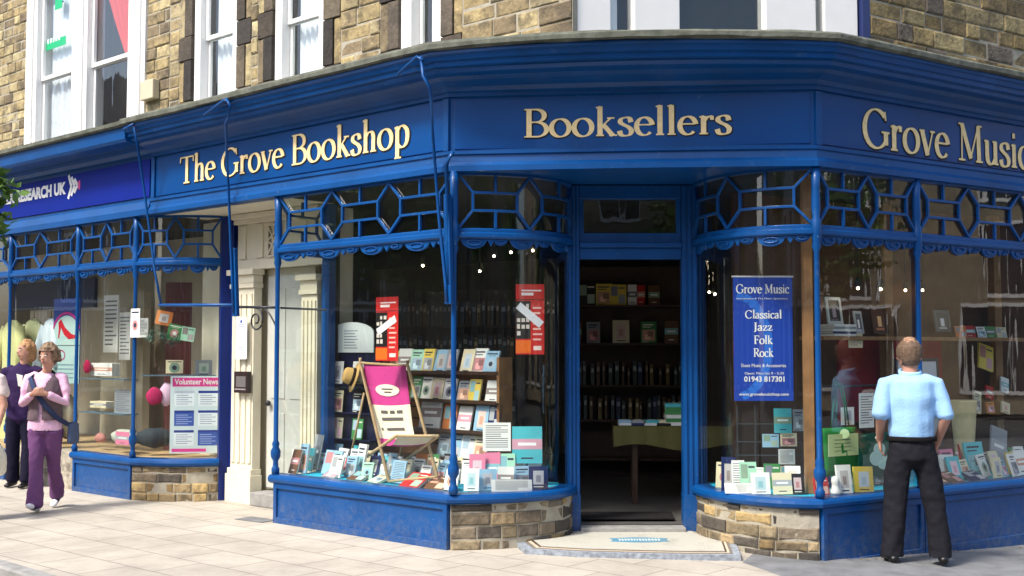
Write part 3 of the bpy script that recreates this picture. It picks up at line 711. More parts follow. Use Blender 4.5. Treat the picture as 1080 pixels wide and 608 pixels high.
def corner_window():
    ucp = lambda px: UC.on(px, 20)[0]
    o_ = MB(); seg = [(605, 646), (671, 719), (810, 863), (872, 907)]
    for p0, p1 in seg: pbox(o_, UC, max(.002, ucp(p0)), ucp(p1), 4.0, 6.4, -.16, -.03)
    pbox(o_, UC, .002, UC.L[-1]-.002, 6.30, 6.409, -.16, -.02)
    pbox(o_, UC, .002, UC.L[-1]-.002, 3.98, 4.02, -.16, -.01)
    o = o_.build('window_frame', 'white_paint', shop, bevel=.006)
    for p0, p1 in ((646, 671), (719, 810), (863, 872)):
        pane(o, UC, ucp(p0), ucp(p1), 4.02, 6.3, -.10, 'upper_glass', 'pane')
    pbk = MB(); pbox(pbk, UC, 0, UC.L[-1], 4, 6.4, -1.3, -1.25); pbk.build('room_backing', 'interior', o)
    m = MB(); pbox(m, UC, ucp(719)+.02, ucp(810)-.02, 5.05, 6.3, -.14, -.13, srgb(90, 100, 96)); m.build('roller_blind', 'cloth', o)
    m = MB(); pbox(m, UC, ucp(646), ucp(671)-.1, 4.02, 6.3, -.15, -.14, net); m.build('curtain', 'cloth', o)
    q = MB(); pbox(q, UC, UC.L[-1]-.075, UC.L[-1]-.002, 4.0, 6.4, -.2, .012, srgb(40, 50, 95)); q.build('window_surround', 'printed', shop)
corner_window()
# end and back walls, roof
def shell():
    mb = MB(); pts = [UA.P(split, 4, -.02), UA.P(split, 4, -7), Vector((2, 17.5, 4)), UB.P(9, 4, -7), UB.P(9, 4, -.02)]
    for p, q in zip(pts, pts[1:]):
        dx = (q-p).normalized(); n = Vector((dx.y, -dx.x, 0))*.2; zb = 3.23 if p == pts[0] else -.2
        mb.hexa([Vector((p.x, p.y, zb)), Vector((q.x, q.y, zb)), Vector((q.x, q.y, zb))+n, Vector((p.x, p.y, zb))+n, Vector((p.x, p.y, ZT)), Vector((q.x, q.y, ZT)), Vector((q.x, q.y, ZT))+n, Vector((p.x, p.y, ZT))+n])
    mb.build('rear_wall', 'far_stone', shop)
    mb = MB(); fr = [UA.P(split, ZT, .3), UA.P(sUA-.05, ZT, .3), UB.P(sUB+.05, ZT, .3), UB.P(9, ZT, .3)]
    bk = [UA.P(split, ZT+2.2, -4), Vector((.9, 14, ZT+2.2)), Vector((.9, 14, ZT+2.2)), UB.P(9, ZT+2.2, -4)]
    mb.add(fr+bk, [(0, 1, 5, 4), (1, 2, 5), (2, 3, 7, 5)])
    rr = [UA.P(split, ZT, -7.2), Vector((2, 17.7, ZT)), UB.P(9, ZT, -7.2)]
    mb.add([bk[0], bk[1], bk[3]]+rr, [(0, 1, 4, 3), (1, 2, 5, 4)])
    mb.build('roof', 'slate', shop)
shell()

# ---- interior of the bookshop
mb = MB()
flo = [Vector((RTO.x, RTO.y, .095)), A.P(0.0, .095, -.65), Vector((.0, 9.95, .095)), Vector((2.0, 9.95, .095)), B.P(1.0, .095, -.9), B.P(8.8, .095, -.5), B.P(8.8, .095, -6.9), Vector((2, 16.8, .095)), Vector((RTO.x-.3, 16.5, .095))]
mb.prism(flo, (0, 0, .01)); mb.build('shop_floor', 'shop_floor', shop)
mb = MB(); PT = Path([RTO+Vector((0, .06, 0)), RTO+Vector((-.35, 5.6, 0))], 0)
pbox(mb, PT, 0, 5.6, 0, 3.06, -.0, .08); mb.build('partition_wall', 'interior', shop)
RBK = Path([B.P(.3, 0, -1.35), B.P(8.8, 0, -1.35)], .3)
mb = MB(); pbox(mb, RBK, .42, 8.8, .1, 3.05, -.04, .0); mb.build('display_backing', 'backing_brown', shop)  # backing; its door end is added to block window light into the shop
mb = MB(); pbox(mb, RBK, 1.75, 3.3, .9, 1.72, .001, .03); mb.build('red_panel', 'interior_red', shop)
# window beds (platform under the display)
def bed(name, pts, z=.43):
    mb = MB(); mb.prism([Vector((p[0], p[1], z-.05)) for p in pts], (0, 0, .05)); mb.build('window_bed', 'dark_wood', shop)
    mb = MB(); r = random.Random(4); c = sum((Vector((p[0], p[1], 0)) for p in pts), Vector())/len(pts)
    bm = bmesh.new(); bm.faces.new([bm.verts.new(((c.x+(p[0]-c.x)*.98), (c.y+(p[1]-c.y)*.98), 0)) for p in pts])
    for ax in (0, 1):
        lo = min(p[ax] for p in pts); hi = max(p[ax] for p in pts); q = lo+.07
        while q < hi:
            no = (1, 0, 0) if ax == 0 else (0, 1, 0); co = (q, 0, 0) if ax == 0 else (0, q, 0)
            bmesh.ops.bisect_plane(bm, geom=bm.verts[:]+bm.edges[:]+bm.faces[:], plane_co=co, plane_no=no); q += .09
    bm.verts.index_update()
    from mathutils import noise
    vs = [Vector((v.co.x, v.co.y, z+.004+.016*abs(noise.noise(v.co*4)))) for v in bm.verts]
    mb.add(vs, [[v.index for v in f.verts] for f in bm.faces]); bm.free()
    return mb.build(name, 'turquoise', shop, smooth=True)
clp = [CL.P(t, 0, -.03) for t in [CL.L[-1]*k/8 for k in range(8)]]
bed('turquoise_cloth', [A.P(sA0+.04, 0, -.05), A.P(-.02, 0, -.05)]+clp+[Vector((.42, 10.15, 0)), Vector((-.15, 10.35, 0)), A.P(sA0+.9, 0, -1.1), Vector((RTO.x+.08, RTO.y+.1, 0))])
crp = [CR.P(t, 0, -.03) for t in [CR.L[-1]*k/8 for k in range(1, 9)]]
bed('turquoise_cloth', [Vector((1.70, 10.1, 0))]+crp+[B.P(.05, 0, -.05), B.P(8.8, 0, -.05), B.P(8.8, 0, -1.2), B.P(.45, 0, -1.2)])

# ================================================================== AWNING ARMS (fixed to the bookshop front)
def arm(rod, box=None, hook=None, d=.42, r=.013):
    mb = MB()
    if hook: mb.tube(hook, r, 8)
    mb.tube(rod, r, 8)
    o = mb.build('awning_arm', 'blue_paint', shop, smooth=True)
    if box:
        m2 = MB(); p, q, w0, w1 = box; u = Vector((A.dirn(-1).x, A.dirn(-1).y, 0)); n = Vector((-.654, -.7565, 0))*.02
        m2.hexa([q-u*w1-n, q+u*w1-n, q+u*w1+n, q-u*w1+n, p-u*w0-n, p+u*w0-n, p+u*w0+n, p-u*w0+n]); m2.build('arm_guide', 'blue_paint', o, bevel=.005)
def ap(px, py, d): s_, z_ = A.on(px, py, d); return A.P(s_, z_, d)
arm([ap(444, 60, .42), ap(446, 80, .43), ap(453, 92, .43), ap(455, 108, .34), ap(457, 150, .18), ap(463, 230, .12), ap(470, 300, .12), ap(471, 318, .12)],
    (ap(472, 205, .09), ap(474, 321, .09), .028, .036), [ap(420, 78, .40), ap(440, 60, .42), ap(446, 64, .43)])
arm([ap(478, 160, .12), ap(474, 166, .14), ap(471, 176, .13), ap(472, 250, .10), ap(474, 300, .1)], None, None, r=.016)
arm([ap(239, 104, .42), ap(243, 112, .43), ap(241, 124, .42), ap(238, 130, .36), ap(239, 160, .2), ap(241, 200, .14), ap(245, 300, .12), ap(246, 330, .12)],
    (ap(247, 262, .09), ap(249, 334, .09), .03, .035), [ap(215, 122, .40), ap(236, 106, .42), ap(241, 107, .42)])
arm([ap(141, 133, .40), ap(146, 160, .3), ap(152, 200, .2), ap(158, 245, .14), ap(163, 285, .12), ap(170, 322, .12)], None, [ap(130, 137, .42), ap(141, 131, .41)])
mb = MB(); mb.tube([ap(168, 322, .12), ap(246, 322, .12)], .016, 8); mb.build('awning_bar', 'blue_paint', shop, smooth=True)

# ================================================================== CREAM HOUSE DOORWAY between the shops
dr = empty('house_doorway', tuple(D.P(D.on(290, 500)[0], 0)), 'cream painted doorway with fluted pilasters between the two shopfronts', 'doorway')
dx = lambda px: D.on(px, 400)[0]
def pilaster(a, b, cap=2.42, nm='pilaster'):
    mb = MB(); pbox(mb, D, a-.03, b+.03, 0, .30, -.03, .12); pbox(mb, D, a-.015, b+.015, .301, .36, -.03, .105)
    pbox(mb, D, a, b, .361, cap-.2, -.03, .075)
    k = 4
    for i in range(k):
        u = a+(b-a)*(i+.5)/k; pbox(mb, D, u-(b-a)*.07, u+(b-a)*.07, .42, cap-.26, .07, .09)
    pbox(mb, D, a-.02, b+.02, cap-.199, cap-.15, -.03, .10); pbox(mb, D, a-.01, b+.01, cap-.149, cap-.06, -.03, .09); pbox(mb, D, a-.04, b+.04, cap-.059, cap, -.03, .13)
    mb.build(nm, 'cream_paint', dr, bevel=.005)
a0, a1, b0, b1 = dx(249), dx(273), dx(322), dx(340)
pilaster(a0+.02, a1, 2.46); pilaster(b0+.02, b1, 2.36)
mb = MB()
pbox(mb, D, a0, b1+.05, 2.361+.10, 2.56, -.05, .03); pbox(mb, D, a0, b1+.05, 2.562, 2.95, -.05, .0)
for u in (a0+.05, a0+.35, a1+.15, b0-.1): pbox(mb, D, u, u+.11, 2.58, 2.93, -.01, .02)
pbox(mb, D, a0, b1+.05, 2.951, 3.00, -.05, .06); pbox(mb, D, a0, b1+.05, 3.001, 3.05, -.05, .12)
mb.build('lintel', 'cream_paint', dr, bevel=.004)
mb = MB(); pbox(mb, D, dx(283), dx(296), 2.60, 2.9, .001, .02, srgb(60, 58, 50))
mb.build('vent_grille', 'printed', dr)
mb = MB(); u0, u1 = dx(283), dx(296); 
for (p, q) in (((u0, 2.6), (u1, 2.9)), ((u1, 2.6), (u0, 2.9)), ((u0, 2.75), (u1, 2.6)), ((u0, 2.75), (u1, 2.9))): pbar(mb, D, p, q, .016, .022, .03+rng.uniform(0, .003))
mb.build('grille_bars', 'cream_paint', dr)
mb = MB(); pbox(mb, D, a1+.0, b0+.02, .15, 2.46, -.16, -.10)
mb.build('door_frame', 'cream_paint', dr)
mb = MB(); ua, ub = a1+.05, b0-.03
pbox(mb, D, ua, ub, .17, 2.38, -.10, -.07)
for z0, z1 in ((.3, .95), (1.1, 2.25)):
    for x0, x1 in ((ua+.08, (ua+ub)/2-.04), ((ua+ub)/2+.04, ub-.08)): pbox(mb, D, x0, x1, z0, z1, -.07, -.06)
dd_ = mb.build('door', 'door_paint', dr, bevel=.006)
mb = MB(); mb.ball(D.P(ua+.07, 1.05, -.03), .03); mb.build('door_knob', 'iron', dd_, smooth=True)
mb = MB(); pbox(mb, D, a1+.05, b0-.04, 0, .14, -.16, .14); mb.build('door_step', 'kerb_stone', dr, bevel=.012)
# side cheek walls of the recess + soffit
mb = MB(); pbox(mb, D, a0-.9, b1+.04, 0, 3.05, -.35, -.17); mb.build('recess_wall', 'cream_paint', dr)
mb = MB(); mb.prism([A.P(-4.4, 3.056, -.1), A.P(sA0, 3.056, -.1), D.P(sA0, 3.056, 0), D.P(-4.4, 3.056, 0)], (0, 0, .004)); mb.build('recess_soffit', 'cream_paint', dr)
# iron scroll bracket across the recess
mb = MB()
mb.tube([ap(251, 324, -.02), ap(290, 324.5, -.02)], .013, 8)
mb.tube([ap(296, 325, -.05), ap(344, 327, -.05)], .010, 8)
c0 = A.on(270, 338, -.02); pts = []
for i in range(44):
    g = i/43; a_ = R(100-560*g); rr = .12*(1-g*.78); pts.append(A.P(c0[0]+rr*math.cos(a_), c0[1]+rr*math.sin(a_), -.02))
mb.tube(pts, .009, 6)
pts = []
for i in range(16):
    g = i/15; pts.append(ap(268+25*g, 325+24*g*g+(-4)*math.sin(math.pi*g), -.02))
mb.tube(pts, .009, 6)
o = mb.build('scroll_bracket', 'iron', smooth=True, label='black wrought iron scroll bracket on a bar across the cream doorway', cat='bracket')
mb = MB(); s0, zt = D.on(248, 335, .15); s1, zb = D.on(259, 379, .15); pbox(mb, D, s0, s1, zb, zt, .132, .14, srgb(238, 240, 245))
for z in (zt-.08, zt-.1, zb+.12, zb+.1, zb+.05): pbox(mb, D, s0+.04, s1-.04, z, z+.008, .139, .1415, srgb(140, 150, 175))
pbox(mb, D, (s0+s1)/2-.015, (s0+s1)/2+.015, zt-.06, zt-.03, .139, .142, srgb(50, 70, 150)); pbox(mb, D, s0+.005, s1-.005, (zt+zb)/2-.003, (zt+zb)/2+.003, .139, .142, srgb(160, 165, 185))
mb.build('notice', 'printed', label='tall white paper notice fixed to the left cream pilaster', cat='notice')
mb = MB(); s0, zt = D.on(246, 392, .16); s1, zb = D.on(260, 415, .16); pbox(mb, D, s0, s1, zb, zt, .10, .15, srgb(48, 34, 34)); pbox(mb, D, s0+.04, s1-.03, zb+.06, zt-.05, .149, .153, srgb(110, 105, 105)); pbox(mb, D, s0+.02, s1-.03, zb+.03, zb+.045, .149, .154, srgb(150, 140, 140))
mb.build('letter_box', 'printed', label='small dark brown letter box on the left cream pilaster', cat='letter box', bevel=.004)

# ================================================================== CHARITY SHOP BUILDING
CA = A
mb = MB()
sweep(mb, CH_C, 0, CH_C.L[-1]-.002, [(-.10, 3.06), (.0, 3.05), (.075, 3.055), (.075, 3.12), (.05, 3.2), (.03, 3.21), (.03, 3.70), (.07, 3.71), (.10, 3.75), (.14, 3.76), (.15, 3.79), (.34, 3.80), (.36, 3.83), (.37, 3.955), (-.1, 3.955)])
mb.build('cornice', 'blue_paint', char)
mb = MB(); sweep(mb, CH_C, 0, CH_C.L[-1]-.002, [(-.45, 3.957), (.40, 3.957), (.415, 3.97), (.415, 4.01), (-.45, 4.06)], step=.5); mb.build('stone_capping', 'cap_stone', char)
mb = MB(); pbox(mb, A, -9.2, -4.45, 3.25, 3.66, .031, .045); vs_ = mb.build('sign_board', 'violet_sign', char, bevel=.003)
def sans(body, path, s0, z0, width, height, d, m, parent, name='lettering', bold=.0, extr=.002, col=None, track=1.0):
    cu = bpy.data.curves.new('t', 'FONT'); cu.body = body; cu.size = 1; cu.offset = bold; cu.extrude = .5; cu.space_character = track; cu.resolution_u = 3
    ob = bpy.data.objects.new('t', cu); COL.objects.link(ob); bpy.context.view_layer.update()
    dg = bpy.context.evaluated_depsgraph_get(); me = ob.evaluated_get(dg).to_mesh()
    xs = [v.co.x for v in me.vertices]; ys = [v.co.y for v in me.vertices]
    x0, x1, y0, y1 = min(xs), max(xs), min(ys), max(ys); mb = MB()
    mb.add([path.P(s0+(v.co.x-x0)/(x1-x0)*width, z0+(v.co.y-y0)/(y1-y0)*height, d+(v.co.z+.5)*extr) for v in me.vertices], [tuple(f.vertices) for f in me.polygons], col)
    bpy.data.objects.remove(ob); return mb.build(name, m, parent)
sA, zA = A.on(-14, 216, .045); sB, zB = A.on(69.5, 205, .045); _, zC = A.on(69.5, 191, .045)
sans('CANCER RESEARCH UK', A, sA, zB, sB-sA, (zC-zB)*.95, .0455, 'white_paint', vs_, bold=.05, extr=.003)
mb = MB()
for i, u in enumerate((sB+.06, sB+.13, sB+.2)):
    for (p, q) in (((u, zC+.06-.03*i), (u+.07, (zB+zC)/2)), ((u+.07, (zB+zC)/2), (u, zB-.06+.03*i))): pbar(mb, A, p, q, .04, .0455, .049+.001*i)
mb.build('arrow_emblem', 'white_paint', vs_)
mb = MB(); u = sB+.29; pbox(mb, A, u, u+.04, (zB+zC)/2-.05, (zB+zC)/2+.05, .0455, .049, srgb(205, 60, 130)); mb.build('pink_dot', 'printed', vs_)
# windows
sQ = [A.on(px, 300)[0] for px in (13, 84, 141)]
KE = K.L[-1]-.12
Z2 = .45
bay(char, A, sQ[1], -4.73, [sQ[1], (sQ[1]-4.73)/2, -4.73], 3)
bay(char, A, sQ[0], sQ[1], [sQ[0], sQ[0]+(sQ[1]-sQ[0])*.45, sQ[1]], 4, z0=.47)
bay(char, A, -10.0, sQ[0], [-10.0, -8.8, sQ[0]], 5, z0=.45)
bay(char, K, 0, KE, [0, KE*.5, KE], 3)
kp = Path([tuple(A.P(-10.0).xy)]+[tuple(p) for p in K.p], 0)
kl = -4.73+10.0
rail(char, kp, 0, kl+KE); sillp(char, Path([tuple(A.P(sQ[1]-.03).xy)]+[tuple(p) for p in K.p], 0), 0, (-4.73-sQ[1]+.03)+KE)
riser(char, A, sQ[1], -4.73, z0=.0, drop=.02)
riser(char, A, -10.0, sQ[0], z0=.0, drop=.02)
plinth(char, K, 0, KE, -.01, .365, 9, MIX+DARK[:3])
s1 = MB(); mo = MB(); masonry(s1, mo, A, sQ[0], sQ[1]-.03, -.01, .44, .2, .3, .7, pal=[srgb(168, 160, 145), srgb(150, 145, 135)], seed=9, d=.0); s1.build('stone_plinth', 'stone', char); mo.build('plinth_mortar', 'mortar', char)
for s_ in sQ[:2]: wpost(char, A, s_, .022)
wpost(char, A, -4.73, .022)
mb = MB(); pbox(mb, K, KE, K.L[-1]+.02, .0, 3.05, -.08, .03); mb.build('corner_post', 'navy_paint', char, bevel=.004)
mb = MB(); pbox(mb, D, D.on(247, 300)[0]-.03, D.on(247, 300)[0]+.005, .0, 3.0, -.1, .02); mb.build('side_board', 'navy_paint', char, bevel=.003)
# upper wall
mb = MB(); mo2 = MB(); masonry(mb, mo2, UA, -12, split-.002, 4.0, ZT, .125, .15, .3, holes=[(WL[0], WL[1], 4.0, 6.9)], pal=WARM+WARM, seed=21, d0=-.08)
mb.build('stone_wall', 'stone', char); mo2.build('wall_mortar', 'mortar', char)
a, b = WL; fw = (b-a)
mb = MB(); e1, e2, e3, e4 = ux(41, 60), ux(78, 60), ux(94, 60), ux(137, 60)
for u, v in ((a, e1), (e2, e3), (e4, b)): pbox(mb, UA, u, v, 4.05, 6.9, -.2, .03); pbox(mb, UA, u+.08, v-.08, 4.1, 6.8, .029, .05)
pbox(mb, UA, a+.001, b-.001, 6.8, 6.95, -.2, .061); wf = mb.build('window_frame', 'white_paint', char, bevel=.006)
for (u, v, mz) in ((e1, e2, 5.02), (e3, e4, 4.99)):
    m = MB()
    for (q0, q1, dd) in ((4.06, mz+.02, -.06), (mz-.02, 6.79, -.03)):
        for (x0, x1, y0, y1) in ((u+.002, u+.05, q0, q1), (v-.05, v-.002, q0, q1), (u+.05, v-.05, q0, q0+.05), (u+.05, v-.05, q1-.05, q1)): pbox(m, UA, x0, x1, y0, y1, dd-.04, dd)
    m.build('sash', 'white_paint', wf, bevel=.003); pane(wf, UA, u+.01, v-.01, 4.07, 6.78, -.075, 'upper_glass', 'pane')
def drape(x0, x1, z0, col, z1=6.8, nm='curtain', dep=-.3, gather=0):
    n = 26; vs = []
    for i in range(n+1):
        t = i/n; x = x0+(x1-x0)*t; ww = .014*math.sin(t*34)
        for k in range(7):
            g = k/6; xx = x+(x1-x)*gather*(g**1.5); vs.append(UA.P(xx, z1+(z0-z1)*g, dep+ww*(1-.6*g)))
    m = MB(); m.add(vs, [(i*7+k, i*7+7+k, i*7+8+k, i*7+k+1) for i in range(n) for k in range(6)], col); m.build(nm, 'cloth', wf, smooth=True)
drape(e1-.1, e2-.25, 4.1, srgb(228, 230, 235), z1=6.0, dep=-.16)
drape(e3-.15, e4-.12, 4.80, srgb(205, 70, 60), gather=.93, dep=-.15)
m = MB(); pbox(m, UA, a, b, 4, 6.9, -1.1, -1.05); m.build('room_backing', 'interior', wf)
m = MB(); z = 4.0
pbox(m, UA, a, b, 4.0, 4.04, -1.1, -.15); m.build('inner_ledge', 'interior', wf)
s0, z0 = UA.on(50, 55, -.1); s1, z1 = UA.on(72, 35, -.1); s2, z2 = UA.on(64, 2, -.1)
m = MB(); pbox(m, UA, s0, s1, z0, z0+(z1-z0)*.75, -.07, -.068, srgb(20, 170, 110)); m.build('window_sticker', 'printed', wf)
m = MB(); pbox(m, UA, s2-.08, s2+.1, z2-.1, z2+.1, -.07, -.068, srgb(20, 170, 110)); m.build('window_sticker', 'printed', wf); m = MB()
for i in range(5): pbox(m, UA, s0+.06+i*.07, s0+.1+i*.07, z0+.08, z0+.14, -.068, -.066, srgb(210, 240, 225))
m.build('sticker_print', 'printed', wf)
m = MB(); s0, z0 = UA.on(154, 108, .02); s1, z1 = UA.on(168, 84, .02); pbox(m, UA, s0, s1, z0, z1, .015, .10, srgb(196, 186, 158)); m.build('alarm_box', 'printed', label='small pale square alarm box on the stone wall above the cornice', cat='alarm box', bevel=.01)
def shell2():
    mb = MB(); pts = [UA.P(-12, 4, -.02), UA.P(-12, 4, -7), UA.P(split-.1, 4, -7.2)]
    for p, q in zip(pts, pts[1:]):
        dx = (q-p).normalized(); n = Vector((dx.y, -dx.x, 0))*-.2
        mb.hexa([Vector((p.x, p.y, -.2)), Vector((q.x, q.y, -.2)), Vector((q.x, q.y, -.2))+n, Vector((p.x, p.y, -.2))+n, Vector((p.x, p.y, ZT)), Vector((q.x, q.y, ZT)), Vector((q.x, q.y, ZT))+n, Vector((p.x, p.y, ZT))+n])
    mb.build('rear_wall', 'far_stone', char)
    mb = MB(); mb.add([UA.P(-12, ZT, .3), UA.P(split, ZT, .3), UA.P(split, ZT+2.2, -3.6), UA.P(-12, ZT+2.2, -3.6), UA.P(split, ZT, -7.2), UA.P(-12, ZT, -7.2)], [(0, 1, 2, 3), (3, 2, 4, 5)]); mb.build('roof', 'slate', char)
    mb = MB(); pbox(mb, A, -16, -12.05, -.2, 7.2, -7, -.1); mb.build('next_house_wall', 'far_stone', char)
    m = MB(); pbox(m, A, -10.5, -3.2, .3, 3.05, -1.75, -1.65); m.build('inner_wall', 'interior_pale', char)
    m = MB(); m.prism([A.P(-10.4, .05, -.05), A.P(-4.75, .05, -.05), K.P(KE, .05, -.1), A.P(-3.6, .05, -1.6), A.P(-10.4, .05, -1.6)], (0, 0, .38)); m.build('window_bed', 'pale_wood', char)
    m = MB(); PW = Path([K.P(KE+.05, 0, -.15), K.P(KE+.05, 0, -.15)+Vector((-.3, 2.2, 0))], 0); pbox(m, PW, 0, 2.2, 0, 3.05, -.03, .03); m.build('partition_wall', 'interior_pale', char)
shell2()

# ================================================================== THINGS IN THE WINDOWS
PAL = {'white': (236, 236, 230), 'pale blue': (150, 190, 215), 'turquoise': (80, 185, 195), 'cream': (228, 216, 180), 'pink': (226, 130, 160), 'yellow': (232, 205, 90), 'navy': (28, 40, 90), 'red': (190, 40, 40),
       'green': (70, 140, 80), 'black': (30, 30, 34), 'orange': (222, 130, 60), 'grey': (150, 155, 160), 'purple': (110, 70, 140), 'brown': (110, 75, 50), 'mint': (170, 220, 190)}
def cover(path, s, z, w_, h, d, col, tilt=.2, yaw=0, roll=0, thick=.018, style=0, seed=0, name='book', label=None, cat='book', group=None, m='printed', parent=None):
    """a real book or card: leaning back by tilt, foot at (s, z, d)"""
    r = random.Random(seed*7+3); c = srgb(*PAL[col]) if isinstance(col, str) else col
    base = path.P(s, z, d); t = path.dirn(s); t = Vector((t.x, t.y, 0)); n = path.nrm(s)
    rot = Matrix.Rotation(yaw, 3, 'Z'); t = rot@t; n = rot@n
    up = (Vector((0, 0, 1))*math.cos(tilt)-n*math.sin(tilt)); nn = (n*math.cos(tilt)+Vector((0, 0, 1))*math.sin(tilt))
    if roll: q = Matrix.Rotation(roll, 3, nn); t = q@t; up = q@up
    mb = MB()
    def bx(x0, x1, y0, y1, q0, q1, cc): mb.hexa([base+t*x+up*y+nn*q for y in (y0, y1) for x, q in ((x0, q0), (x1, q0), (x1, q1), (x0, q1))], cc)
    hw = w_/2
    if thick > .008:
        bx(-hw+.002, hw-.003, .003, h-.003, -thick+.002, -.002, srgb(235, 230, 215)); bx(-hw, hw, 0, h, -.002, 0, c); bx(-hw, hw, 0, h, -thick, -thick+.002, c); bx(-hw, -hw+.002, 0, h, -thick+.002, -.002, c)
    else: bx(-hw, hw, 0, h, -thick, 0, c)
    lum = sum(c)/3; dk = srgb(50, 55, 70) if lum > .25 else srgb(235, 232, 220); acc = [srgb(*PAL[k]) for k in ('red', 'navy', 'turquoise', 'orange', 'green', 'pale blue', 'brown', 'pink', 'grey')][r.randrange(9)]; acc = tuple(x*.6+.22 for x in acc)
    q = .0008
    if style == 0:      # picture below, title lines above
        bx(-hw*.8, hw*.8, h*.1, h*.62, .0002, q, acc); bx(-hw*.75, hw*.6, h*.82, h*.88, .0002, q, dk); bx(-hw*.75, hw*.3, h*.72, h*.76, .0002, q, dk)
        bx(-hw*.5, hw*.2, h*.15, h*.4, q, q*1.6, tuple(min(1, x*1.7+.05) for x in acc)); bx(-hw*.1, hw*.6, h*.3, h*.55, q*1.6, q*2, tuple(x*.5 for x in acc)); bx(-hw*.75, hw*.0, h*.04, h*.065, .0002, q, dk)
    elif style == 1:    # band across
        bx(-hw, hw, h*.38, h*.66, .0002, q, acc); bx(-hw*.6, hw*.6, h*.48, h*.56, q, q*1.6, srgb(245, 245, 240)); bx(-hw*.4, hw*.4, h*.12, h*.16, .0002, q, dk)
    elif style == 2:    # printed sheet
        y = .88
        while y > .1: bx(-hw*.8, hw*(.8 if r.random() > .3 else .3), h*y, h*(y+.025), .0002, q, tuple(x*.5+.12 for x in dk)); y -= .075
    elif style == 3:    # card with figure
        bx(-hw*.55, hw*.55, h*.2, h*.8, .0002, q, tuple(x*.6+.35 for x in acc)); bx(-hw*.25, hw*.25, h*.3, h*.6, q, q*1.6, acc); bx(-hw*.5, hw*.5, h*.08, h*.12, .0002, q, dk)
    elif style == 5:    # round motif
        pts = [base+t*(hw*.62*math.cos(g))+up*(h*.42+hw*.62*math.sin(g))+nn*.0003 for g in [2*math.pi*i/14 for i in range(14)]]; mb.prism(pts, nn*.0006, acc)
        pts = [base+t*(hw*.3*math.cos(g))+up*(h*.42+hw*.3*math.sin(g))+nn*.0009 for g in [2*math.pi*i/8 for i in range(8)]]; mb.prism(pts, nn*.0005, dk)
        bx(-hw*.8, hw*.8, h*.84, h*.90, .0002, q, dk); bx(-hw*.5, hw*.5, h*.77, h*.79, .0002, q, dk)
    elif style == 4:    # two blocks
        bx(-hw*.85, -hw*.05, h*.45, h*.92, .0002, q, acc); bx(hw*.05, hw*.85, h*.08, h*.5, .0002, q, tuple(min(1, x+.15) for x in acc)); bx(hw*.05, hw*.8, h*.8, h*.86, .0002, q, dk)
    return mb.build(name, m, parent, label, cat, group)
ORD = ['first', 'second', 'third', 'fourth', 'fifth', 'sixth', 'seventh', 'eighth', 'ninth', 'tenth', 'eleventh', 'twelfth', 'thirteenth', 'fourteenth']
def art(c): return c
def row(path, items, d, z, h, where, group, tilt=.25, name='book', kind='book', py=None, style=None, thick=.018, seed=0, wf=1.18, hs=None):
    """items: (px centre, px width, colour)"""
    r = random.Random(seed)
    for i, it in enumerate(items):
        px, pw, c = it[:3]; s_ = path.on(px, py or 450, d)[0]; s2 = path.on(px+pw, py or 450, d)[0]
        hh = h*(it[3] if len(it) > 3 else r.uniform(.92, 1.06)); st = style if style is not None else r.choice([0, 1, 5, 3, 4])
        ordn = f'{ORD[i]} from the left' if i else 'leftmost'
        cover(path, s_, z, (s2-s_)*wf, hh, d+r.uniform(-.01, .01), c, tilt+r.uniform(-.05, .05), r.uniform(-.12, .12), 0, thick, st, seed*31+i, name, f'{c} {kind}, {ordn} {where}', kind, group)

# --- left window (behind A)
def zt(py, d, px=440): return A.on(px, py, d)[1]
# wooden tiered stand
TD = -.95
st_ = empty('book_stand', tuple(A.P(A.on(482, 450, TD)[0], .44, TD)), 'brown slatted wooden stand with tiers of face out books', 'book stand')
sa, sb = A.on(404, 450, TD)[0], A.on(528, 450, TD)[0]
zz = [zt(480, TD), zt(452, TD), zt(422, TD), zt(393, TD)]; top = zt(377, TD, 500)
mb = MB()
pbox(mb, A, sa, sa+.03, .44, top, TD-.16, TD+.02); pbox(mb, A, sb-.03, sb, .44, top, TD-.16, TD+.02)
st2 = mb.build('side_panel', 'wood', st_)
for i in range(9):
    m = MB(); z = .5+i*(top-.52)/9; pbox(m, A, sa+.031, sb-.031, z, z+(top-.52)/9-.012, TD-.14-.002*i, TD-.12); m.build('back_slat', 'wood', st_)
tz = []
for i, z in enumerate(zz):
    m = MB(); dd = TD+.10-.035*i; pbox(m, A, sa+.005, sb-.005, z-.012, z, TD-.118, dd+.03); pbox(m, A, sa+.005, sb-.005, z, z+.02, dd+.02, dd+.03); m.build('shelf', 'dark_wood', st_); tz.append((z+.001, dd-.02))
row(A, [(412, 10, 'yellow'), (424, 11, 'white'), (438, 11, 'mint'), (450, 11, 'yellow'), (463, 11, 'pale blue'), (474, 10, 'grey'), (491, 11, 'cream'), (503, 11, 'white'), (516, 12, 'pale blue')], tz[3][1], tz[3][0], 0.227, 'on the top tier of the brown slatted stand', 'books on the top tier of the wooden stand', seed=1)
row(A, [(436, 10, 'green'), (447, 10, 'white'), (459, 10, 'cream'), (472, 11, 'white'), (487, 10, 'grey'), (498, 11, 'yellow'), (518, 12, 'white')], tz[2][1], tz[2][0], 0.216, 'on the second tier of the brown slatted stand', 'books on the second tier of the wooden stand', seed=2)
row(A, [(452, 17, 'white', 1.25), (472, 11, 'orange'), (487, 12, 'white'), (506, 12, 'pale blue'), (519, 10, 'navy')], tz[1][1], tz[1][0], 0.248, 'on the third tier of the brown slatted stand', 'books on the third tier of the wooden stand', seed=3)
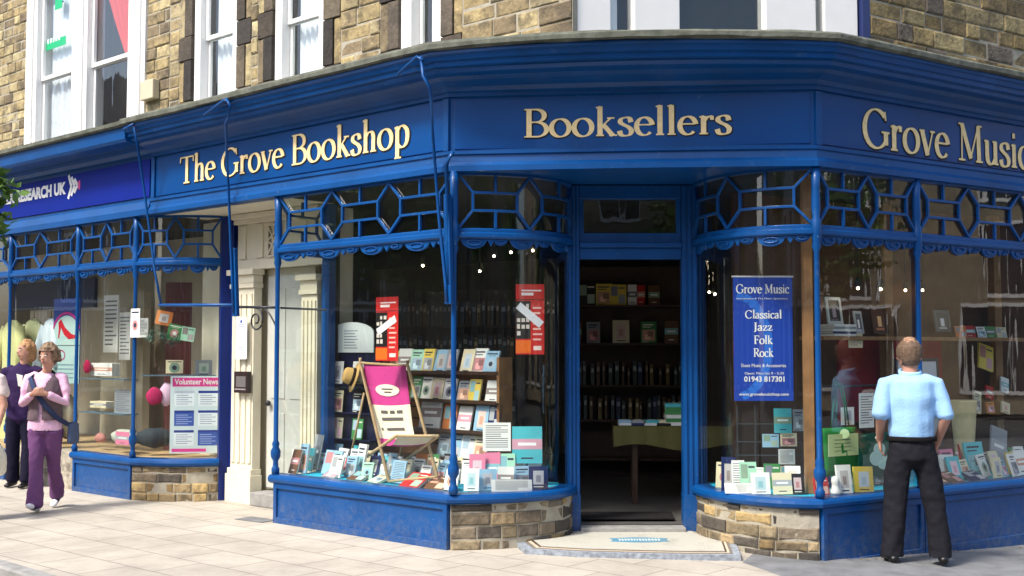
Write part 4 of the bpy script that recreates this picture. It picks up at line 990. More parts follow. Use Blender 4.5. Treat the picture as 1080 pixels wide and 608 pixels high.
row(A, [(466, 12, 'grey'), (478, 11, 'pale blue'), (492, 13, 'white'), (505, 11, 'cream')], tz[0][1], tz[0][0], 0.238, 'on the lowest tier of the brown slatted stand', 'books on the lowest tier of the wooden stand', seed=4)
# card rack under the arched notice
CD = -.72
rk = empty('card_rack', tuple(A.P(A.on(366, 480, CD)[0], .44, CD)), 'dark blue card rack topped by an arched white notice, beside the pink deckchair', 'card rack')
ra, rb = A.on(342, 400, CD)[0], A.on(392, 400, CD)[0]
m = MB(); pbox(m, A, ra, rb, .44, zt(372, CD, 366), CD-.1, CD-.06, srgb(24, 28, 60)); m.build('back_board', 'printed', rk)
m = MB(); za = zt(372, CD, 366); zb_ = zt(352, CD, 366); zc = zt(340, CD, 366); N = 14
pts = [A.P(ra+.02, za, CD-.05), A.P(rb-.02, za, CD-.05)]+[A.P((ra+rb)/2+(rb-ra-.04)/2*math.cos(math.pi*i/N), zb_+(zc-zb_)*math.sin(math.pi*i/N), CD-.05) for i in range(N+1)]
n_ = A.nrm(-1); m.prism(pts, n_*.012, srgb(226, 236, 232)); 
for i in range(7): pbox(m, A, (ra+rb)/2-.1, (ra+rb)/2+.1-.02*(i % 3), za+.04+i*.028, za+.048+i*.028, CD-.0385, CD-.037, srgb(120, 130, 150))
m.build('arched_notice', 'printed', rk)
k = 0
for j, (y0, y1) in enumerate(((405, 380), (435, 411), (463, 440), (489, 468))):
    z0 = zt(y0, CD, 366); h = zt(y1, CD, 366)-z0
    m = MB(); pbox(m, A, ra, rb, z0-.014, z0-.002, CD-.06, CD+.02, srgb(24, 28, 60)); m.build('rack_shelf', 'printed', rk)
    for i, px in enumerate((355, 376)):
        c = [('white', 'white'), ('cream', 'black'), ('cream', 'green'), ('pale blue', 'turquoise')][j][i]
        s_ = A.on(px, 450, CD)[0]; cover(A, s_, z0, .155, h*.95, CD, c, .1, 0, 0, .004, [3, 0, 4, 1][j], 50+k, 'greeting_card', f'{c} card in the {["left", "right"][i]} column, {ORD[j]} row down of the blue card rack', 'card', 'cards in the blue card rack'); k += 1
# arched notice above is part of the rack; red posters hang on the glass line
def poster_red(path, px0, py0, px1, py1, d, lab, seed, flip):
    s0, zt_ = path.on(px0, py0, d) if len(path.p) == 2 else (0, 0); s1, zb = path.on(px1, py1, d); m = MB(); W_ = s1-s0; H_ = zt_-zb; t = .004
    b = lambda x0, x1, y0, y1, q0, q1, c: pbox(m, path, s0+W_*x0, s0+W_*x1, zb+H_*y0, zb+H_*y1, d+q0, d+q1, c)
    red = srgb(205, 38, 34); b(0, 1, 0, 1, 0, t, red); b(0, .52, .22, .76, t, t+.001, srgb(28, 24, 24)); b(0, .52, .02, .2, t, t+.001, srgb(235, 110, 30))
    r = random.Random(seed)
    for i in range(5):
        for j in range(3): 
            if r.random() > .35: b(.04+j*.16, .12+j*.16+r.uniform(0, .05), .27+i*.095, .32+i*.095+r.uniform(0, .02), t+.001, t+.002, srgb(215, 205, 195))
    for i in range(7): b(.6, .95-.1*r.random(), .2+i*.075, .225+i*.075, t, t+.001, srgb(240, 190, 180))
    b(.2, .62, .84, .88, t, t+.001, srgb(245, 230, 225)); b(.2, .9, .90, .92, t, t+.001, srgb(245, 230, 225)); b(.0, 1, .775, .785, t, t+.001, srgb(60, 15, 15)); b(.62, .9, .06, .12, t, t+.001, srgb(245, 220, 210))
    y = (.45, .66) if flip else (.70, .42)
    pbar(m, path, (s0+W_*.08, zb+H_*y[0]), (s0+W_*.9, zb+H_*y[1]), H_*.11, d+t+.002, d+t+.004, srgb(235, 236, 238))
    m.build('hanging_poster', 'printed', label=lab, cat='poster')
poster_red(A, 397, 314, 420, 381, -.35, 'red and black poster with a white diagonal strip, hanging above the pink deckchair', 5, True)
CH = Path([CL.P(CL.L[-1]*.38, 0, -.2), CL.P(CL.L[-1]*.38, 0, -.2)+Vector((1, .1, 0))], 0)
poster_red(CH, 544, 300, 574, 374, 0, 'red and black poster with a white diagonal strip, hanging left of the open door', 6, False)

# --- deckchair with penguin-style book cover sling (plain words kept)
def deckchair():
    d0 = -.42
    loc = A.P(A.on(430, 500, d0)[0], .45, d0)
    t = empty('deckchair', tuple(loc), 'wooden deckchair with pink and cream canvas sling in the left window', 'deckchair')
    pp = lambda px, py, d: A.P(*A.on(px, py, d), d)
    TL, TR = pp(380, 383, -.62), pp(430, 386, -.62)
    FL, FR = pp(410, 508, -.18), pp(461, 503, -.20)
    for nm, a_, b_ in (('back_frame_rail', TL, FL), ('back_frame_rail', TR, FR)):
        m = MB(); m.tube([a_+Vector((0, 0, .05)), a_, b_], (.016), 8); m.build(nm, 'pale_wood', t, smooth=True)
    BL, BR = pp(372, 492, -.66), pp(424, 488, -.66); SL, SR = pp(418, 460, -.12), pp(462, 460, -.12)
    for a_, b_ in ((BL, SL), (BR, SR)):
        m = MB(); m.tube([a_, b_], .015, 8); m.build('seat_frame_rail', 'pale_wood', t, smooth=True)
    for a_, b_ in ((TL, TR), (FL, FR), (SL, SR), (BL, BR)):
        m = MB(); m.tube([a_, b_], .012, 8); m.build('cross_bar', 'pale_wood', t, smooth=True)
    pr = pp(378, 420, -.58); m = MB(); m.tube([pp(384, 415, -.58), pp(366, 500, -.75)], .011, 8); m.tube([pp(432, 420, -.58), pp(420, 492, -.8)], .011, 8); m.build('back_prop', 'pale_wood', t, smooth=True)
    # sling
    n = 30; vs = []; cols = []
    def edge(a_, b_, g):
        p = a_.lerp(b_, g); return p
    kL = [TL+Vector((.03, 0, 0)), pp(391, 424, -.50), pp(398, 462, -.42), pp(412, 470, -.28), SL+Vector((.02, 0, .015))]
    kR = [TR-Vector((.02, 0, 0)), pp(432, 424, -.50), pp(438, 462, -.42), pp(452, 468, -.28), SR+Vector((-.02, 0, .015))]
    def crv(k, g):
        x = g*(len(k)-1); i = min(int(x), len(k)-2); f = x-i; p0 = k[max(i-1, 0)]; p1 = k[i]; p2 = k[i+1]; p3 = k[min(i+2, len(k)-1)]
        return .5*((2*p1)+(p2-p0)*f+(2*p0-5*p1+4*p2-p3)*f*f+(3*p1-p0-3*p2+p3)*f**3)
    m = MB(); pink = srgb(190, 62, 132); cr = srgb(232, 222, 196)
    for i in range(n+1):
        g = i/n; a_, b_ = crv(kL, g), crv(kR, g)
        for j in range(7):
            p = a_.lerp(b_, j/6); p = p-Vector((0, 0, .012*math.sin(math.pi*j/6))); vs.append(p)
    m.v = vs
    for i in range(n):
        c = pink if i/n < .25 else (cr if i/n < .50 else (pink if i/n < .56 else cr if i/n > .78 else pink))
        for j in range(6): m.f.append((i*7+j, i*7+j+1, i*7+8+j, i*7+7+j)); m.c.append(c)
    def so(o):
        s_ = o.modifiers.new('t', 'SOLIDIFY'); s_.thickness = .004
    sl = m.build('sling', 'cloth', t, smooth=True, mods=so)
    # label cartouche and title lines on the back
    nn = (kR[0]-kL[0]).cross(kL[1]-kL[0]).normalized()
    if nn.y > 0: nn = -nn
    def onsl(u, g): a_, b_ = crv(kL, g), crv(kR, g); return a_.lerp(b_, u)+nn*.006-Vector((0, 0, .012*math.sin(math.pi*u)))
    m = MB(); pts = [onsl(.5+.30*math.cos(q)*(1 if abs(math.cos(q)) > .5 else .8), .175+.035*math.sin(q)) for q in [2*math.pi*i/14 for i in range(14)]]; m.prism(pts, nn*.002, cr)
    for g, u0, u1 in ((.165, .36, .64), (.182, .42, .6)):
        m.prism([onsl(u0, g)+nn*.003, onsl(u1, g)+nn*.003, onsl(u1, g+.008)+nn*.003, onsl(u0, g+.008)+nn*.003], nn*.001, srgb(90, 80, 80))
    for g, segs in ((.30, ((.25, .42), (.48, .6), (.66, .8))), (.345, ((.25, .8),)), (.41, ((.2, .25), (.35, .8)))):
        for u0, u1 in segs: m.prism([onsl(u0, g)+nn*.001, onsl(u1, g)+nn*.001, onsl(u1, g+.017)+nn*.001, onsl(u0, g+.017)+nn*.001], nn*.001, srgb(95, 90, 88))
    m.build('sling_print', 'cloth', sl)
    # straw hat
    c = pp(373, 398, -.66); m = MB(); m.lathe((0, 0, 0), [(.001, .10), (.06, .10), (.075, .085), (.085, .02), (.09, .0), (.15, -.006), (.15, -.012), (.001, -.010)], 20, srgb(196, 160, 100))
    m.lathe((0, 0, 0), [(.086, .002), (.0905, .002), (.0885, .03), (.084, .03)], 20, srgb(45, 35, 35))
    q = Matrix.Rotation(R(-72), 3, 'Y')@Matrix.Rotation(R(18), 3, 'X'); m.v = [q@v+c for v in m.v]
    m.build('straw_hat', 'cloth', label='straw hat with a dark band hung on the corner of the deckchair', cat='hat', smooth=True)
deckchair()
# --- books on the turquoise cloth in the left window
def onbed(path, items, group, where, seed, z=.447, cat='book'):
    r = random.Random(seed)
    for i, (px, py, w_, h, d, c, tilt, st, lab) in enumerate(items):
        s_ = path.on(px, py, d)[0]; cover(path, s_, z, w_*1.15, h*1.15, d, c, tilt, r.uniform(-.25, .25), r.uniform(-.03, .03), .02 if cat == 'book' else .004, st, seed*50+i, cat.replace(' ', '_'), lab+' '+where, cat, group)
onbed(A, [(308, 490, .11, .20, -.12, 'brown', .3, 1, 'brown book leaning at the far left corner'), (318, 490, .13, .24, -.2, 'pale blue', .15, 0, 'pale blue book at the left end'),
          (330, 475, .13, .30, -.45, 'grey', .2, 1, 'tall grey book at the left end'), (347, 490, .17, .20, -.3, 'pale blue', .35, 4, 'pale blue leaning book before the card rack'),
          (365, 492, .10, .12, -.5, 'red', .4, 1, 'small red book before the card rack'), (377, 480, .13, .26, -.35, 'white', .2, 0, 'white book by the deckchair leg'),
          (392, 490, .12, .17, -.45, 'navy', .35, 3, 'navy book under the deckchair'), (404, 490, .10, .15, -.6, 'turquoise', .3, 1, 'turquoise book under the deckchair'),
          (423, 495, .15, .17, -.35, 'cream', .3, 4, 'cream book under the pink seat'), (441, 492, .13, .20, -.55, 'orange', .25, 1, 'orange book right of the deckchair'),
          (452, 490, .14, .2, -.6, 'green', .25, 0, 'green book right of the deckchair'), (470, 488, .13, .21, -.62, 'black', .25, 4, 'black book at the foot of the wooden stand')],
      'books standing on the turquoise cloth', 'in the left window', 9)
onbed(A, [(345, 505, .17, .13, -.12, 'grey', 1.1, 0, 'grey book lying nearly flat at the left front'), (373, 507, .17, .14, -.14, 'brown', 1.15, 4, 'brown book lying nearly flat beside the deckchair'),
          (392, 508, .16, .14, -.13, 'cream', 1.2, 0, 'cream book lying nearly flat beside the deckchair'), (430, 512, .22, .17, -.10, 'red', 1.0, 4, 'wide red and cream book lying near the glass'), (456, 512, .18, .16, -.12, 'brown', 1.05, 4, 'patterned brown book lying near the glass')],
      'books lying on the turquoise cloth', 'in the left window', 12)
def more(path, specs, group, where, z=.447, cat='book'):
    r = random.Random(len(specs)*7+int(specs[0][0]))
    for i, (px, d, c) in enumerate(specs):
        s_ = path.on(px, 480, d)[0]; w_ = r.uniform(.11, .16); st = r.choice([0, 1, 3, 4, 2, 5])
        cover(path, s_, z, w_, w_*r.uniform(1.3, 1.55), d, c, r.uniform(.15, .4), r.uniform(-.3, .3), r.uniform(-.04, .04), .018, st, int(px)*3+i, cat, f'{c} book, {ORD[i] if i else "leftmost"} {"from the left " if i else ""}{where}', cat, group)
more(A, [(324, -.36, 'turquoise'), (340, -.5, 'white'), (356, -.52, 'white'), (384, -.62, 'cream'), (400, -.70, 'pale blue'), (414, -.66, 'white'), (430, -.72, 'white'), (446, -.74, 'pale blue'), (463, -.72, 'white'), (478, -.70, 'cream')], 'books in the rear row on the turquoise cloth', 'in the left window rear row')
more(A, [(352, -.16, 'white'), (368, -.26, 'pale blue'), (386, -.22, 'mint'), (404, -.26, 'white'), (418, -.22, 'pale blue'), (446, -.3, 'white'), (462, -.3, 'pale blue'), (474, -.16, 'white')], 'books in the middle row on the turquoise cloth', 'in the left window middle row')
# dim bookcase far back behind the curved left window
B2 = Path([(-1.4, 12.9), (.05, 12.9)], 0)
b2 = empty('bookcase', (-.7, 12.9, .1), 'dim rear bookcase of book spines seen through the left curved window', 'bookcase')
m = MB(); pbox(m, B2, -.2, 1.5, .1, 2.3, -.32, -.30); pbox(m, B2, -.2, -.17, .1, 2.3, -.299, 0); pbox(m, B2, 1.47, 1.5, .1, 2.3, -.299, 0); m.build('carcass', 'dark_wood', b2)
r = random.Random(10); proto = {}
for j in range(4):
    z = .75+j*.38; m = MB(); pbox(m, B2, -.169, 1.469, z-.025, z, -.299, .0); m.build('shelf', 'dark_wood', b2)
    x = -.14
    while x < 1.42:
        tk = r.uniform(.025, .05); h = r.uniform(.2, .29); c = r.choice([(60, 90, 80), (90, 70, 50), (110, 120, 110), (50, 60, 80), (120, 100, 60), (70, 75, 72), (85, 50, 45)])
        key = (r.randrange(9)); loc = B2.P(x, z+.001, -.05)
        if key not in proto:
            m = MB(); pbox(m, B2, x, x+tk, z+.001, z+.001+h, -.2, -.03, srgb(*c)); pbox(m, B2, x+.004, x+tk-.004, z+h*.6, z+h*.8, -.031, -.0295, srgb(*[min(255, q+90) for q in c]))
            o = m.build('book', 'printed', label='dark spined book standing in the dim bookcase at the back of the left window', cat='book', group='spines in the dim rear bookcase'); proto[key] = (o, x, z, tk)
        else:
            o, px_, pz_, tk = proto[key]; n_ = o.copy(); COL.objects.link(n_); n_.location = o.location+Vector((x-px_, 0, z-pz_)); 
        x += tk+r.uniform(.002, .03)
# --- curved left window front
CF = Path([P1+Vector((-.1, .25)), P1+Vector((1, .28))], 0)
onbed(CF, [(497, 500, .11, .16, .08, 'white', .2, 3, 'white card right of the window post'), (515, 500, .13, .15, .02, 'pale blue', .2, 3, 'pale blue card, second along the curved sill'), (533, 505, .12, .17, .05, 'white', .2, 1, 'white card with band, third along the curved sill'), (552, 500, .13, .17, .0, 'pale blue', .2, 0, 'pale blue card near the end of the curved sill')], 'cards on the curved left sill', 'in the curved window', 14, cat='card')
onbed(CF, [(540, 520, .30, .085, .13, 'white', .25, 2, 'wide low white card with printed lines, at the front')], 'cards on the curved left sill', 'in the curved window', 15, cat='card')
onbed(CF, [(503, 480, .12, .24, -.22, 'pink', .2, 3, 'pink card, leftmost of the rear row'), (519, 480, .12, .25, -.25, 'pink', .2, 1, 'pink card with band, second in the rear row'), (535, 480, .12, .24, -.25, 'mint', .2, 4, 'mint card, third in the rear row')], 'cards behind the curved left sill', 'in the curved window', 16, cat='card')
def stand(px, py0, py1, w_, path, d, col, lab, seed, style):
    s_, z0 = path.on(px, py1, d); _, z1 = path.on(px, py0, d)
    o = cover(path, s_, z0, w_, z1-z0, d, col, .12, 0, 0, .012, style, seed, 'display_card', lab, 'display card')
    m = MB(); m.tube([path.P(s_, .44, d-.05), path.P(s_, z0+.05, d-.03)], .008, 6, srgb(30, 40, 70)); m.lathe(path.P(s_, .445, d-.05), [(.06, 0), (.06, .008), (.01, .012)], 12, srgb(30, 40, 70)); m.build('card_stand', 'printed', o)
stand(524, 446, 476, .24, CF, -.30, 'white', 'pale green edged white display card on a stand left of the blue one', 21, 2)
stand(556, 450, 489, .26, CF, -.30, 'turquoise', 'large turquoise display card on a stand by the door post', 22, 1)
stand(568, 492, 516, .16, CF, .0, 'navy', 'small display card with dark picture at the right end of the curved sill', 23, 3)
# --- lamps in the shop
def spot(path, px, py, d, lab, e=6):
    s_, z_ = path.on(px, py, d); p = path.P(s_, z_, d)
    t = empty('spotlight', tuple(p+Vector((0, 0, .12))), lab, 'spotlight', 'small lit spotlights on the shop ceiling')
    m = MB(); m.lathe(p+Vector((0, 0, .03)), [(.035, 0), (.03, .06), (.01, .09)], 10, srgb(40, 40, 40)); m.tube([p+Vector((0, 0, .1)), Vector((p.x, p.y, 3.062))], .006, 6, srgb(40, 40, 40)); m.build('lamp_housing', 'printed', t)
    m = MB(); m.ball(p+Vector((0, 0, .015)), .013); b = m.build('bulb', 'bulb', t, smooth=True)
    l = bpy.data.lights.new('lamp_light', 'POINT'); l.energy = e*.035; l.color = (1, .8, .55); l.shadow_soft_size = .03; lo = bpy.data.objects.new('lamp_light', l); COL.objects.link(lo); lo.parent = t; lo.location = (0, 0, -.17)
spot(B, 905, 306, -.85, 'lit spotlight above the stacked books, leftmost in the music window', 5)
spot(B, 929, 307, -.85, 'lit spotlight above the stacked books, second in the music window', 5)
spot(B, 955, 308, -1.2, 'small lit spotlight left of the blue post in the music window', 3)
spot(B, 973, 308, -1.2, 'small lit spotlight right of the blue post in the music window', 3)
for px, py, e, lab in ((506, 288, 3, 'lit spotlight nearest the blue post in the left curved window'), (521, 272, 3, 'lit spotlight, second from the blue post in the left curved window'), (539, 268, 2, 'lit spotlight, third from the blue post in the left curved window'), (562, 266, 3, 'lit spotlight nearest the door in the left curved window'), (446, 282, 2, 'lit spotlight above the wooden book stand, left of the blue post')):
    spot(CF, px, py, -2.2, lab, e)
for px, py, lab in ((748, 310, 'lit spotlight nearest the door frame, left of the blue banner'), (754, 312, 'lit spotlight between the door frame and the banner')): spot(CF, px, py, -2.6, lab, 3)
# --- through the door: shelves, table, books
BK = Path([(.1, 13.4), (3.2, 13.1)], 0)
bc = empty('bookcase', (1.2, 13.4, .1), 'dark bookcase of face out books seen through the open door', 'bookcase')
x0, x1 = BK.on(596, 350)[0], BK.on(735, 350)[0]
zs = [.35, .8, 1.2, BK.on(650, 362)[1], BK.on(650, 322)[1]]
m = MB(); pbox(m, BK, x0, x0+.03, .1, 2.6, -.3, 0); pbox(m, BK, x1-.03, x1, .1, 2.6, -.3, 0); pbox(m, BK, x0, x1, .1, 2.6, -.33, -.301); m.build('carcass', 'dark_wood', bc)
for z in zs:
    m = MB(); pbox(m, BK, x0+.031, x1-.031, z-.025, z, -.30, .02); m.build('shelf', 'dark_wood', bc)
row(BK, [(604, 10, 'red'), (619, 16, 'black'), (637, 15, 'yellow'), (652, 15, 'yellow'), (667, 8, 'white'), (676, 7, 'red'), (690, 10, 'brown')], -.05, zs[4]+.001, .25, 'on the top shelf seen through the door', 'books on the top shelf of the bookcase', py=320, seed=31, tilt=.12)
row(BK, [(606, 12, 'brown'), (626, 12, 'grey'), (655, 15, 'cream'), (684, 14, 'green'), (708, 12, 'brown')], -.05, zs[3]+.001, .27, 'on the second shelf seen through the door', 'books on the second shelf of the bookcase', py=350, seed=32, tilt=.12)
for jj in (1, 2):
    x = x0+.06; k_ = 0
    while x < x1-.1:
        o, px_, pz_, tk = proto[r.choice(list(proto))]; n_ = o.copy(); COL.objects.link(n_); q_ = BK.P(x, zs[jj]+.001, -.05)-B2.P(px_, pz_+.001, -.05); n_.location = o.location+q_
        n_['label'] = 'dark spined book on the lower shelves seen through the open door'; n_['group'] = 'spines on the lower shelves through the door'; x += tk+r.uniform(.004, .07)
TP = Path([(1.0, 11.15), (3.0, 11.0)], 0)
tb = empty('display_table', (1.75, 11.3, .105), 'table under an olive cloth stacked with books inside the door', 'table')
s0 = TP.on(648, 450)[0]; s1 = s0+1.3; zt2 = TP.on(690, 450)[1]
m = MB(); pbox(m, TP, s0, s1, zt2-.03, zt2, -.75, .0); m.build('tabletop', 'dark_wood', tb)
m = MB(); n = 40
for (q0, q1) in (((s0-.01, .012), (s1+.01, .012)), ((s0-.012, -.75), (s0-.012, .012))):
    vs = []
    for i in range(n+1):
        g = i/n; s_ = q0[0]+(q1[0]-q0[0])*g; d_ = q0[1]+(q1[1]-q0[1])*g; w_ = .012*math.sin(g*45)
        vs += [TP.P(s_, zt2+.004, d_), TP.P(s_, zt2-.2+.03*math.sin(g*9), d_+w_+.01)]
    m.add(vs, [(2*i, 2*i+2, 2*i+3, 2*i+1) for i in range(n)], srgb(104, 100, 60))
m.build('table_cover', 'cloth', tb, smooth=True)
for sx in (s0+.2, s1-.1):
    for dy in (-.1, -.65):
        m = MB(); pbox(m, TP, sx-.025, sx+.025, .105, zt2-.031, dy-.025, dy+.025); m.build('leg', 'dark_wood', tb)
def flat_book(path, s_, d, z, w_, l_, t, col, lab, group, yaw=0, seed=0):
    m = MB(); c = srgb(*PAL[col]); p = path.P(s_, z, d); q = Matrix.Rotation(math.atan2(path.dirn(s_).y, path.dirn(s_).x)+yaw, 3, 'Z')
    B8 = lambda x0, x1, y0, y1, z0, z1, cc: m.hexa([p+q@Vector((x, y, 0))+Vector((0, 0, zz_)) for zz_ in (z0, z1) for x, y in ((x0, y0), (x1, y0), (x1, y1), (x0, y1))], cc)
    B8(-w_/2, w_/2, -l_/2, l_/2, 0, .003, c); B8(-w_/2+.004, w_/2-.004, -l_/2+.003, l_/2-.004, .003, t-.003, srgb(228, 222, 205)); B8(-w_/2, w_/2, -l_/2, l_/2, t-.003, t, c); B8(-w_/2, w_/2, -l_/2, -l_/2+.003, .003, t-.003, c)
    B8(-w_/3, w_/3, -l_/4, l_/4, t, t+.0006, srgb(240, 238, 225)); m.build('book', 'printed', label=lab, cat='book', group=group)
cl_ = ['white', 'pale blue', 'navy', 'grey', 'white', 'turquoise', 'black', 'cream', 'pale blue']
for i in range(5):
    for j in range(2): flat_book(TP, s0+.1+i*.13, -.12, zt2+.006+j*.026, .12, .2, .024, cl_[(i*2+j) % 9], f'{cl_[(i*2+j) % 9]} book lying {["under", "atop"][j]} its pile, {ORD[i]} pile from the left on the olive cloth', 'books lying on the table', rng.uniform(-.1, .1))
for j in range(6):
    c = ['white', 'green', 'white', 'green', 'green', 'turquoise'][j]; flat_book(TP, TP.on(713, 440)[0], -.14, zt2+.006+j*.036, .2, .25, .034, c, f'{c} book, {ORD[j]} from the bottom of the tall green pile on the table', 'books in the tall pile', rng.uniform(-.15, .15))

# --- banner in the right curved window
BN = Path([Vector((CR.P(CR.L[-1]*.35).x-.1, 9.42)), Vector((CR.P(CR.L[-1]*.35).x+1, 9.42))], 0)
s0, z1 = BN.on(773, 292); s1, z0 = BN.on(837, 423)
bn = empty('banner', tuple(BN.P((s0+s1)/2, z0, 0)), 'blue hanging banner listing classical, jazz, folk and rock music', 'banner')
m = MB(); pbox(m, BN, s0, s1, z0, z1, -.004, 0, srgb(22, 62, 160)); m.build('cloth_panel', 'printed', bn)
m = MB(); arcp = [(s0+.02+.30*math.cos(R(a_))*.9, z0+.45+.42*math.sin(R(a_))) for a_ in range(-80, 100, 12)]
for p, q in zip(arcp, arcp[1:]): pbar(m, BN, p, q, .07, .0004, .001, srgb(40, 105, 200))
m.build('faint_curve', 'printed', bn)
m = MB(); m.tube([BN.P(s0-.01, z1, -.002), BN.P(s1+.01, z1, -.002)], .008, 8, srgb(200, 200, 205)); m.build('top_rail', 'printed', bn)
BW = s1-s0
def bline(txt, frac_x, py, cap, wfrac):
    z = BN.on(805, py)[1]; size = cap/1200*9.4; wd = word_width(txt)*size; st = wfrac*BW/wd
    m = MB(); serif(m, txt, lambda x, y, d: BN.P(s0+BW*frac_x+x, z+y, d), size, st, depth0=.002, th=.001, layer=.0001, a=.085, b=.035); m.build('banner_word', 'white_paint', bn)
bline('Grove Music', .05, 309.5, 9.5, .9); bline('Classical', .2, 336, 8.5, .62); bline('Jazz', .34, 349, 8.5, .32); bline('Folk', .34, 363, 8.8, .32); bline('Rock', .33, 376.5, 8.8, .34)
zb2 = lambda py: BN.on(805, py)[1]
sans('Sheet Music & Accessories', BN, s0+BW*.12, zb2(387.5), BW*.76, .028, .002, 'white_paint', bn, 'banner_word', extr=.001)
sans('Open: Mon-Sat 9 - 5.30', BN, s0+BW*.18, zb2(396), BW*.66, .026, .002, 'white_paint', bn, 'banner_word', extr=.001)
sans('01943 817301', BN, s0+BW*.17, zb2(403), BW*.68, .046, .002, 'white_paint', bn, 'banner_word', bold=.02, extr=.001)
sans('www.grovebookshop.com', BN, s0+BW*.08, zb2(418.5), BW*.84, .032, .002, 'white_paint', bn, 'banner_word', bold=.008, extr=.001)
sans('Instruments & The Music Specialists', BN, s0+BW*.06, zb2(316.5), BW*.86, .018, .002, 'white_paint', bn, 'banner_word', extr=.001)
m = MB(); pp_ = Vector((2.43, 9.36, 0)); m.hexa([pp_+Vector((x, y, z)) for z in (.44, 3.05) for x, y in ((-.035, -.04), (.035, -.04), (.035, .04), (-.035, .04))]); m.build('timber_post', 'wood', shop)
# cards and discs in the right curved window
CG = Path([Vector((1.65, 9.35)), Vector((2.65, 9.30))], 0)
onbed(CG, [(768, 500, .10, .24, -.1, 'navy', .1, 3, 'navy card at the left end'), (779, 510, .09, .22, -.06, 'white', .15, 2, 'white printed card, second from the door'), (790, 510, .12, .21, -.05, 'mint', .15, 4, 'mint card with pictures, third from the door'),
           (783, 520, .24, .075, .06, 'white', .5, 2, 'wide low white card'), (803, 520, .135, .15, .1, 'white', .2, 3, 'white card with red figure, middle of the sill'), (826, 520, .14, .15, .1, 'cream', .2, 1, 'cream card beside the white one, middle of the sill'), (842, 520, .1, .14, .06, 'black', .2, 3, 'black card near the blue post')],
      'cards on the curved right sill', 'in the right curved window', 41, cat='card')
WR = Path([Vector((1.75, 9.85)), Vector((2.95, 9.8))], 0)
def wire(px0, py0, py1, col, w_, lab, seed, st):
    s_, z0 = WR.on(px0, py1); _, z1 = WR.on(px0, py0); cover(WR, s_, z0, w_, z1-z0, 0, col, .06, 0, 0, .01, st, seed, 'music_disc', lab, 'music disc', 'music discs in the wire rack')
rc = empty('wire_rack', (2.2, 9.9, .44), 'dark wire rack of discs behind the right curved window', 'rack')
m = MB()
for px in (778, 797, 824, 846):
    s_ = WR.on(px, 450)[0]; m.tube([WR.P(s_, .44, -.02), WR.P(s_, WR.on(px, 428)[1], -.02)], .006, 6, srgb(60, 62, 66))
for py in (447, 466, 480, 497, 508): m.tube([WR.P(WR.on(776, py)[0], WR.on(790, py)[1]-.004, -.012), WR.P(WR.on(850, py)[0], WR.on(790, py)[1]-.004, -.012)], .005, 6, srgb(60, 62, 66))
m.build('frame', 'printed', rc)
wire(826, 431, 457, 'turquoise', .15, 'turquoise disc sleeve at the top of the wire rack', 61, 1); wire(843, 432, 455, 'grey', .1, 'grey sleeve at the top right of the wire rack', 62, 0)
wire(813, 458, 472, 'pale blue', .14, 'pale blue disc, left one in the second row of the wire rack', 63, 4); wire(832, 457, 471, 'cream', .14, 'cream disc, right one in the second row of the wire rack', 64, 0)
wire(830, 474, 490, 'white', .14, 'white disc in the third row of the wire rack', 65, 2); wire(812, 494, 503, 'navy', .12, 'navy disc, left one in the bottom row of the wire rack', 66, 0); wire(831, 492, 504, 'cream', .13, 'cream disc, right one in the bottom row of the wire rack', 67, 4)

# --- music window (behind B)
def zB(py, d, px=960): return B.on(px, py, d)[1]
SD = -.95
sh = empty('wall_shelf', tuple(B.P(1.2, zB(358, SD), SD)), 'long brown shelf of stacked books across the music window', 'shelf')
zS = B.on(900, 355, SD)[1]
m = MB(); pbox(m, B, B.on(862, 350, SD)[0], 4.6, zS-.035, zS, SD-.22, SD+.08); m.build('board', 'wood', sh, bevel=.003)
for px in (945, 1060):
    s_ = B.on(px, 400, SD-.2)[0]; m = MB(); pbox(m, B, s_-.09, s_+.03, .43, 3.05, SD-.32, SD-.24); m.build('upright', 'wood', sh)
for j in range(5):
    c = ['white', 'navy', 'white', 'grey', 'white'][j]; flat_book(B, B.on(886, 350, SD)[0], SD-.04, zS+.001+j*.022, .30, .2, .02, c, f'{c} book, {ORD[j]} from the bottom of the stack on the brown shelf', 'books stacked on the brown shelf', rng.uniform(-.04, .04))
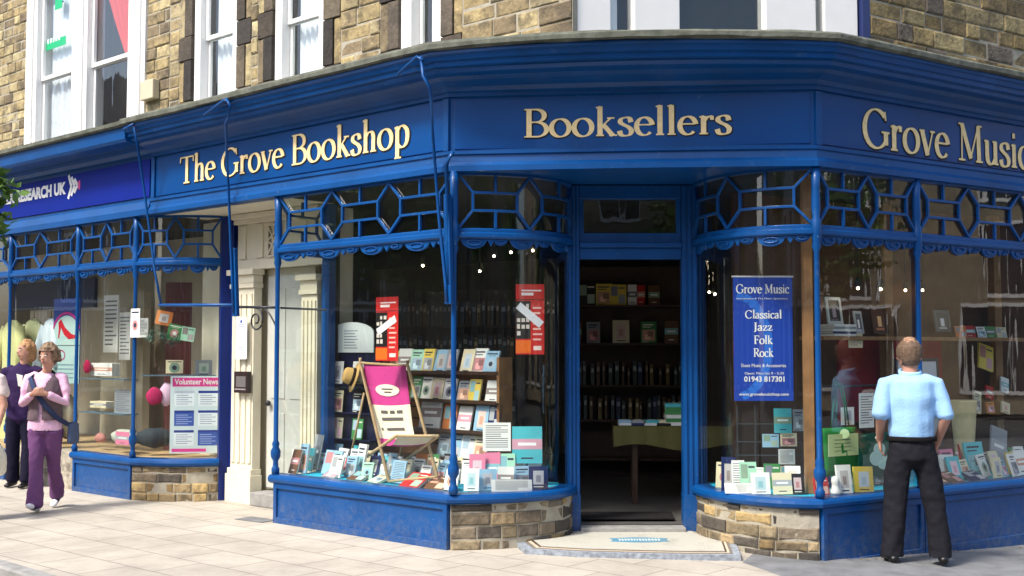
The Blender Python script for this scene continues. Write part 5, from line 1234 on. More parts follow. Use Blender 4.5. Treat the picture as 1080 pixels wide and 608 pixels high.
def frame(path, px, py0, py1, w_, d, col, lab, tilt=.15, yaw=0, inner=(40, 35, 40), roll=0, z=None):
    s_, z0 = path.on(px, py1, d); _, z1 = path.on(px, py0, d); z0 = z or z0
    t = path.dirn(s_); t = Vector((t.x, t.y, 0)); n = path.nrm(s_); q = Matrix.Rotation(yaw, 3, 'Z'); t = q@t; n = q@n
    up = Vector((0, 0, math.cos(tilt)))-n*math.sin(tilt); nn = n*math.cos(tilt)+Vector((0, 0, math.sin(tilt))); base = path.P(s_, z0, d); h = z1-z0; b_ = min(.03, w_*.14)
    if roll: qq = Matrix.Rotation(roll, 3, nn); t = qq@t; up = qq@up
    mb = MB(); bx = lambda x0, x1, y0, y1, q0, q1, cc: mb.hexa([base+t*x+up*y+nn*k_ for y in (y0, y1) for x, k_ in ((x0, q0), (x1, q0), (x1, q1), (x0, q1))], cc)
    c = srgb(*col)
    for a_ in ((-w_/2, -w_/2+b_, 0, h), (w_/2-b_, w_/2, 0, h), (-w_/2+b_, w_/2-b_, 0, b_), (-w_/2+b_, w_/2-b_, h-b_, h)): bx(*a_, -.015, 0, c)
    o = mb.build('picture_frame', 'printed', label=lab, cat='picture frame')
    mb = MB(); bx(-w_/2+b_, w_/2-b_, b_, h-b_, -.012, -.006, srgb(*inner)); bx(-w_*.12, w_*.12, h*.25, h*.62, -.006, -.005, srgb(*[min(255, k_*3+40) for k_ in inner])); bx(-w_*.25, w_*.25, h*.12, h*.2, -.006, -.005, srgb(*[min(255, k_*2+20) for k_ in inner])); mb.build('picture', 'printed', o)
frame(B, 882, 313, 343, .20, SD-.02, (190, 196, 196), 'grey framed picture standing on the stack of books', z=zS+.113)
frame(B, 908, 328, 352, .17, SD-.03, (180, 185, 190), 'pale framed picture right of the book stack', yaw=.3, inner=(90, 95, 105))
frame(B, 930, 322, 352, .22, SD-.1, (80, 50, 35), 'brown framed picture behind the second spotlight', inner=(95, 55, 35))
frame(B, 996, 327, 350, .24, SD-.05, (120, 120, 118), 'grey framed picture on the shelf right of the blue post', inner=(110, 108, 105))
row(B, [(1014, 9, 'orange'), (1024, 9, 'red'), (1036, 9, 'white'), (1046, 9, 'green'), (1058, 10, 'cream')], SD+.02, zS+.001, .12, 'on the brown shelf right of the blue post', 'small cards on the brown shelf', name='card', kind='card', py=350, thick=.004, seed=71)
frame(B, 973, 378, 470, .62, -.70, (40, 42, 60), 'large dark framed print behind the standing man', inner=(200, 205, 212), tilt=.05)
# sheets clipped in the window
def sheet_(px0, py0, px1, py1, d, col, lab, style, seed, parent=None, roll=0):
    s0, z1 = B.on(px0, py0, d); s1, z0 = B.on(px1, py1, d); cover(B, (s0+s1)/2, z0, s1-s0, z1-z0, d, col, .0, 0, roll, .003, style, seed, 'notice', lab, 'notice')
sheet_(887, 430, 901, 448, -.3, 'white', 'small white notice with a dark figure, left of the man', 3, 81); sheet_(906, 415, 922, 451, -.3, 'white', 'tall white notice with small pictures, beside the man', 2, 82)
sheet_(895, 352, 910, 367, -.9, 'cream', 'small square price notice under the stacked books', 2, 83)
m = MB(); s0_, z_ = B.on(862, 408, -.32); s1_, z2_ = B.on(925, 408, -.32); m.tube([B.P(s0_, z_, -.32), B.P(s1_+.9, z_, -.32)], .008, 8); 
o = m.build('hanging_rail', 'iron', shop, smooth=True)
def tote(px0, py0, px1, py1, handle, d, col, lab, lblcol):
    t0, z1 = B.on(px0, py0, d); t1, z0 = B.on(px1, py1, d); loc = B.P((t0+t1)/2, z0, d)
    t = empty('tote_bag', tuple(loc), lab, 'bag'); m = MB(); n = 8; vs = []
    for i in range(n+1):
        for j in range(n+1):
            u, v = i/n, j/n; vs.append(B.P(t0+(t1-t0)*u+.01*math.sin(v*5), z0+(z1-z0)*v, d+.02*math.sin(math.pi*u)*math.sin(math.pi*v)+.004*math.sin(u*17+v*9)))
    m.add(vs, [(i*(n+1)+j, (i+1)*(n+1)+j, (i+1)*(n+1)+j+1, i*(n+1)+j+1) for i in range(n) for j in range(n)], srgb(*col)); m.build('bag_body', 'cloth', t, smooth=True, mods=lambda o: setattr(o.modifiers.new('t', 'SOLIDIFY'), 'thickness', .008))
    if handle:
        m = MB(); zh = B.on(px0+20, handle, d)[1]; 
        for off in (0, .04):
            pts = [B.P(t0+(t1-t0)*(.25)+off, z1-.01, d), B.P(t0+(t1-t0)*.30+off, (z1+zh)/2, d+.01), B.P(t0+(t1-t0)*.38+off, zh, d+.0), B.P(t0+(t1-t0)*.52+off, zh-.03, d), B.P(t0+(t1-t0)*.66+off*.5, (z1+zh)/2, d), B.P(t0+(t1-t0)*.7+off, z1-.01, d)]
            m.tube(pts, (.006), 6, srgb(*[int(k_*.8) for k_ in col]))
        m.build('handle', 'cloth', t, smooth=True)
    return t, t0, t1, z0, z1
t, t0, t1, z0, z1 = tote(868, 452, 903, 500, 402, -.22, (28, 120, 50), 'green cloth bag with pale printed label and long handles', None)
m = MB(); pbox(m, B, t0+.03, t1+.0, z0+.16, z0+.34, -.195, -.192, srgb(198, 215, 150))
for i in range(4): pbox(m, B, t0+.10, t1-.09, z0+.2+i*.03, z0+.206+i*.03, -.192, -.1912, srgb(110, 130, 90))
m.lathe((0, 0, 0), [(.04, 0), (.04, .002)], 14, srgb(190, 215, 160)); q = Matrix.Rotation(R(90), 3, 'X'); 
for i in range(len(m.v)-28, len(m.v)): m.v[i] = q@m.v[i]+B.P((t0+t1)/2+.02, z1-.05, -.185)
m.build('bag_print', 'printed', t)
t, t0, t1, z0, z1 = tote(900, 458, 948, 500, None, -.34, (16, 84, 66), 'dark green cloth bag with a white figure, behind the light green bag', None)
m = MB()
for (cx, cz, rx, rz) in ((.5, .62, .13, .12), (.45, .42, .17, .14), (.62, .25, .16, .08), (.66, .3, .07, .13)):
    pts = [B.P(t0+(t1-t0)*(cx+rx*math.cos(g)), z0+(z1-z0)*(cz+rz*math.sin(g)*1.3), -.312+.001*cx*9) for g in [2*math.pi*i/14 for i in range(14)]]; m.prism(pts, B.nrm(1)*.002, srgb(185, 215, 205))
m.build('bag_print', 'printed', t)
# books on the music window bed
onbed(B, [(868, 515, .12, .12, -.10, 'red', .2, 4, 'small red book right of the blue post'), (892, 510, .12, .2, -.08, 'white', .15, 3, 'white card-like book with a dark figure under the green bag'), (912, 518, .16, .18, -.06, 'yellow', .12, 3, 'pale yellow book beside the man'),
          (928, 505, .13, .12, -.35, 'brown', .3, 0, 'brown book half hidden by the man'), (1003, 505, .14, .22, -.4, 'pink', .2, 0, 'pink book right of the man'), (1023, 490, .13, .25, -.42, 'red', .2, 4, 'red flowered book under the rolled papers'),
          (1032, 500, .19, .27, -.33, 'turquoise', .2, 0, 'large turquoise book right of the man'), (1054, 505, .12, .16, -.12, 'cream', .15, 3, 'cream card-like book near the glass at the right'), (1070, 500, .13, .18, -.25, 'yellow', .2, 1, 'yellow book at the right end'), (1078, 500, .1, .2, -.4, 'white', .2, 0, 'white book at the right end')],
      'books standing in the music window', 'in the music window', 45)
onbed(B, [(1012, 512, .2, .15, -.1, 'brown', 1.1, 4, 'brown book lying nearly flat right of the man'), (1036, 512, .18, .14, -.1, 'navy', 1.15, 4, 'navy book lying nearly flat near the glass'), (1000, 512, .15, .12, -.12, 'grey', 1.1, 0, 'grey book lying nearly flat close to the man')], 'books lying in the music window', 'in the music window', 46)
more(B, [(872, -.45, 'navy'), (886, -.5, 'pale blue'), (902, -.48, 'white'), (1000, -.55, 'pale blue'), (1012, -.62, 'green'), (1040, -.62, 'white'), (1052, -.5, 'cream'), (1062, -.6, 'pale blue'), (1074, -.62, 'green'), (1080, -.15, 'white')], 'books in the rear row of the music window', 'in the rear row of the music window')
more(A, [(312, -.30, 'white'), (334, -.62, 'grey'), (372, -.44, 'white'), (396, -.56, 'mint'), (410, -.48, 'pale blue'), (438, -.46, 'white'), (454, -.5, 'cream'), (468, -.46, 'pale blue')], 'books between the rows on the turquoise cloth', 'between the rear and middle rows, left window')
more(B, [(1001, -.3, 'white'), (1010, -.22, 'turquoise'), (1021, -.26, 'cream'), (1042, -.24, 'white'), (1062, -.14, 'pale blue'), (1073, -.12, 'white')], 'books in the front row right of the man', 'in the front row right of the man')
more(CG, [(764, -.3, 'cream'), (776, -.38, 'pale blue'), (800, -.35, 'white'), (815, -.3, 'green'), (836, -.28, 'white')], 'books in the rear row of the right curved window', 'in the rear row of the right curved window')
more(CF, [(494, -.42, 'white'), (508, -.46, 'pale blue'), (522, -.5, 'cream'), (538, -.48, 'white'), (550, -.4, 'pink'), (562, -.35, 'white')], 'books in the rear row of the left curved window', 'in the rear row of the left curved window')
m = MB(); pz = B.P(B.on(881, 510, -.1)[0], .447, -.1); m.lathe(pz, [(.05, 0), (.055, .02), (.03, .05), (.028, .08), (.035, .1), (.03, .13), (.01, .145)], 14, srgb(225, 225, 220)); m.build('bust_ornament', 'printed', label='small white bust ornament under the green bag', cat='ornament', smooth=True)
# slanted books against the red panel
def slant(px, py0, py1, w_, col, lab, seed, st, d=-1.12, roll=-.25):
    s_, z0 = B.on(px, py1, d); _, z1 = B.on(px, py0, d); cover(B, s_, z0, w_, (z1-z0), d, col, .15, 0, roll, .018, st, seed, 'book', lab, 'book', 'books on the red display wall')
slant(1040, 363, 390, .24, 'yellow', 'yellow and grey book alone at the top of the red display wall', 91, 4); slant(1031, 412, 436, .12, 'cream', 'cream book, leftmost on the red display wall', 92, 0); slant(1044, 407, 421, .12, 'red', 'red book above its row on the red display wall', 93, 1)
slant(1060, 398, 414, .13, 'white', 'white book, highest right on the red display wall', 94, 1); slant(1046, 424, 436, .12, 'orange', 'orange book in the lower row of the red display wall', 95, 0, roll=0); slant(1061, 424, 436, .14, 'cream', 'cream book at the right of the lower row on the red display wall', 96, 3)
m = MB(); s0_ = B.on(1022, 440, -1.1)[0]; pbox(m, B, s0_, s0_+1.5, B.on(1040, 440, -1.1)[1]-.02, B.on(1040, 440, -1.1)[1], -1.3, -1.05); m.build('display_ledge', 'dark_wood', shop)
# paper roll holder
t = empty('paper_cone', tuple(B.P(B.on(1015, 500, -.5)[0], .44, -.5)), 'cream paper cone of wrapped sheet music right of the man', 'paper cone')
s_, z1 = B.on(1016, 422, -.5); _, z0 = B.on(1014, 490, -.5); m = MB(); c = B.P(s_, 0, -.5); m.lathe(c, [(.07, .44), (.075, .46), (.085, z0+.1), (.12, z1-.02), (.125, z1), (.10, z1-.01)], 16, srgb(205, 192, 150)); m.build('wrapper', 'cloth', t, smooth=True)
m = MB()
for k_ in range(9):
    g = k_*.7; m.ball(c+Vector((.08*math.cos(g), .08*math.sin(g)-.05, z0+.02+.02*(k_ % 5))), .022, n=6, col=srgb(*[(205, 90, 90), (235, 210, 210), (150, 60, 70)][k_ % 3]))
m.build('flower_print', 'printed', t, smooth=True)
slant(1053, 450, 492, .24, 'grey', 'large silvery book leaning at the right of the music window', 97, 1, d=-.55, roll=-.3)

# --- charity shop window
KD = -.35
KP = Path([QA+Vector((.05, .12)), QB+Vector((0, .25))], 0)
s0, z1 = KP.on(180, 397); s1, z0 = KP.on(233.5, 478)
vn = empty('volunteer_poster', tuple(KP.P((s0+s1)/2, z0, 0)), 'pink headed Volunteer News poster with six notices in the curved window', 'poster')
m = MB(); pbox(m, KP, s0, s1, z0, z1, -.01, 0, srgb(205, 220, 222)); PW_ = s1-s0; PH = z1-z0
pbox(m, KP, s0+PW_*.04, s1-PW_*.04, z0+PH*.865, z1-PH*.02, .0, .001, srgb(214, 60, 140)); pbox(m, KP, s0+PW_*.04, s0+PW_*.7, z0+PH*.02, z0+PH*.06, .0, .001, srgb(220, 60, 150)); m.build('board', 'printed', vn)
sans('Volunteer News', KP, s0+PW_*.08, z0+PH*.89, PW_*.84, PH*.075, .0012, 'white_paint', vn, 'heading', bold=.02, extr=.001)
for i in range(2):
    for j in range(3):
        m = MB(); x = s0+PW_*(.08+.46*i); z = z0+PH*(.10+.255*j); w_, h = PW_*.38, PH*.2; base_ = srgb(228, 236, 240) if (i, j) not in ((1, 0), (0, 1)) else srgb(60, 90, 170)
        pbox(m, KP, x, x+w_, z, z+h, 0, .001, base_); pbox(m, KP, x, x+w_, z+h*.84, z+h, .001, .0016, srgb(40, 60, 140) if (i, j) != (0, 2) else srgb(180, 190, 205))
        for q_ in range(5): pbox(m, KP, x+w_*.1, x+w_*(.9 if q_ % 2 else .7), z+h*(.12+.14*q_), z+h*(.16+.14*q_), .001, .0016, srgb(130, 140, 165) if base_[0] > .3 else srgb(170, 185, 225))
        m.build('pinned_notice', 'printed', vn)
def kitem(path, px0, py0, px1, py1, d, col, name, cat, lab, style=2, thick=.004, roll=0, seed=0, tilt=0):
    s0, z1 = path.on(px0, py0, d); s1, z0 = path.on(px1, py1, d); return cover(path, (s0+s1)/2, z0, s1-s0, z1-z0, d, col, tilt, 0, roll, thick, style, seed, name, lab, cat)
kitem(A, 138, 326, 147, 356, .06, 'white', 'notice', 'notice', 'white notice fixed beside the middle charity window post', 5, seed=1)
kitem(A, 121, 411, 138, 438, -.4, 'grey', 'notice', 'notice', 'grey notice hanging in the middle charity window', 2, seed=2)
kitem(KP, 163, 328, 180, 343, -.1, 'orange', 'card', 'card', 'tilted orange card with a round motif in the curved charity window', 3, roll=-.2, seed=3)
kitem(KP, 175, 342, 190, 359, -.08, 'green', 'card', 'card', 'bright green card below the orange card', 5, roll=-.2, seed=4)
kitem(KP, 190, 345, 204, 360, -.08, 'mint', 'card', 'card', 'pale green card with four dark marks', 4, roll=-.15, seed=5)
kitem(KP, 175, 380, 193, 394, -.3, 'cream', 'card', 'card', 'cream card on the upper glass shelf', 5, seed=6)
kitem(KP, 206, 380, 224, 397, -.3, 'grey', 'clock', 'clock', 'small dark square clock on the upper glass shelf', 3, thick=.03, seed=7)
kitem(A, 96, 383, 118, 397, -.35, 'white', 'box', 'box', 'white gift box left of the middle charity post', 1, thick=.1, seed=8)
kitem(A, 95, 423, 112, 431, -.35, 'cream', 'box', 'box', 'low cream box on the lower charity shelf', 1, thick=.1, seed=9)
# tinsel garland
m = MB(); r = random.Random(8); c0 = KP.P(KP.on(170, 355, -.1)[0], KP.on(170, 355, -.1)[1], -.1)
for i in range(240):
    g = r.uniform(0, 1); p = c0+Vector((-.16+.36*g, r.gauss(0, .03), .03*math.sin(g*6)+r.gauss(0, .035))); q = Vector((r.uniform(-1, 1), r.uniform(-1, 1), r.uniform(-1, 1))).normalized()*.03; u = q.cross(Vector((.3, .5, .8))).normalized()*.004
    m.add([p-q-u, p+q-u, p+q+u, p-q+u], [(0, 1, 2, 3)], [srgb(60, 110, 95), srgb(150, 180, 165), srgb(30, 60, 55)][i % 3])
m.build('tinsel_garland', 'printed', label='green and silver tinsel garland hanging in the curved charity window', cat='garland')
# glass shelves
for i, (path, px0, px1, py, d, lab) in enumerate(((KP, 150, 232, 395, -.3, 'upper'), (A, 88, 136, 398, -.35, 'upper'), (A, 88, 136, 433, -.35, 'lower'))):
    s0, z = path.on(px0, py, d); s1, _ = path.on(px1, py, d); m = MB(); pbox(m, path, s0, s1, z-.02, z-.008, d-.12, d+.06, srgb(90, 115, 130)); m.build('display_shelf', 'printed', label=f'{lab} thin display shelf in the {"curved" if path is KP else "flat middle"} charity window', cat='shelf')
# pink bags, plates and fabric
def lump(path, px, py, d, r_, sq, col, name, cat, lab, m_='cloth'):
    s_, z = path.on(px, py, d); m = MB(); m.ball((0, 0, 0), r_, (1, 1, 1), 12, srgb(*col)); rr = random.Random(int(px)); a_ = math.atan2(path.dirn(s_).y, path.dirn(s_).x); q = Matrix.Rotation(a_, 3, 'Z')
    m.v = [q@Vector((v.x*sq[0], v.y*sq[1], v.z*sq[2]))*(1+.05*math.sin(v.x*50+v.z*31))+path.P(s_, z, d) for v in m.v]; return m.build(name, m_, label=lab, cat=cat, smooth=True)
lump(KP, 163, 418, -.25, .10, (.9, .4, 1.0), (180, 45, 95), 'handbag', 'handbag', 'crimson handbag left of the Volunteer News poster'); lump(KP, 176, 416, -.3, .12, (.7, .4, 1.1), (225, 190, 215), 'handbag', 'handbag', 'pale pink handbag tucked behind the poster')
lump(A, 92, 387, -.3, .075, (1, .4, 1.1), (165, 25, 70), 'handbag', 'handbag', 'dark red handbag in the middle charity window')
lump(A, 131, 461, -.3, .16, (1.5, .6, .55), (185, 190, 175), 'patterned_cushion', 'cushion', 'grey patterned cushion on the charity window bed'); lump(KP, 163, 462, -.3, .16, (1.3, .6, .7), (52, 60, 66), 'patterned_cushion', 'cushion', 'dark patterned cushion beside the Volunteer News poster')
lump(A, 106, 462, -.35, .08, (1.3, .6, .7), (190, 130, 120), 'folded_scarf', 'scarf', 'small folded salmon scarf on the charity window bed'); lump(A, 72, 440, -.6, .28, (.5, .4, 1.0), (190, 185, 165), 'pale_vase', 'vase', 'tall pale rounded vase behind the walking woman', 'printed')
# poster with red shoe
PS = -.35; s0, z1 = A.on(57, 316, PS); s1, z0 = A.on(83, 405, PS); m = MB(); W_ = s1-s0; H_ = z1-z0; t = empty('shoe_poster', tuple(A.P((s0+s1)/2, z0, PS)), 'pale green poster with a red high heeled shoe under a violet header', 'poster')
bx = lambda mm, x0, x1, y0, y1, q0, q1, c: pbox(mm, A, s0+W_*x0, s0+W_*x1, z0+H_*y0, z0+H_*y1, PS+q0, PS+q1, c)
bx(m, 0, 1, 0, 1, -.01, 0, srgb(30, 60, 140)); bx(m, .0, 1, 0, .55, 0, .001, srgb(175, 208, 204)); pts = [A.P(s0+W_*(.5+.5*math.cos(g)), z0+H_*(.55+.25*math.sin(g)), PS+.0012) for g in [math.pi*i/14 for i in range(15)]]
m.prism(pts, A.nrm(-1)*.001, srgb(185, 212, 208)); m.build('sheet', 'printed', t)
m = MB(); arcp = [(s0+W_*(.5+.53*math.cos(R(g))), z0+H_*(.55+.28*math.sin(R(g)))) for g in range(20, 161, 14)]
for p, q in zip(arcp, arcp[1:]): pbar(m, A, p, q, .03, PS+.002, PS+.004, srgb(190, 40, 130))
cxs = [(s0+W_*(.3+.17*math.cos(g)), z0+H_*(.33+.06*math.sin(g))) for g in [2*math.pi*i/12 for i in range(13)]]
for p, q in zip(cxs, cxs[1:]): pbar(m, A, p, q, .016, PS+.002, PS+.004, srgb(180, 40, 110))
shoe = [(.2, .72), (.3, .76), (.45, .66), (.7, .58), (.88, .565), (.86, .53), (.6, .52), (.42, .575), (.3, .66), (.27, .60), (.24, .53), (.2, .53), (.22, .64)]
m.prism([A.P(s0+W_*x, z0+H_*y, PS+.003) for x, y in shoe], A.nrm(-1)*.002, srgb(200, 20, 40)); bx(m, 0, 1, .44, .45, .001, .002, srgb(60, 80, 90))
for i in range(4): bx(m, .1, .8, .06+.05*i, .075+.05*i, .001, .002, srgb(120, 150, 160))
m.build('print', 'printed', t)
# coats on hangers
def coat(px, py0, py1, w_, d, col, lab):
    s_, z1 = A.on(px, py0, d); _, z0 = A.on(px, py1, d); t = empty('coat', tuple(A.P(s_, z0, d)), lab, 'coat', 'coats hanging in the charity window'); m = MB(); n = 22; vs = []
    prof = [(0, .18), (.03, .45), (.10, .62), (.3, .56), (.6, .62), (1, .74)]
    for f, hw in prof:
        for j in range(n):
            g = 2*math.pi*j/n; rr = w_*hw; vs.append(A.P(s_+rr*math.cos(g)*(1+.04*math.sin(g*7)), z1-(z1-z0)*f, d+rr*.35*math.sin(g)*(1+.08*math.sin(g*5+f*6))))
    m.add(vs, [(i*n+j, i*n+(j+1) % n, (i+1)*n+(j+1) % n, (i+1)*n+j) for i in range(len(prof)-1) for j in range(n)]+[tuple(range(n))], srgb(*col)); m.build('body', 'cloth', t, smooth=True)
    for sd_ in (-1, 1):
        m = MB(); m.tube([A.P(s_+sd_*w_*.45, z1-.1, d), A.P(s_+sd_*w_*.72, z1-.35, d+.03), A.P(s_+sd_*w_*.8, z1-.62, d+.06)], [(.07, .05), (.07, .05), (.055, .045)], 10, srgb(*col)); m.build('sleeve', 'cloth', t, smooth=True)
    m = MB(); m.tube([A.P(s_-w_*.4, z1-.06, d), A.P(s_, z1+.01, d), A.P(s_+w_*.4, z1-.06, d)], .01, 6, srgb(60, 50, 40)); m.tube([A.P(s_, z1+.01, d), A.P(s_, z1+.08, d), A.P(s_+.03, z1+.1, d)], .005, 6, srgb(60, 60, 60)); m.build('hanger', 'printed', t, smooth=True)
coat(14, 338, 480, .42, -.5, (214, 214, 150), 'pale yellow coat on a hanger, leftmost in the charity window'); coat(36, 336, 480, .40, -.75, (178, 182, 140), 'sage green jacket on a hanger behind the two women'); coat(54, 336, 470, .30, -.4, (205, 218, 225), 'white blouse on a hanger beside the shoe poster')
m = MB(); s0, z = A.on(0, 336, -.6); s1, _ = A.on(60, 330, -.6); m.tube([A.P(s0-.4, z+.11, -.6), A.P(s1, z+.11, -.6)], .012, 8); m.build('clothes_rail', 'iron', char, smooth=True)
m = MB(); s0, z1 = A.on(108, 310, -1.2); s1, z0 = A.on(150, 420, -1.2); pbox(m, A, s0, s1, .44, z1, -1.3, -1.2); pbox(m, A, s0-.02, s1+.02, z1-.7, z1-.68, -1.2, -1.18); m.build('display_screen', 'interior_pale', char)
for px0, py0, px1, py1, nm in ((110, 312, 124, 372, 'narrow'), (126, 330, 137, 380, 'short')):
    kitem(A, px0, py0, px1, py1, -.9, 'white', 'notice_board', 'board', nm+' plain white board hanging deep in the middle charity window', 5 if nm == 'x' else 2, thick=.02, seed=px0)
kitem(A, 145, 336, 156, 356, -.5, 'white', 'price_card', 'card', 'small white price card right of the middle charity post', 2, seed=33)
kitem(A, 122, 455, 136, 470, -.15, 'pink', 'price_card', 'card', 'small pink card on the charity window bed', 1, seed=34)
m = MB(); s0, z1 = KP.on(175, 298, -.9); s1, z0 = KP.on(200, 460, -.9); pbox(m, KP, s0, s1, .44, z1, -.93, -.9, srgb(92, 48, 46)); m.build('red_panel', 'printed', char)
m = MB(); s0, z1 = A.on(15, 300, -1.6); s1, z0 = A.on(84, 325, -1.6); pbox(m, A, s0, s1+.4, z0, z1, -1.65, -1.6, srgb(24, 44, 92)); m.build('blue_header', 'printed', char)
m = MB(); pbox(m, A, -9.5, -4.9, 2.55, 2.58, -.6, -.57, srgb(90, 80, 60)); m.build('ceiling_rail', 'printed', char)
#==PEOPLE==
# ================================================================== ACROSS THE STREET (seen mirrored in the panes)
def terrace(x0, x1, y, h, col, label, storeys=3, nb=3, line=None):
    t = empty('stone_terrace', ((x0+x1)/2, y, -.1), label, 'building', 'buildings across the street')
    P_ = Path(line or [(x1, y), (x0, y)], 0); Lx = P_.L[-1]
    m = MB(); pbox(m, P_, 0, Lx, -.12, h, -6, 0); m.build('wall', col, t)
    m = MB(); m.prism([P_.P(-.2, h, .3), P_.P(-.2, h, -6.3), P_.P(-.2, h+2.2, -3)], P_.P(Lx+.2, h, .3)-P_.P(-.2, h, .3)); m.build('roof', 'slate', t)
    for i in range(nb):
        for j in range(storeys):
            u = Lx*(i+.5)/nb; z = .5+j*(h-.6)/storeys; hh = 1.9 if j else 2.3; ww = .55 if j else 1.1
            m = MB(); 
            for a_ in ((u-ww-.1, u-ww, z-.1, z+hh+.1), (u+ww, u+ww+.1, z-.1, z+hh+.1), (u-ww, u+ww, z+hh, z+hh+.1), (u-ww, u+ww, z-.1, z)): pbox(m, P_, *a_, .0, .08)
            pbox(m, P_, u-.03, u+.03, z, z+hh, .0, .05); f = m.build('window', 'white_paint', t)
            m = MB(); pbox(m, P_, u-ww, u+ww, z, z+hh, .002, .02, srgb(28, 34, 40)); m.build('pane', 'printed', f)
terrace(-26, -13.5, -9, 8.5, 'far_stone', 'brown stone terrace across the street, behind the viewpoint to the left')
terrace(-13.3, -3, -12, 9.5, 'far_render', 'pale rendered house across the street, behind the viewpoint')
terrace(-2.8, 9, -13, 8.0, 'far_stone', 'brown stone terrace directly across the street')
terrace(9.2, 22, -11, 9.0, 'far_stone', 'brown stone terrace across the street, behind the viewpoint to the right')
terrace(27, 27, 2, 8.5, 'far_stone', 'brown stone terrace closing the street to the right, out of view', line=[(27, 16), (27, -9)], nb=6)
terrace(-27, -27, 8, 8.5, 'far_stone', 'brown stone terrace closing the street to the left, out of view', line=[(-27, -5), (-27, 20)], nb=6)
from mathutils import noise
def tree(x, y, h, r_, n, label, seed, leafsz=.16, clumps=None, group=None):
    t = empty('street_tree', (x, y, gz(x, y)), label, 'tree', group); r = random.Random(seed)
    m = MB(); m.tube([(x, y, 0), (x+.05, y, h*.25), (x-.03, y+.05, h*.5), (x, y, h*.8)], [.16, .12, .09, .03], 10)
    cl = clumps or [(x+r.uniform(-1, 1)*r_*.7, y+r.uniform(-1, 1)*r_*.7, h*.72+r.uniform(-1, 1)*r_*.6, r_*r.uniform(.3, .5)) for _ in range(16)]
    for c in cl: m.tube([(x, y, h*.42+r.uniform(0, .5)), ((x+c[0])/2, (y+c[1])/2, (h*.5+c[2])/2+.1), (c[0], c[1], c[2])], [.05, .03, .012], 6)
    m.build('trunk', 'bark', t, smooth=True)
    m = MB()
    for i in range(n):
        c = cl[r.randrange(len(cl))]; d_ = Vector((r.gauss(0, 1), r.gauss(0, 1), r.gauss(0, 1))).normalized()*c[3]*r.uniform(.3, 1.05); p = Vector(c[:3])+d_
        a_ = Vector((r.gauss(0, 1), r.gauss(0, 1), r.gauss(0, .5))).normalized(); b_ = a_.cross(Vector((r.gauss(0, 1), r.gauss(0, 1), r.gauss(0, 1)))).normalized(); s_ = leafsz*r.uniform(.6, 1.2)
        m.add([p, p+a_*s_*.5+b_*s_*.24, p+a_*s_, p+a_*s_*.5-b_*s_*.24], [(0, 1, 2, 3)])
    m.build('crown', 'leaf', t)
tree(-9, -7, 7, 2.6, 5200, 'leafy street tree across the road, behind the viewpoint to the left', 3, .3)
tree(5.5, -8, 6.5, 2.4, 5200, 'leafy street tree across the road, behind the viewpoint to the right', 4, .3)
tree(14, -5, 7, 2.6, 5200, 'leafy street tree far to the right across the road', 5, .3)
tree(-16, 8.5, 7, 2.7, 5200, 'leafy street tree to the left, reflected in the left shop window', 7, .3)
tree(-20.5, 12.5, 7.5, 2.8, 5200, 'second leafy street tree to the left, farther along the street', 8, .3)
tree(17, 6.0, 6.5, 2.4, 5200, 'leafy street tree to the right, reflected in the music window', 9, .3)
# the young tree whose leaves reach in at the left edge
tip = ray(-12, 206)*6.2+Vector((0, 0, 1.6))
c_ = [(tip.x, tip.y, tip.z, .17), (tip.x-.06, tip.y+.05, tip.z-.14, .13), (tip.x-.04, tip.y, tip.z+.08, .10)]+[(tip.x-.5-.25*i, tip.y+.1*math.sin(i), tip.z+.05*math.cos(i*2)+.1*i, .34) for i in range(5)]
tree(tip.x-1.1, tip.y+.1, 3.6, 1, 1500, 'young green street tree whose leaves reach in at the left edge', 6, .085, clumps=c_)

# ================================================================== PEOPLE
def skinmesh(parts, voxel, smooth=8):
    """parts: list of (points, radii[(a, b)], flat dir). Fused into one surface"""
    m = MB()
    for pts, rr, fl in parts:
        pts = [Vector(p) for p in pts]
        # rounded ends
        P0 = pts[0]-(pts[1]-pts[0]).normalized()*min(rr[0])*.55; PN = pts[-1]+(pts[-1]-pts[-2]).normalized()*min(rr[-1])*.55
        m.tube([P0]+pts+[PN], [tuple(q*.5 for q in rr[0])]+rr+[tuple(q*.5 for q in rr[-1])], 14, flat=Vector(fl))
    me = bpy.data.meshes.new('t'); me.from_pydata(m.v, [], m.f); bm = bmesh.new(); bm.from_mesh(me); bmesh.ops.recalc_face_normals(bm, faces=bm.faces); bm.to_mesh(me); bm.free()
    o = bpy.data.objects.new('t', me); COL.objects.link(o)
    q = o.modifiers.new('r', 'REMESH'); q.mode = 'VOXEL'; q.voxel_size = voxel
    q = o.modifiers.new('s', 'SMOOTH'); q.iterations = smooth; q.factor = .5
    bpy.context.view_layer.update(); ev = o.evaluated_get(bpy.context.evaluated_depsgraph_get()); e = ev.to_mesh()
    vs = [v.co.copy() for v in e.vertices]; fs = [tuple(p.vertices) for p in e.polygons]; bpy.data.objects.remove(o)
    return vs, fs
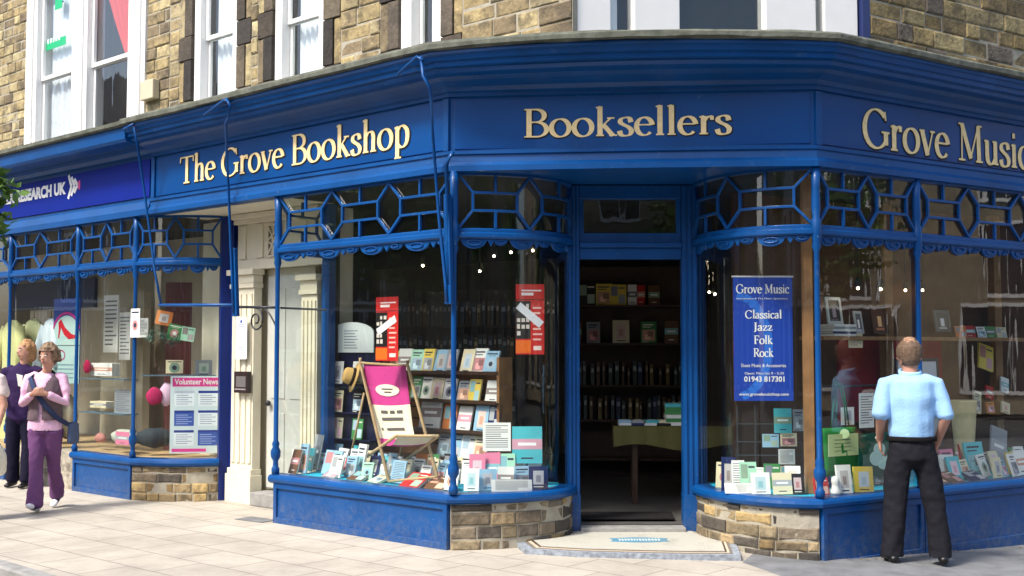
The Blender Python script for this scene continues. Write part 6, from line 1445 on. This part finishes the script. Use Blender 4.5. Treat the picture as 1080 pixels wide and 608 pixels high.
def dress(name, parts, parent, base, col, m='cloth', voxel=.012, folds=0, fold_scale=9, cut=None, smooth=6, seed=0, yaw=0, colfn=None):
    vs, fs = skinmesh(parts, voxel, smooth)
    q = Matrix.Rotation(yaw, 3, 'Z'); out = MB(); out.v = []
    cen = sum(vs, Vector())/len(vs)
    if folds:
        import collections
        nrm = [Vector() for _ in vs]
        for f in fs:
            nn_ = (vs[f[1]]-vs[f[0]]).cross(vs[f[2]]-vs[f[0]])
            for i in f: nrm[i] += nn_
        nv = []
        for v, n_ in zip(vs, nrm):
            n_ = n_.normalized() if n_.length else Vector()
            k_ = noise.noise(Vector((v.x*fold_scale*1.3, v.y*fold_scale*1.3, v.z*fold_scale*.45+seed)))+.5*noise.noise(v*fold_scale*2.3+Vector((seed, 0, 0)))
            nv.append(v+n_*k_*folds)
        colors_src = vs; 
    else: nv = vs; colors_src = vs
    out.v = [q@v+base for v in nv]
    for f in fs:
        c = sum((colors_src[i] for i in f), Vector())/len(f)
        if cut and cut(c): continue
        out.f.append(list(f)); out.c.append(colfn(c) if colfn else srgb(*col))
    return out.build(name, m, parent, smooth=True)
def hand_parts(wr, dirv, side, palm_n, s=1.0, curl=.5):
    """palm plus five bent fingers; dirv along the hand, side = thumb side, palm_n = towards the palm"""
    d_ = Vector(dirv).normalized(); sd_ = Vector(side).normalized(); pn = Vector(palm_n).normalized(); w_ = Vector(wr); parts = [([w_, w_+d_*.045*s, w_+d_*.085*s], [(.030*s, .018*s), (.040*s, .016*s), (.040*s, .014*s)], sd_)]
    for i, (off, ln) in enumerate(((.030, .070), (.011, .080), (-.009, .075), (-.028, .058))):
        b_ = w_+d_*.075*s+sd_*off*s; p1 = b_+d_*ln*.4*s+pn*curl*.012*s; p2 = p1+(d_*(1-curl*.5)+pn*curl).normalized()*ln*.35*s; p3 = p2+(d_*(1-curl)+pn*curl*1.4).normalized()*ln*.28*s
        parts.append(([b_, p1, p2, p3], [(.0095*s,)*2, (.0092*s,)*2, (.0085*s,)*2, (.0075*s,)*2], sd_))
    b_ = w_+d_*.02*s+sd_*.025*s; parts.append(([b_, b_+(d_*.6+sd_*.8).normalized()*.035*s, b_+(d_*.9+sd_*.55).normalized()*.065*s+pn*curl*.015*s], [(.013*s,)*2, (.0105*s,)*2, (.009*s,)*2], pn))
    return parts
def head_parts(c, s=1.0, f=(0, -1, 0)):
    """c = centre of the head, f = where the face points"""
    f = Vector(f).normalized(); u = Vector((0, 0, 1)); l = f.cross(u).normalized(); c = Vector(c)
    return [([c-u*.095*s+f*.02*s, c-u*.06*s+f*.012*s, c-u*.01*s, c+u*.045*s-f*.006*s, c+u*.085*s-f*.01*s], [(.045*s, .050*s), (.062*s, .075*s), (.072*s, .090*s), (.073*s, .092*s), (.050*s, .066*s)], l),
            ([c+f*.083*s+u*.012*s, c+f*.105*s-u*.022*s], [(.008*s, .008*s), (.014*s, .011*s)], l),
            ([c+l*.072*s+u*.012*s-f*.005*s, c+l*.078*s-u*.028*s+f*.002*s], [(.006*s, .017*s), (.006*s, .011*s)], l), ([c-l*.072*s+u*.012*s-f*.005*s, c-l*.078*s-u*.028*s+f*.002*s], [(.006*s, .017*s), (.006*s, .011*s)], l),
            ([c+f*.080*s-u*.055*s+l*.018*s, c+f*.080*s-u*.055*s-l*.018*s], [(.010*s, .008*s)]*2, u),
            ([c+f*.060*s-u*.088*s+l*.01*s, c+f*.060*s-u*.088*s-l*.01*s], [(.016*s, .016*s)]*2, u)]
def face(t, c, f, base, yaw, s=1.0, lips=(150, 75, 75)):
    q = Matrix.Rotation(yaw, 3, 'Z'); f = Vector(f).normalized(); u = Vector((0, 0, 1)); l = f.cross(u).normalized(); c = Vector(c)
    for sg in (1, -1):
        e = c+f*.079*s+u*.012*s+l*sg*.030*s; m = MB(); m.ball(q@e+base, .0115*s, (1, 1, .7), 8, srgb(235, 232, 225)); o = m.build('eye', 'printed', t, smooth=True)
        m = MB(); m.ball(q@(e+f*.0075*s)+base, .006*s, (1, 1, 1), 6, srgb(50, 40, 35)); m.build('iris', 'printed', o, smooth=True)
        m = MB(); m.tube([q@(c+f*.086*s+u*.030*s+l*sg*.016*s)+base, q@(c+f*.083*s+u*.034*s+l*sg*.032*s)+base, q@(c+f*.074*s+u*.028*s+l*sg*.046*s)+base], .0035*s, 6, srgb(110, 85, 65)); m.build('eyebrow', 'hair', t, smooth=True)
    m = MB(); m.tube([q@(c+f*.080*s-u*.052*s+l*.024*s)+base, q@(c+f*.0895*s-u*.053*s)+base, q@(c+f*.080*s-u*.052*s-l*.024*s)+base], [.003*s, .0065*s, .003*s], 8, srgb(*lips)); m.build('lips', 'printed', t, smooth=True)

def man():
    b = gp(964, 596, -.09); b = Vector((b.x, b.y, gz(b.x, b.y))); yaw = R(-8)
    t = empty('person', tuple(b), 'man in pale blue short sleeved shirt and black trousers, standing with his back to us', 'person')
    H = 1.0
    # local: x right, y away (facing), z up
    sl_, sr = Vector((-.19, .0, 1.415)), Vector((.19, .0, 1.415)); el, er = Vector((-.240, -.05, 1.15)), Vector((.255, -.04, 1.14)); wl, wr_ = Vector((-.225, .12, .95)), Vector((.215, .13, .92))
    hc = Vector((.0, .03, 1.635))
    body = [([(0, 0, .95), (0, .0, 1.1), (0, -.005, 1.3), (0, 0, 1.42), (0, .01, 1.47)], [(.15, .10), (.145, .10), (.17, .105), (.16, .085), (.07, .06)], (1, 0, 0)),
            ([(0, .005, 1.44), (0, .02, 1.58)], [(.062, .062), (.056, .058)], (1, 0, 0)),
            ([sl_, el, wl], [(.044, .046), (.044, .046), (.030, .026)], (1, 0, 0)), ([sr, er, wr_], [(.044, .046), (.044, .046), (.030, .026)], (1, 0, 0)),
            ([(-.085, 0, .93), (-.12, .0, .50), (-.15, -.01, .09)], [(.08, .085), (.055, .06), (.038, .045)], (1, 0, 0)), ([(.085, 0, .93), (.13, .0, .50), (.20, .0, .09)], [(.08, .085), (.055, .06), (.038, .045)], (1, 0, 0))]
    body += head_parts(hc, 1.2, (.10, 1, -.1)); body += hand_parts(wl, (.12, .1, -1), (.2, 1, 0), (1, 0, -.1), .95, .5); body += hand_parts(wr_, (-.14, .1, -1), (-.2, 1, 0), (-1, 0, -.1), .95, .5)
    dress('body', body, t, b, (0, 0, 0), 'skin', .0105, yaw=yaw, smooth=4)
    q = Matrix.Rotation(yaw, 3, 'Z')
    dress('shirt', [([(0, .0, .955), (0, .0, 1.02), (0, -.005, 1.15), (0, -.01, 1.30), (0, -.005, 1.42), (0, .005, 1.475)], [(.172, .122), (.180, .130), (.176, .126), (.190, .130), (.196, .114), (.085, .075)], (1, 0, 0)),
                    ([(-.10, 0, 1.43), (-.20, -.005, 1.41), (-.225, -.03, 1.29), (-.242, -.05, 1.16)], [(.06, .07), (.062, .07), (.060, .07), (.066, .072)], (1, 0, 0)), ([(.10, 0, 1.43), (.20, -.005, 1.41), (.234, -.02, 1.28), (.256, -.04, 1.15)], [(.06, .07), (.062, .07), (.060, .07), (.066, .072)], (1, 0, 0))],
          t, b, (150, 190, 230), folds=.014, fold_scale=4.5, yaw=yaw, smooth=5, cut=lambda c: (c.z < .965) or (abs(c.x) > .20 and c.z < 1.13) )
    m = MB(); m.tube([q@Vector((.085*math.cos(g), .012+.078*math.sin(g), 1.497+.018*math.sin(g)))+b for g in [2*math.pi*i/20 for i in range(21)]], [(.022, .006)]*21, 8, srgb(160, 203, 240), flat=Vector((0, 0, 1))); m.build('collar', 'cloth', t, smooth=True)
    dress('trousers', [([(0, 0, .99), (0, .0, .92), (0, .0, .82)], [(.172, .125), (.18, .135), (.175, .14)], (1, 0, 0)),
                       ([(-.085, 0, .86), (-.115, .01, .66), (-.135, .0, .48), (-.15, -.01, .25), (-.165, -.01, .05)], [(.100, .115), (.096, .102), (.088, .090), (.084, .086), (.086, .094)], (1, 0, 0)),
                       ([(.085, 0, .86), (.13, .01, .66), (.16, .0, .48), (.19, .0, .25), (.205, .0, .05)], [(.100, .115), (.096, .102), (.088, .090), (.084, .086), (.086, .094)], (1, 0, 0))],
          t, b, (30, 30, 36), folds=.013, fold_scale=8, yaw=yaw, seed=4, smooth=5, cut=lambda c: c.z > .998 or c.z < .06)
    m = MB(); m.tube([q@Vector((.190*math.cos(g), .142*math.sin(g), .978))+b for g in [2*math.pi*i/28 for i in range(29)]], [(.019, .004)]*29, 8, srgb(24, 22, 24), flat=Vector((0, 0, 1))); m.build('belt', 'cloth', t, smooth=True)
    for x, dx_ in ((-.165, -.03), (.205, .05)):
        m = dress('shoe', [([(x, -.10, .04), (x+dx_*.4, .02, .045), (x+dx_, .17, .03)], [(.038, .034), (.042, .036), (.040, .024)], (1, 0, 0))], t, b, (18, 17, 18), 'printed', .009, yaw=yaw, smooth=3)
    vs = dress('hair', [([hc+Vector((0, -.030, -.06)), hc+Vector((0, -.016, .0)), hc+Vector((0, -.010, .06)), hc+Vector((0, -.005, .105))], [(.080, .088), (.104, .112), (.102, .118), (.072, .090)], (1, 0, 0))], t, b, (120, 98, 80), 'hair', .009, yaw=yaw, smooth=3, colfn=lambda c: srgb(104, 84, 68) if (c-hc-Vector((0, -.04, .10))).length > .055+.02*noise.noise(c*40) else srgb(158, 122, 98), cut=lambda c: c.z < hc.z-.08 or c.y > hc.y+.04 or (abs(c.x-hc.x) > .07 and c.z < hc.z-.02))
    m = MB(); m.tube([q@(wl+Vector((.032*math.cos(g), .030*math.sin(g), .02)))+b for g in [2*math.pi*i/16 for i in range(17)]], [(.010, .003)]*17, 6, srgb(190, 190, 185), flat=Vector((0, 0, 1))); m.build('wristwatch', 'printed', t, smooth=True)
man()
def woman():
    g0 = gp(43, 540); b = Vector((g0.x-.02, g0.y+.1, 0)); yaw = 0
    t = empty('person', tuple(b), 'woman in purple trousers, pink top and grey waistcoat walking with clasped hands', 'person')
    hc = Vector((.04, -.04, 1.545)); fdir = (-.35, -1, -.12)
    la, ra = Vector((-.165, .0, 1.33)), Vector((.175, .0, 1.33)); le, re = Vector((-.21, -.03, 1.07)), Vector((.225, -.03, 1.07)); lw, rw = Vector((-.05, -.20, 1.17)), Vector((.08, -.19, 1.175))
    lg1 = [(-.065, 0, .88), (-.035, -.10, .44), (-.01, -.18, .10)]; lg2 = [(.07, 0, .88), (.07, .08, .44), (.03, .28, .16)]
    body = [([(0, 0, .9), (0, 0, 1.05), (0, -.01, 1.22), (0, 0, 1.33), (0, 0, 1.37)], [(.14, .10), (.125, .09), (.145, .10), (.14, .075), (.06, .05)], (1, 0, 0)), ([(0, 0, 1.34), hc-Vector((0, 0, .08))], [(.048, .05), (.045, .048)], (1, 0, 0)),
            ([la, le, lw], [(.042, .042), (.036, .036), (.024, .022)], (0, 0, 1)), ([ra, re, rw], [(.042, .042), (.036, .036), (.024, .022)], (0, 0, 1)),
            (lg1, [(.075, .08), (.045, .048), (.032, .034)], (1, 0, 0)), (lg2, [(.075, .08), (.045, .048), (.032, .034)], (1, 0, 0))]
    body += head_parts(hc, .98, fdir); body += hand_parts(lw, (.9, -.25, .35), (0, -.2, 1), (.1, .8, .1), .88, .8); body += hand_parts(rw, (-.9, -.35, .15), (0, -.2, 1), (0, .8, .1), .88, .8)
    dress('body', body, t, b, (0, 0, 0), 'skin', .009, smooth=4)
    face(t, hc, fdir, b, 0, .98)
    sleeve = lambda p, q_, r_, sx: ([p-Vector((sx*.06, 0, -.02)), p, p.lerp(q_, .5)+Vector((sx*.012, 0, 0)), q_, q_.lerp(r_, .5), q_.lerp(r_, .86)], [(.045, .05), (.050, .050), (.048, .048), (.047, .047), (.042, .042), (.038, .038)], (0, 0, 1))
    dress('pink_top', [([(0, 0, .80), (0, 0, .87), (0, 0, 1.02), (0, -.01, 1.2), (0, 0, 1.32), (0, .005, 1.375)], [(.175, .125), (.172, .122), (.150, .11), (.170, .13), (.165, .095), (.065, .06)], (1, 0, 0)), sleeve(la, le, lw, -1), sleeve(ra, re, rw, 1)],
          t, b, (226, 182, 208), folds=.007, fold_scale=9, smooth=5, cut=lambda c: c.z < .805)
    dress('waistcoat', [([(0, 0, .90), (0, 0, 1.02), (0, -.012, 1.2), (0, 0, 1.31), (0, .0, 1.355)], [(.180, .138), (.164, .128), (.184, .150), (.165, .12), (.13, .10)], (1, 0, 0))], t, b, (104, 88, 94), folds=.008, fold_scale=9, smooth=4, cut=lambda c: c.z < .91 or (c.y < 0 and abs(c.x-.0) < .012+max(0, c.z-1.16)*.42))
    dress('trousers', [([(0, 0, .83), (0, 0, .78)], [(.150, .105), (.155, .115)], (1, 0, 0)), ([(-.07, 0, .80), (-.055, -.05, .62), (-.035, -.10, .44), (-.02, -.15, .26), (-.01, -.19, .07)], [(.095, .11), (.082, .09), (.064, .070), (.068, .075), (.080, .095)], (1, 0, 0)),
                       ([(.085, 0, .80), (.085, .03, .62), (.07, .08, .44), (.05, .18, .28), (.03, .28, .13)], [(.095, .11), (.08, .09), (.062, .070), (.066, .075), (.074, .09)], (1, 0, 0))], t, b, (112, 74, 118), folds=.012, fold_scale=9, seed=2, smooth=5, cut=lambda c: c.z < .055)
    for p, dr_ in (((-.01, -.17), (0, -1, .25)), ((.03, .31), (0, -1, -.45))):
        c0 = Vector((p[0], p[1], .05)); d_ = Vector(dr_).normalized(); bs = .0 if dr_[2] > 0 else .06
        dress('trainer', [([c0-d_*.07+Vector((0, 0, bs*.5)), c0+d_*.03+Vector((0, 0, bs)), c0+d_*.15+Vector((0, 0, bs*.6))], [(.036, .034), (.040, .035), (.036, .026)], (1, 0, 0))], t, b, (40, 44, 80), 'printed', .009, smooth=3, colfn=lambda c, c0=c0: srgb(232, 232, 236) if c.z < c0.z-.012 or c.y < c0.y-.10 else srgb(40, 44, 84))
    hp = [([hc+Vector((0, .03, -.05)), hc+Vector((0, .015, .01)), hc+Vector((0, .005, .06)), hc+Vector((0, 0, .095))], [(.085, .075), (.098, .095), (.098, .105), (.075, .085)], (1, 0, 0)), ([hc+Vector((-.075, -.03, .05)), hc+Vector((.0, -.075, .085)), hc+Vector((.07, -.045, .06))], [(.02, .02), (.022, .022), (.022, .022)], (0, 0, 1)), ([hc+Vector((.095, 0, .06)), hc+Vector((.10, .01, -.05))], [(.025, .03), (.02, .03)], (0, 1, 0)), ([hc+Vector((-.085, .02, .06)), hc+Vector((-.09, .03, -.04))], [(.02, .03), (.018, .028)], (0, 1, 0))]
    fd = Vector(fdir).normalized()
    dress('hair', hp, t, b, (150, 125, 92), 'hair', .009, folds=.012, fold_scale=26, smooth=2, cut=lambda c: (c-hc).dot(fd) > .035 and c.z < hc.z+.052 and abs((c-hc).x) < .075, colfn=lambda c: srgb(140, 116, 92) if noise.noise(c*30) > 0 else srgb(104, 84, 68))
    # bag with cross strap: carried by her, its own thing
    s_ = empty('shoulder_bag', tuple(b+Vector((.27, .10, .70))), 'blue grey shoulder bag with a wide strap carried by the walking woman', 'bag')
    m = MB(); pts = [(-.12, .06, 1.385), (-.12, -.10, 1.33), (-.04, -.165, 1.20), (.06, -.155, 1.05), (.16, -.10, .93), (.23, .0, .86), (.27, .08, .84)]; m.tube([b+Vector(p) for p in pts], [(.026, .005)]*7, 8, srgb(52, 62, 92), flat=Vector((.7, 0, .7))); m.build('strap', 'cloth', s_, smooth=True)
    dress('bag_body', [([(.25, .10, .68), (.25, .10, .86)], [(.05, .11), (.04, .10)], (1, 0, 0))], s_, b, (80, 94, 122), smooth=3)
woman()
def companion():
    g0 = gp(21, 514); b = Vector((g0.x, g0.y, 0)); t = empty('person', tuple(b), 'person in dark purple with light brown hair, half hidden behind the walking woman', 'person')
    hc = Vector((.04, -.02, 1.60)); fdir = (-.7, -.7, -.05)
    body = [([(0, 0, .95), (0, 0, 1.1), (0, 0, 1.3), (0, 0, 1.42)], [(.14, .10), (.13, .10), (.155, .11), (.06, .06)], (1, 0, 0)), ([(0, 0, 1.38), hc-Vector((0, 0, .07))], [(.052, .052), (.048, .05)], (1, 0, 0)),
            ([(-.18, 0, 1.37), (-.24, .0, 1.10), (-.16, -.18, 1.05)], [(.045, .045), (.038, .038), (.026, .024)], (1, 0, 0)), ([(.18, 0, 1.37), (.24, .0, 1.10), (.22, -.05, .85)], [(.045, .045), (.038, .038), (.026, .024)], (1, 0, 0)),
            ([(-.08, 0, .93), (-.09, -.03, .5), (-.10, .04, .08)], [(.085, .09), (.056, .06), (.038, .04)], (1, 0, 0)), ([(.08, 0, .93), (.10, -.03, .5), (.10, -.08, .08)], [(.085, .09), (.056, .06), (.038, .04)], (1, 0, 0))]
    body += head_parts(hc, 1, fdir); body += hand_parts((-.16, -.18, 1.05), (.5, -.8, .1), (0, 0, 1), (1, 0, 0), .9, .6); body += hand_parts((.22, -.05, .85), (0, -.1, -1), (0, -1, 0), (-1, 0, 0), .9, .5)
    dress('body', body, t, b, (0, 0, 0), 'skin', .011, smooth=4); face(t, hc, fdir, b, 0)
    dress('dark_purple_jacket', [([(0, 0, .80), (0, 0, 1.0), (0, 0, 1.25), (0, 0, 1.38), (0, 0, 1.43)], [(.18, .13), (.165, .13), (.19, .14), (.18, .10), (.07, .07)], (1, 0, 0)), ([(-.12, 0, 1.38), (-.19, 0, 1.36), (-.25, .0, 1.10), (-.18, -.15, 1.05)], [(.055, .055), (.06, .06), (.055, .055), (.045, .045)], (1, 0, 0)), ([(.12, 0, 1.38), (.19, 0, 1.36), (.25, 0, 1.10), (.225, -.04, .9)], [(.055, .055), (.06, .06), (.055, .055), (.045, .045)], (1, 0, 0))], t, b, (48, 32, 70), folds=.01, smooth=4)
    dress('trousers', [([(0, 0, .92), (0, 0, .82)], [(.165, .12), (.17, .13)], (1, 0, 0)), ([(-.085, 0, .82), (-.09, -.02, .5), (-.10, .03, .08)], [(.095, .11), (.08, .085), (.075, .085)], (1, 0, 0)), ([(.085, 0, .82), (.10, -.02, .5), (.10, -.07, .08)], [(.095, .11), (.08, .085), (.075, .085)], (1, 0, 0))], t, b, (26, 24, 44), folds=.008, smooth=4)
    for x, y in ((-.10, .02), (.10, -.08)): dress('shoe', [([(x, y+.07, .045), (x, y-.03, .045), (x, y-.15, .03)], [(.036, .034), (.040, .035), (.036, .024)], (1, 0, 0))], t, b, (22, 20, 24), 'printed', .01, smooth=3)
    fd = Vector(fdir).normalized()
    dress('hair', [([hc+Vector((.02, .04, -.11)), hc+Vector((.015, .03, -.02)), hc+Vector((.01, .015, .055)), hc+Vector((.01, .01, .095))], [(.09, .06), (.10, .09), (.10, .10), (.07, .08)], (1, 0, 0))], t, b, (176, 132, 92), 'hair', .01, folds=.010, fold_scale=22, smooth=2, cut=lambda c: (c-hc).dot(fd) > .03 and c.z < hc.z+.055)
    m = MB(); m.prism([b+Vector(p) for p in ((.0, -.16, 1.33), (.07, -.15, 1.31), (.06, -.14, 1.17), (.02, -.15, 1.19))], (0, -.01, 0), srgb(235, 235, 225)); m.build('scarf_end', 'cloth', t)
companion()
def third():
    b = Vector((gp(-24, 548).x, gp(-24, 548).y, 0)); t = empty('person', tuple(b), 'person at the left edge in a light top and tan trousers, mostly out of view', 'person')
    hc = Vector((-.04, 0, 1.58)); fdir = (0, -1, -.05)
    body = [([(0, 0, .95), (0, 0, 1.1), (0, 0, 1.3), (0, 0, 1.40)], [(.14, .10), (.13, .10), (.15, .10), (.06, .06)], (1, 0, 0)), ([(0, 0, 1.38), hc-Vector((0, 0, .07))], [(.05, .05), (.046, .05)], (1, 0, 0)),
            ([(-.18, 0, 1.35), (-.24, .0, 1.10), (-.22, -.1, .85)], [(.045, .045), (.038, .038), (.026, .024)], (1, 0, 0)), ([(.17, 0, 1.35), (.235, -.02, 1.08), (.21, -.10, .86)], [(.045, .045), (.038, .038), (.026, .024)], (1, 0, 0)),
            ([(-.08, 0, .93), (-.09, -.03, .5), (-.10, .04, .08)], [(.085, .09), (.056, .06), (.038, .04)], (1, 0, 0)), ([(.08, 0, .93), (.12, -.03, .5), (.12, -.08, .08)], [(.085, .09), (.056, .06), (.038, .04)], (1, 0, 0))]
    body += head_parts(hc, 1, fdir)+hand_parts((-.22, -.1, .85), (0, -.1, -1), (0, -1, 0), (1, 0, 0), .9, .5)+hand_parts((.21, -.10, .86), (0, -.1, -1), (0, -1, 0), (-1, 0, 0), .9, .9)
    dress('body', body, t, b, (0, 0, 0), 'skin', .011, smooth=4); face(t, hc, fdir, b, 0)
    dress('light_top', [([(0, 0, .84), (0, 0, 1.0), (0, 0, 1.2), (0, 0, 1.34), (0, 0, 1.39)], [(.165, .12), (.155, .12), (.175, .13), (.165, .10), (.07, .07)], (1, 0, 0)), ([(.1, 0, 1.35), (.18, 0, 1.33), (.22, 0, 1.18)], [(.055, .055), (.06, .06), (.06, .06)], (1, 0, 0)), ([(-.1, 0, 1.35), (-.18, 0, 1.33), (-.22, 0, 1.18)], [(.055, .055), (.06, .06), (.06, .06)], (1, 0, 0))], t, b, (225, 205, 200), folds=.008, smooth=4)
    dress('tan_trousers', [([(0, 0, .90), (0, 0, .82)], [(.165, .12), (.17, .13)], (1, 0, 0)), ([(-.085, 0, .82), (-.09, -.02, .5), (-.10, .03, .08)], [(.095, .11), (.08, .085), (.075, .085)], (1, 0, 0)), ([(.085, 0, .82), (.12, -.02, .5), (.12, -.07, .08)], [(.095, .11), (.08, .085), (.072, .085)], (1, 0, 0))], t, b, (176, 140, 126), folds=.008, smooth=4)
    for x, y in ((-.10, .02), (.12, -.08)): dress('shoe', [([(x, y+.07, .045), (x, y-.03, .045), (x, y-.15, .03)], [(.036, .034), (.040, .035), (.036, .024)], (1, 0, 0))], t, b, (200, 195, 190), 'printed', .01, smooth=3)
    dress('hair', [([hc+Vector((0, .03, -.06)), hc+Vector((0, .02, .02)), hc+Vector((0, .01, .09))], [(.085, .07), (.095, .09), (.07, .08)], (1, 0, 0))], t, b, (120, 90, 60), 'hair', .01, folds=.01, fold_scale=22, smooth=2, cut=lambda c: c.y < hc.y-.03 and c.z < hc.z+.05)
    s_ = empty('carrier_bag', tuple(b+Vector((.24, -.12, .42))), 'white carrier bag held by the person at the left edge', 'bag')
    dress('bag_body', [([(.24, -.12, .45), (.24, -.12, .6), (.235, -.12, .70)], [(.05, .14), (.05, .13), (.02, .08)], (1, 0, 0))], s_, b, (225, 222, 205), folds=.01, smooth=3)
    m = MB(); m.tube([b+Vector((.235, -.18, .69)), b+Vector((.215, -.12, .80)), b+Vector((.235, -.06, .69))], .008, 6, srgb(225, 222, 205)); m.build('handle', 'cloth', s_, smooth=True)
third()
# small debris along the foot of the right-hand frontage: leaves and litter too many to count
m = MB(); r = random.Random(77)
for i in range(150):
    s_ = r.uniform(.2, 7.5); p = B.P(s_, 0, .06+abs(r.gauss(0, .05))); p.z = gz(p.x, p.y)+.008; a_ = r.uniform(0, 6.3); q = r.uniform(.006, .018)
    m.add([p+Vector((q*math.cos(a_+k*1.57), q*.6*math.sin(a_+k*1.57), .004*(k % 2))) for k in range(4)], [(0, 1, 2, 3)], srgb(*[(120, 100, 60), (150, 140, 110), (90, 80, 60)][i % 3]))
m.build('fallen_leaves', 'cloth', kind='stuff', label='scattered dry leaves and grit along the foot of the right frontage')
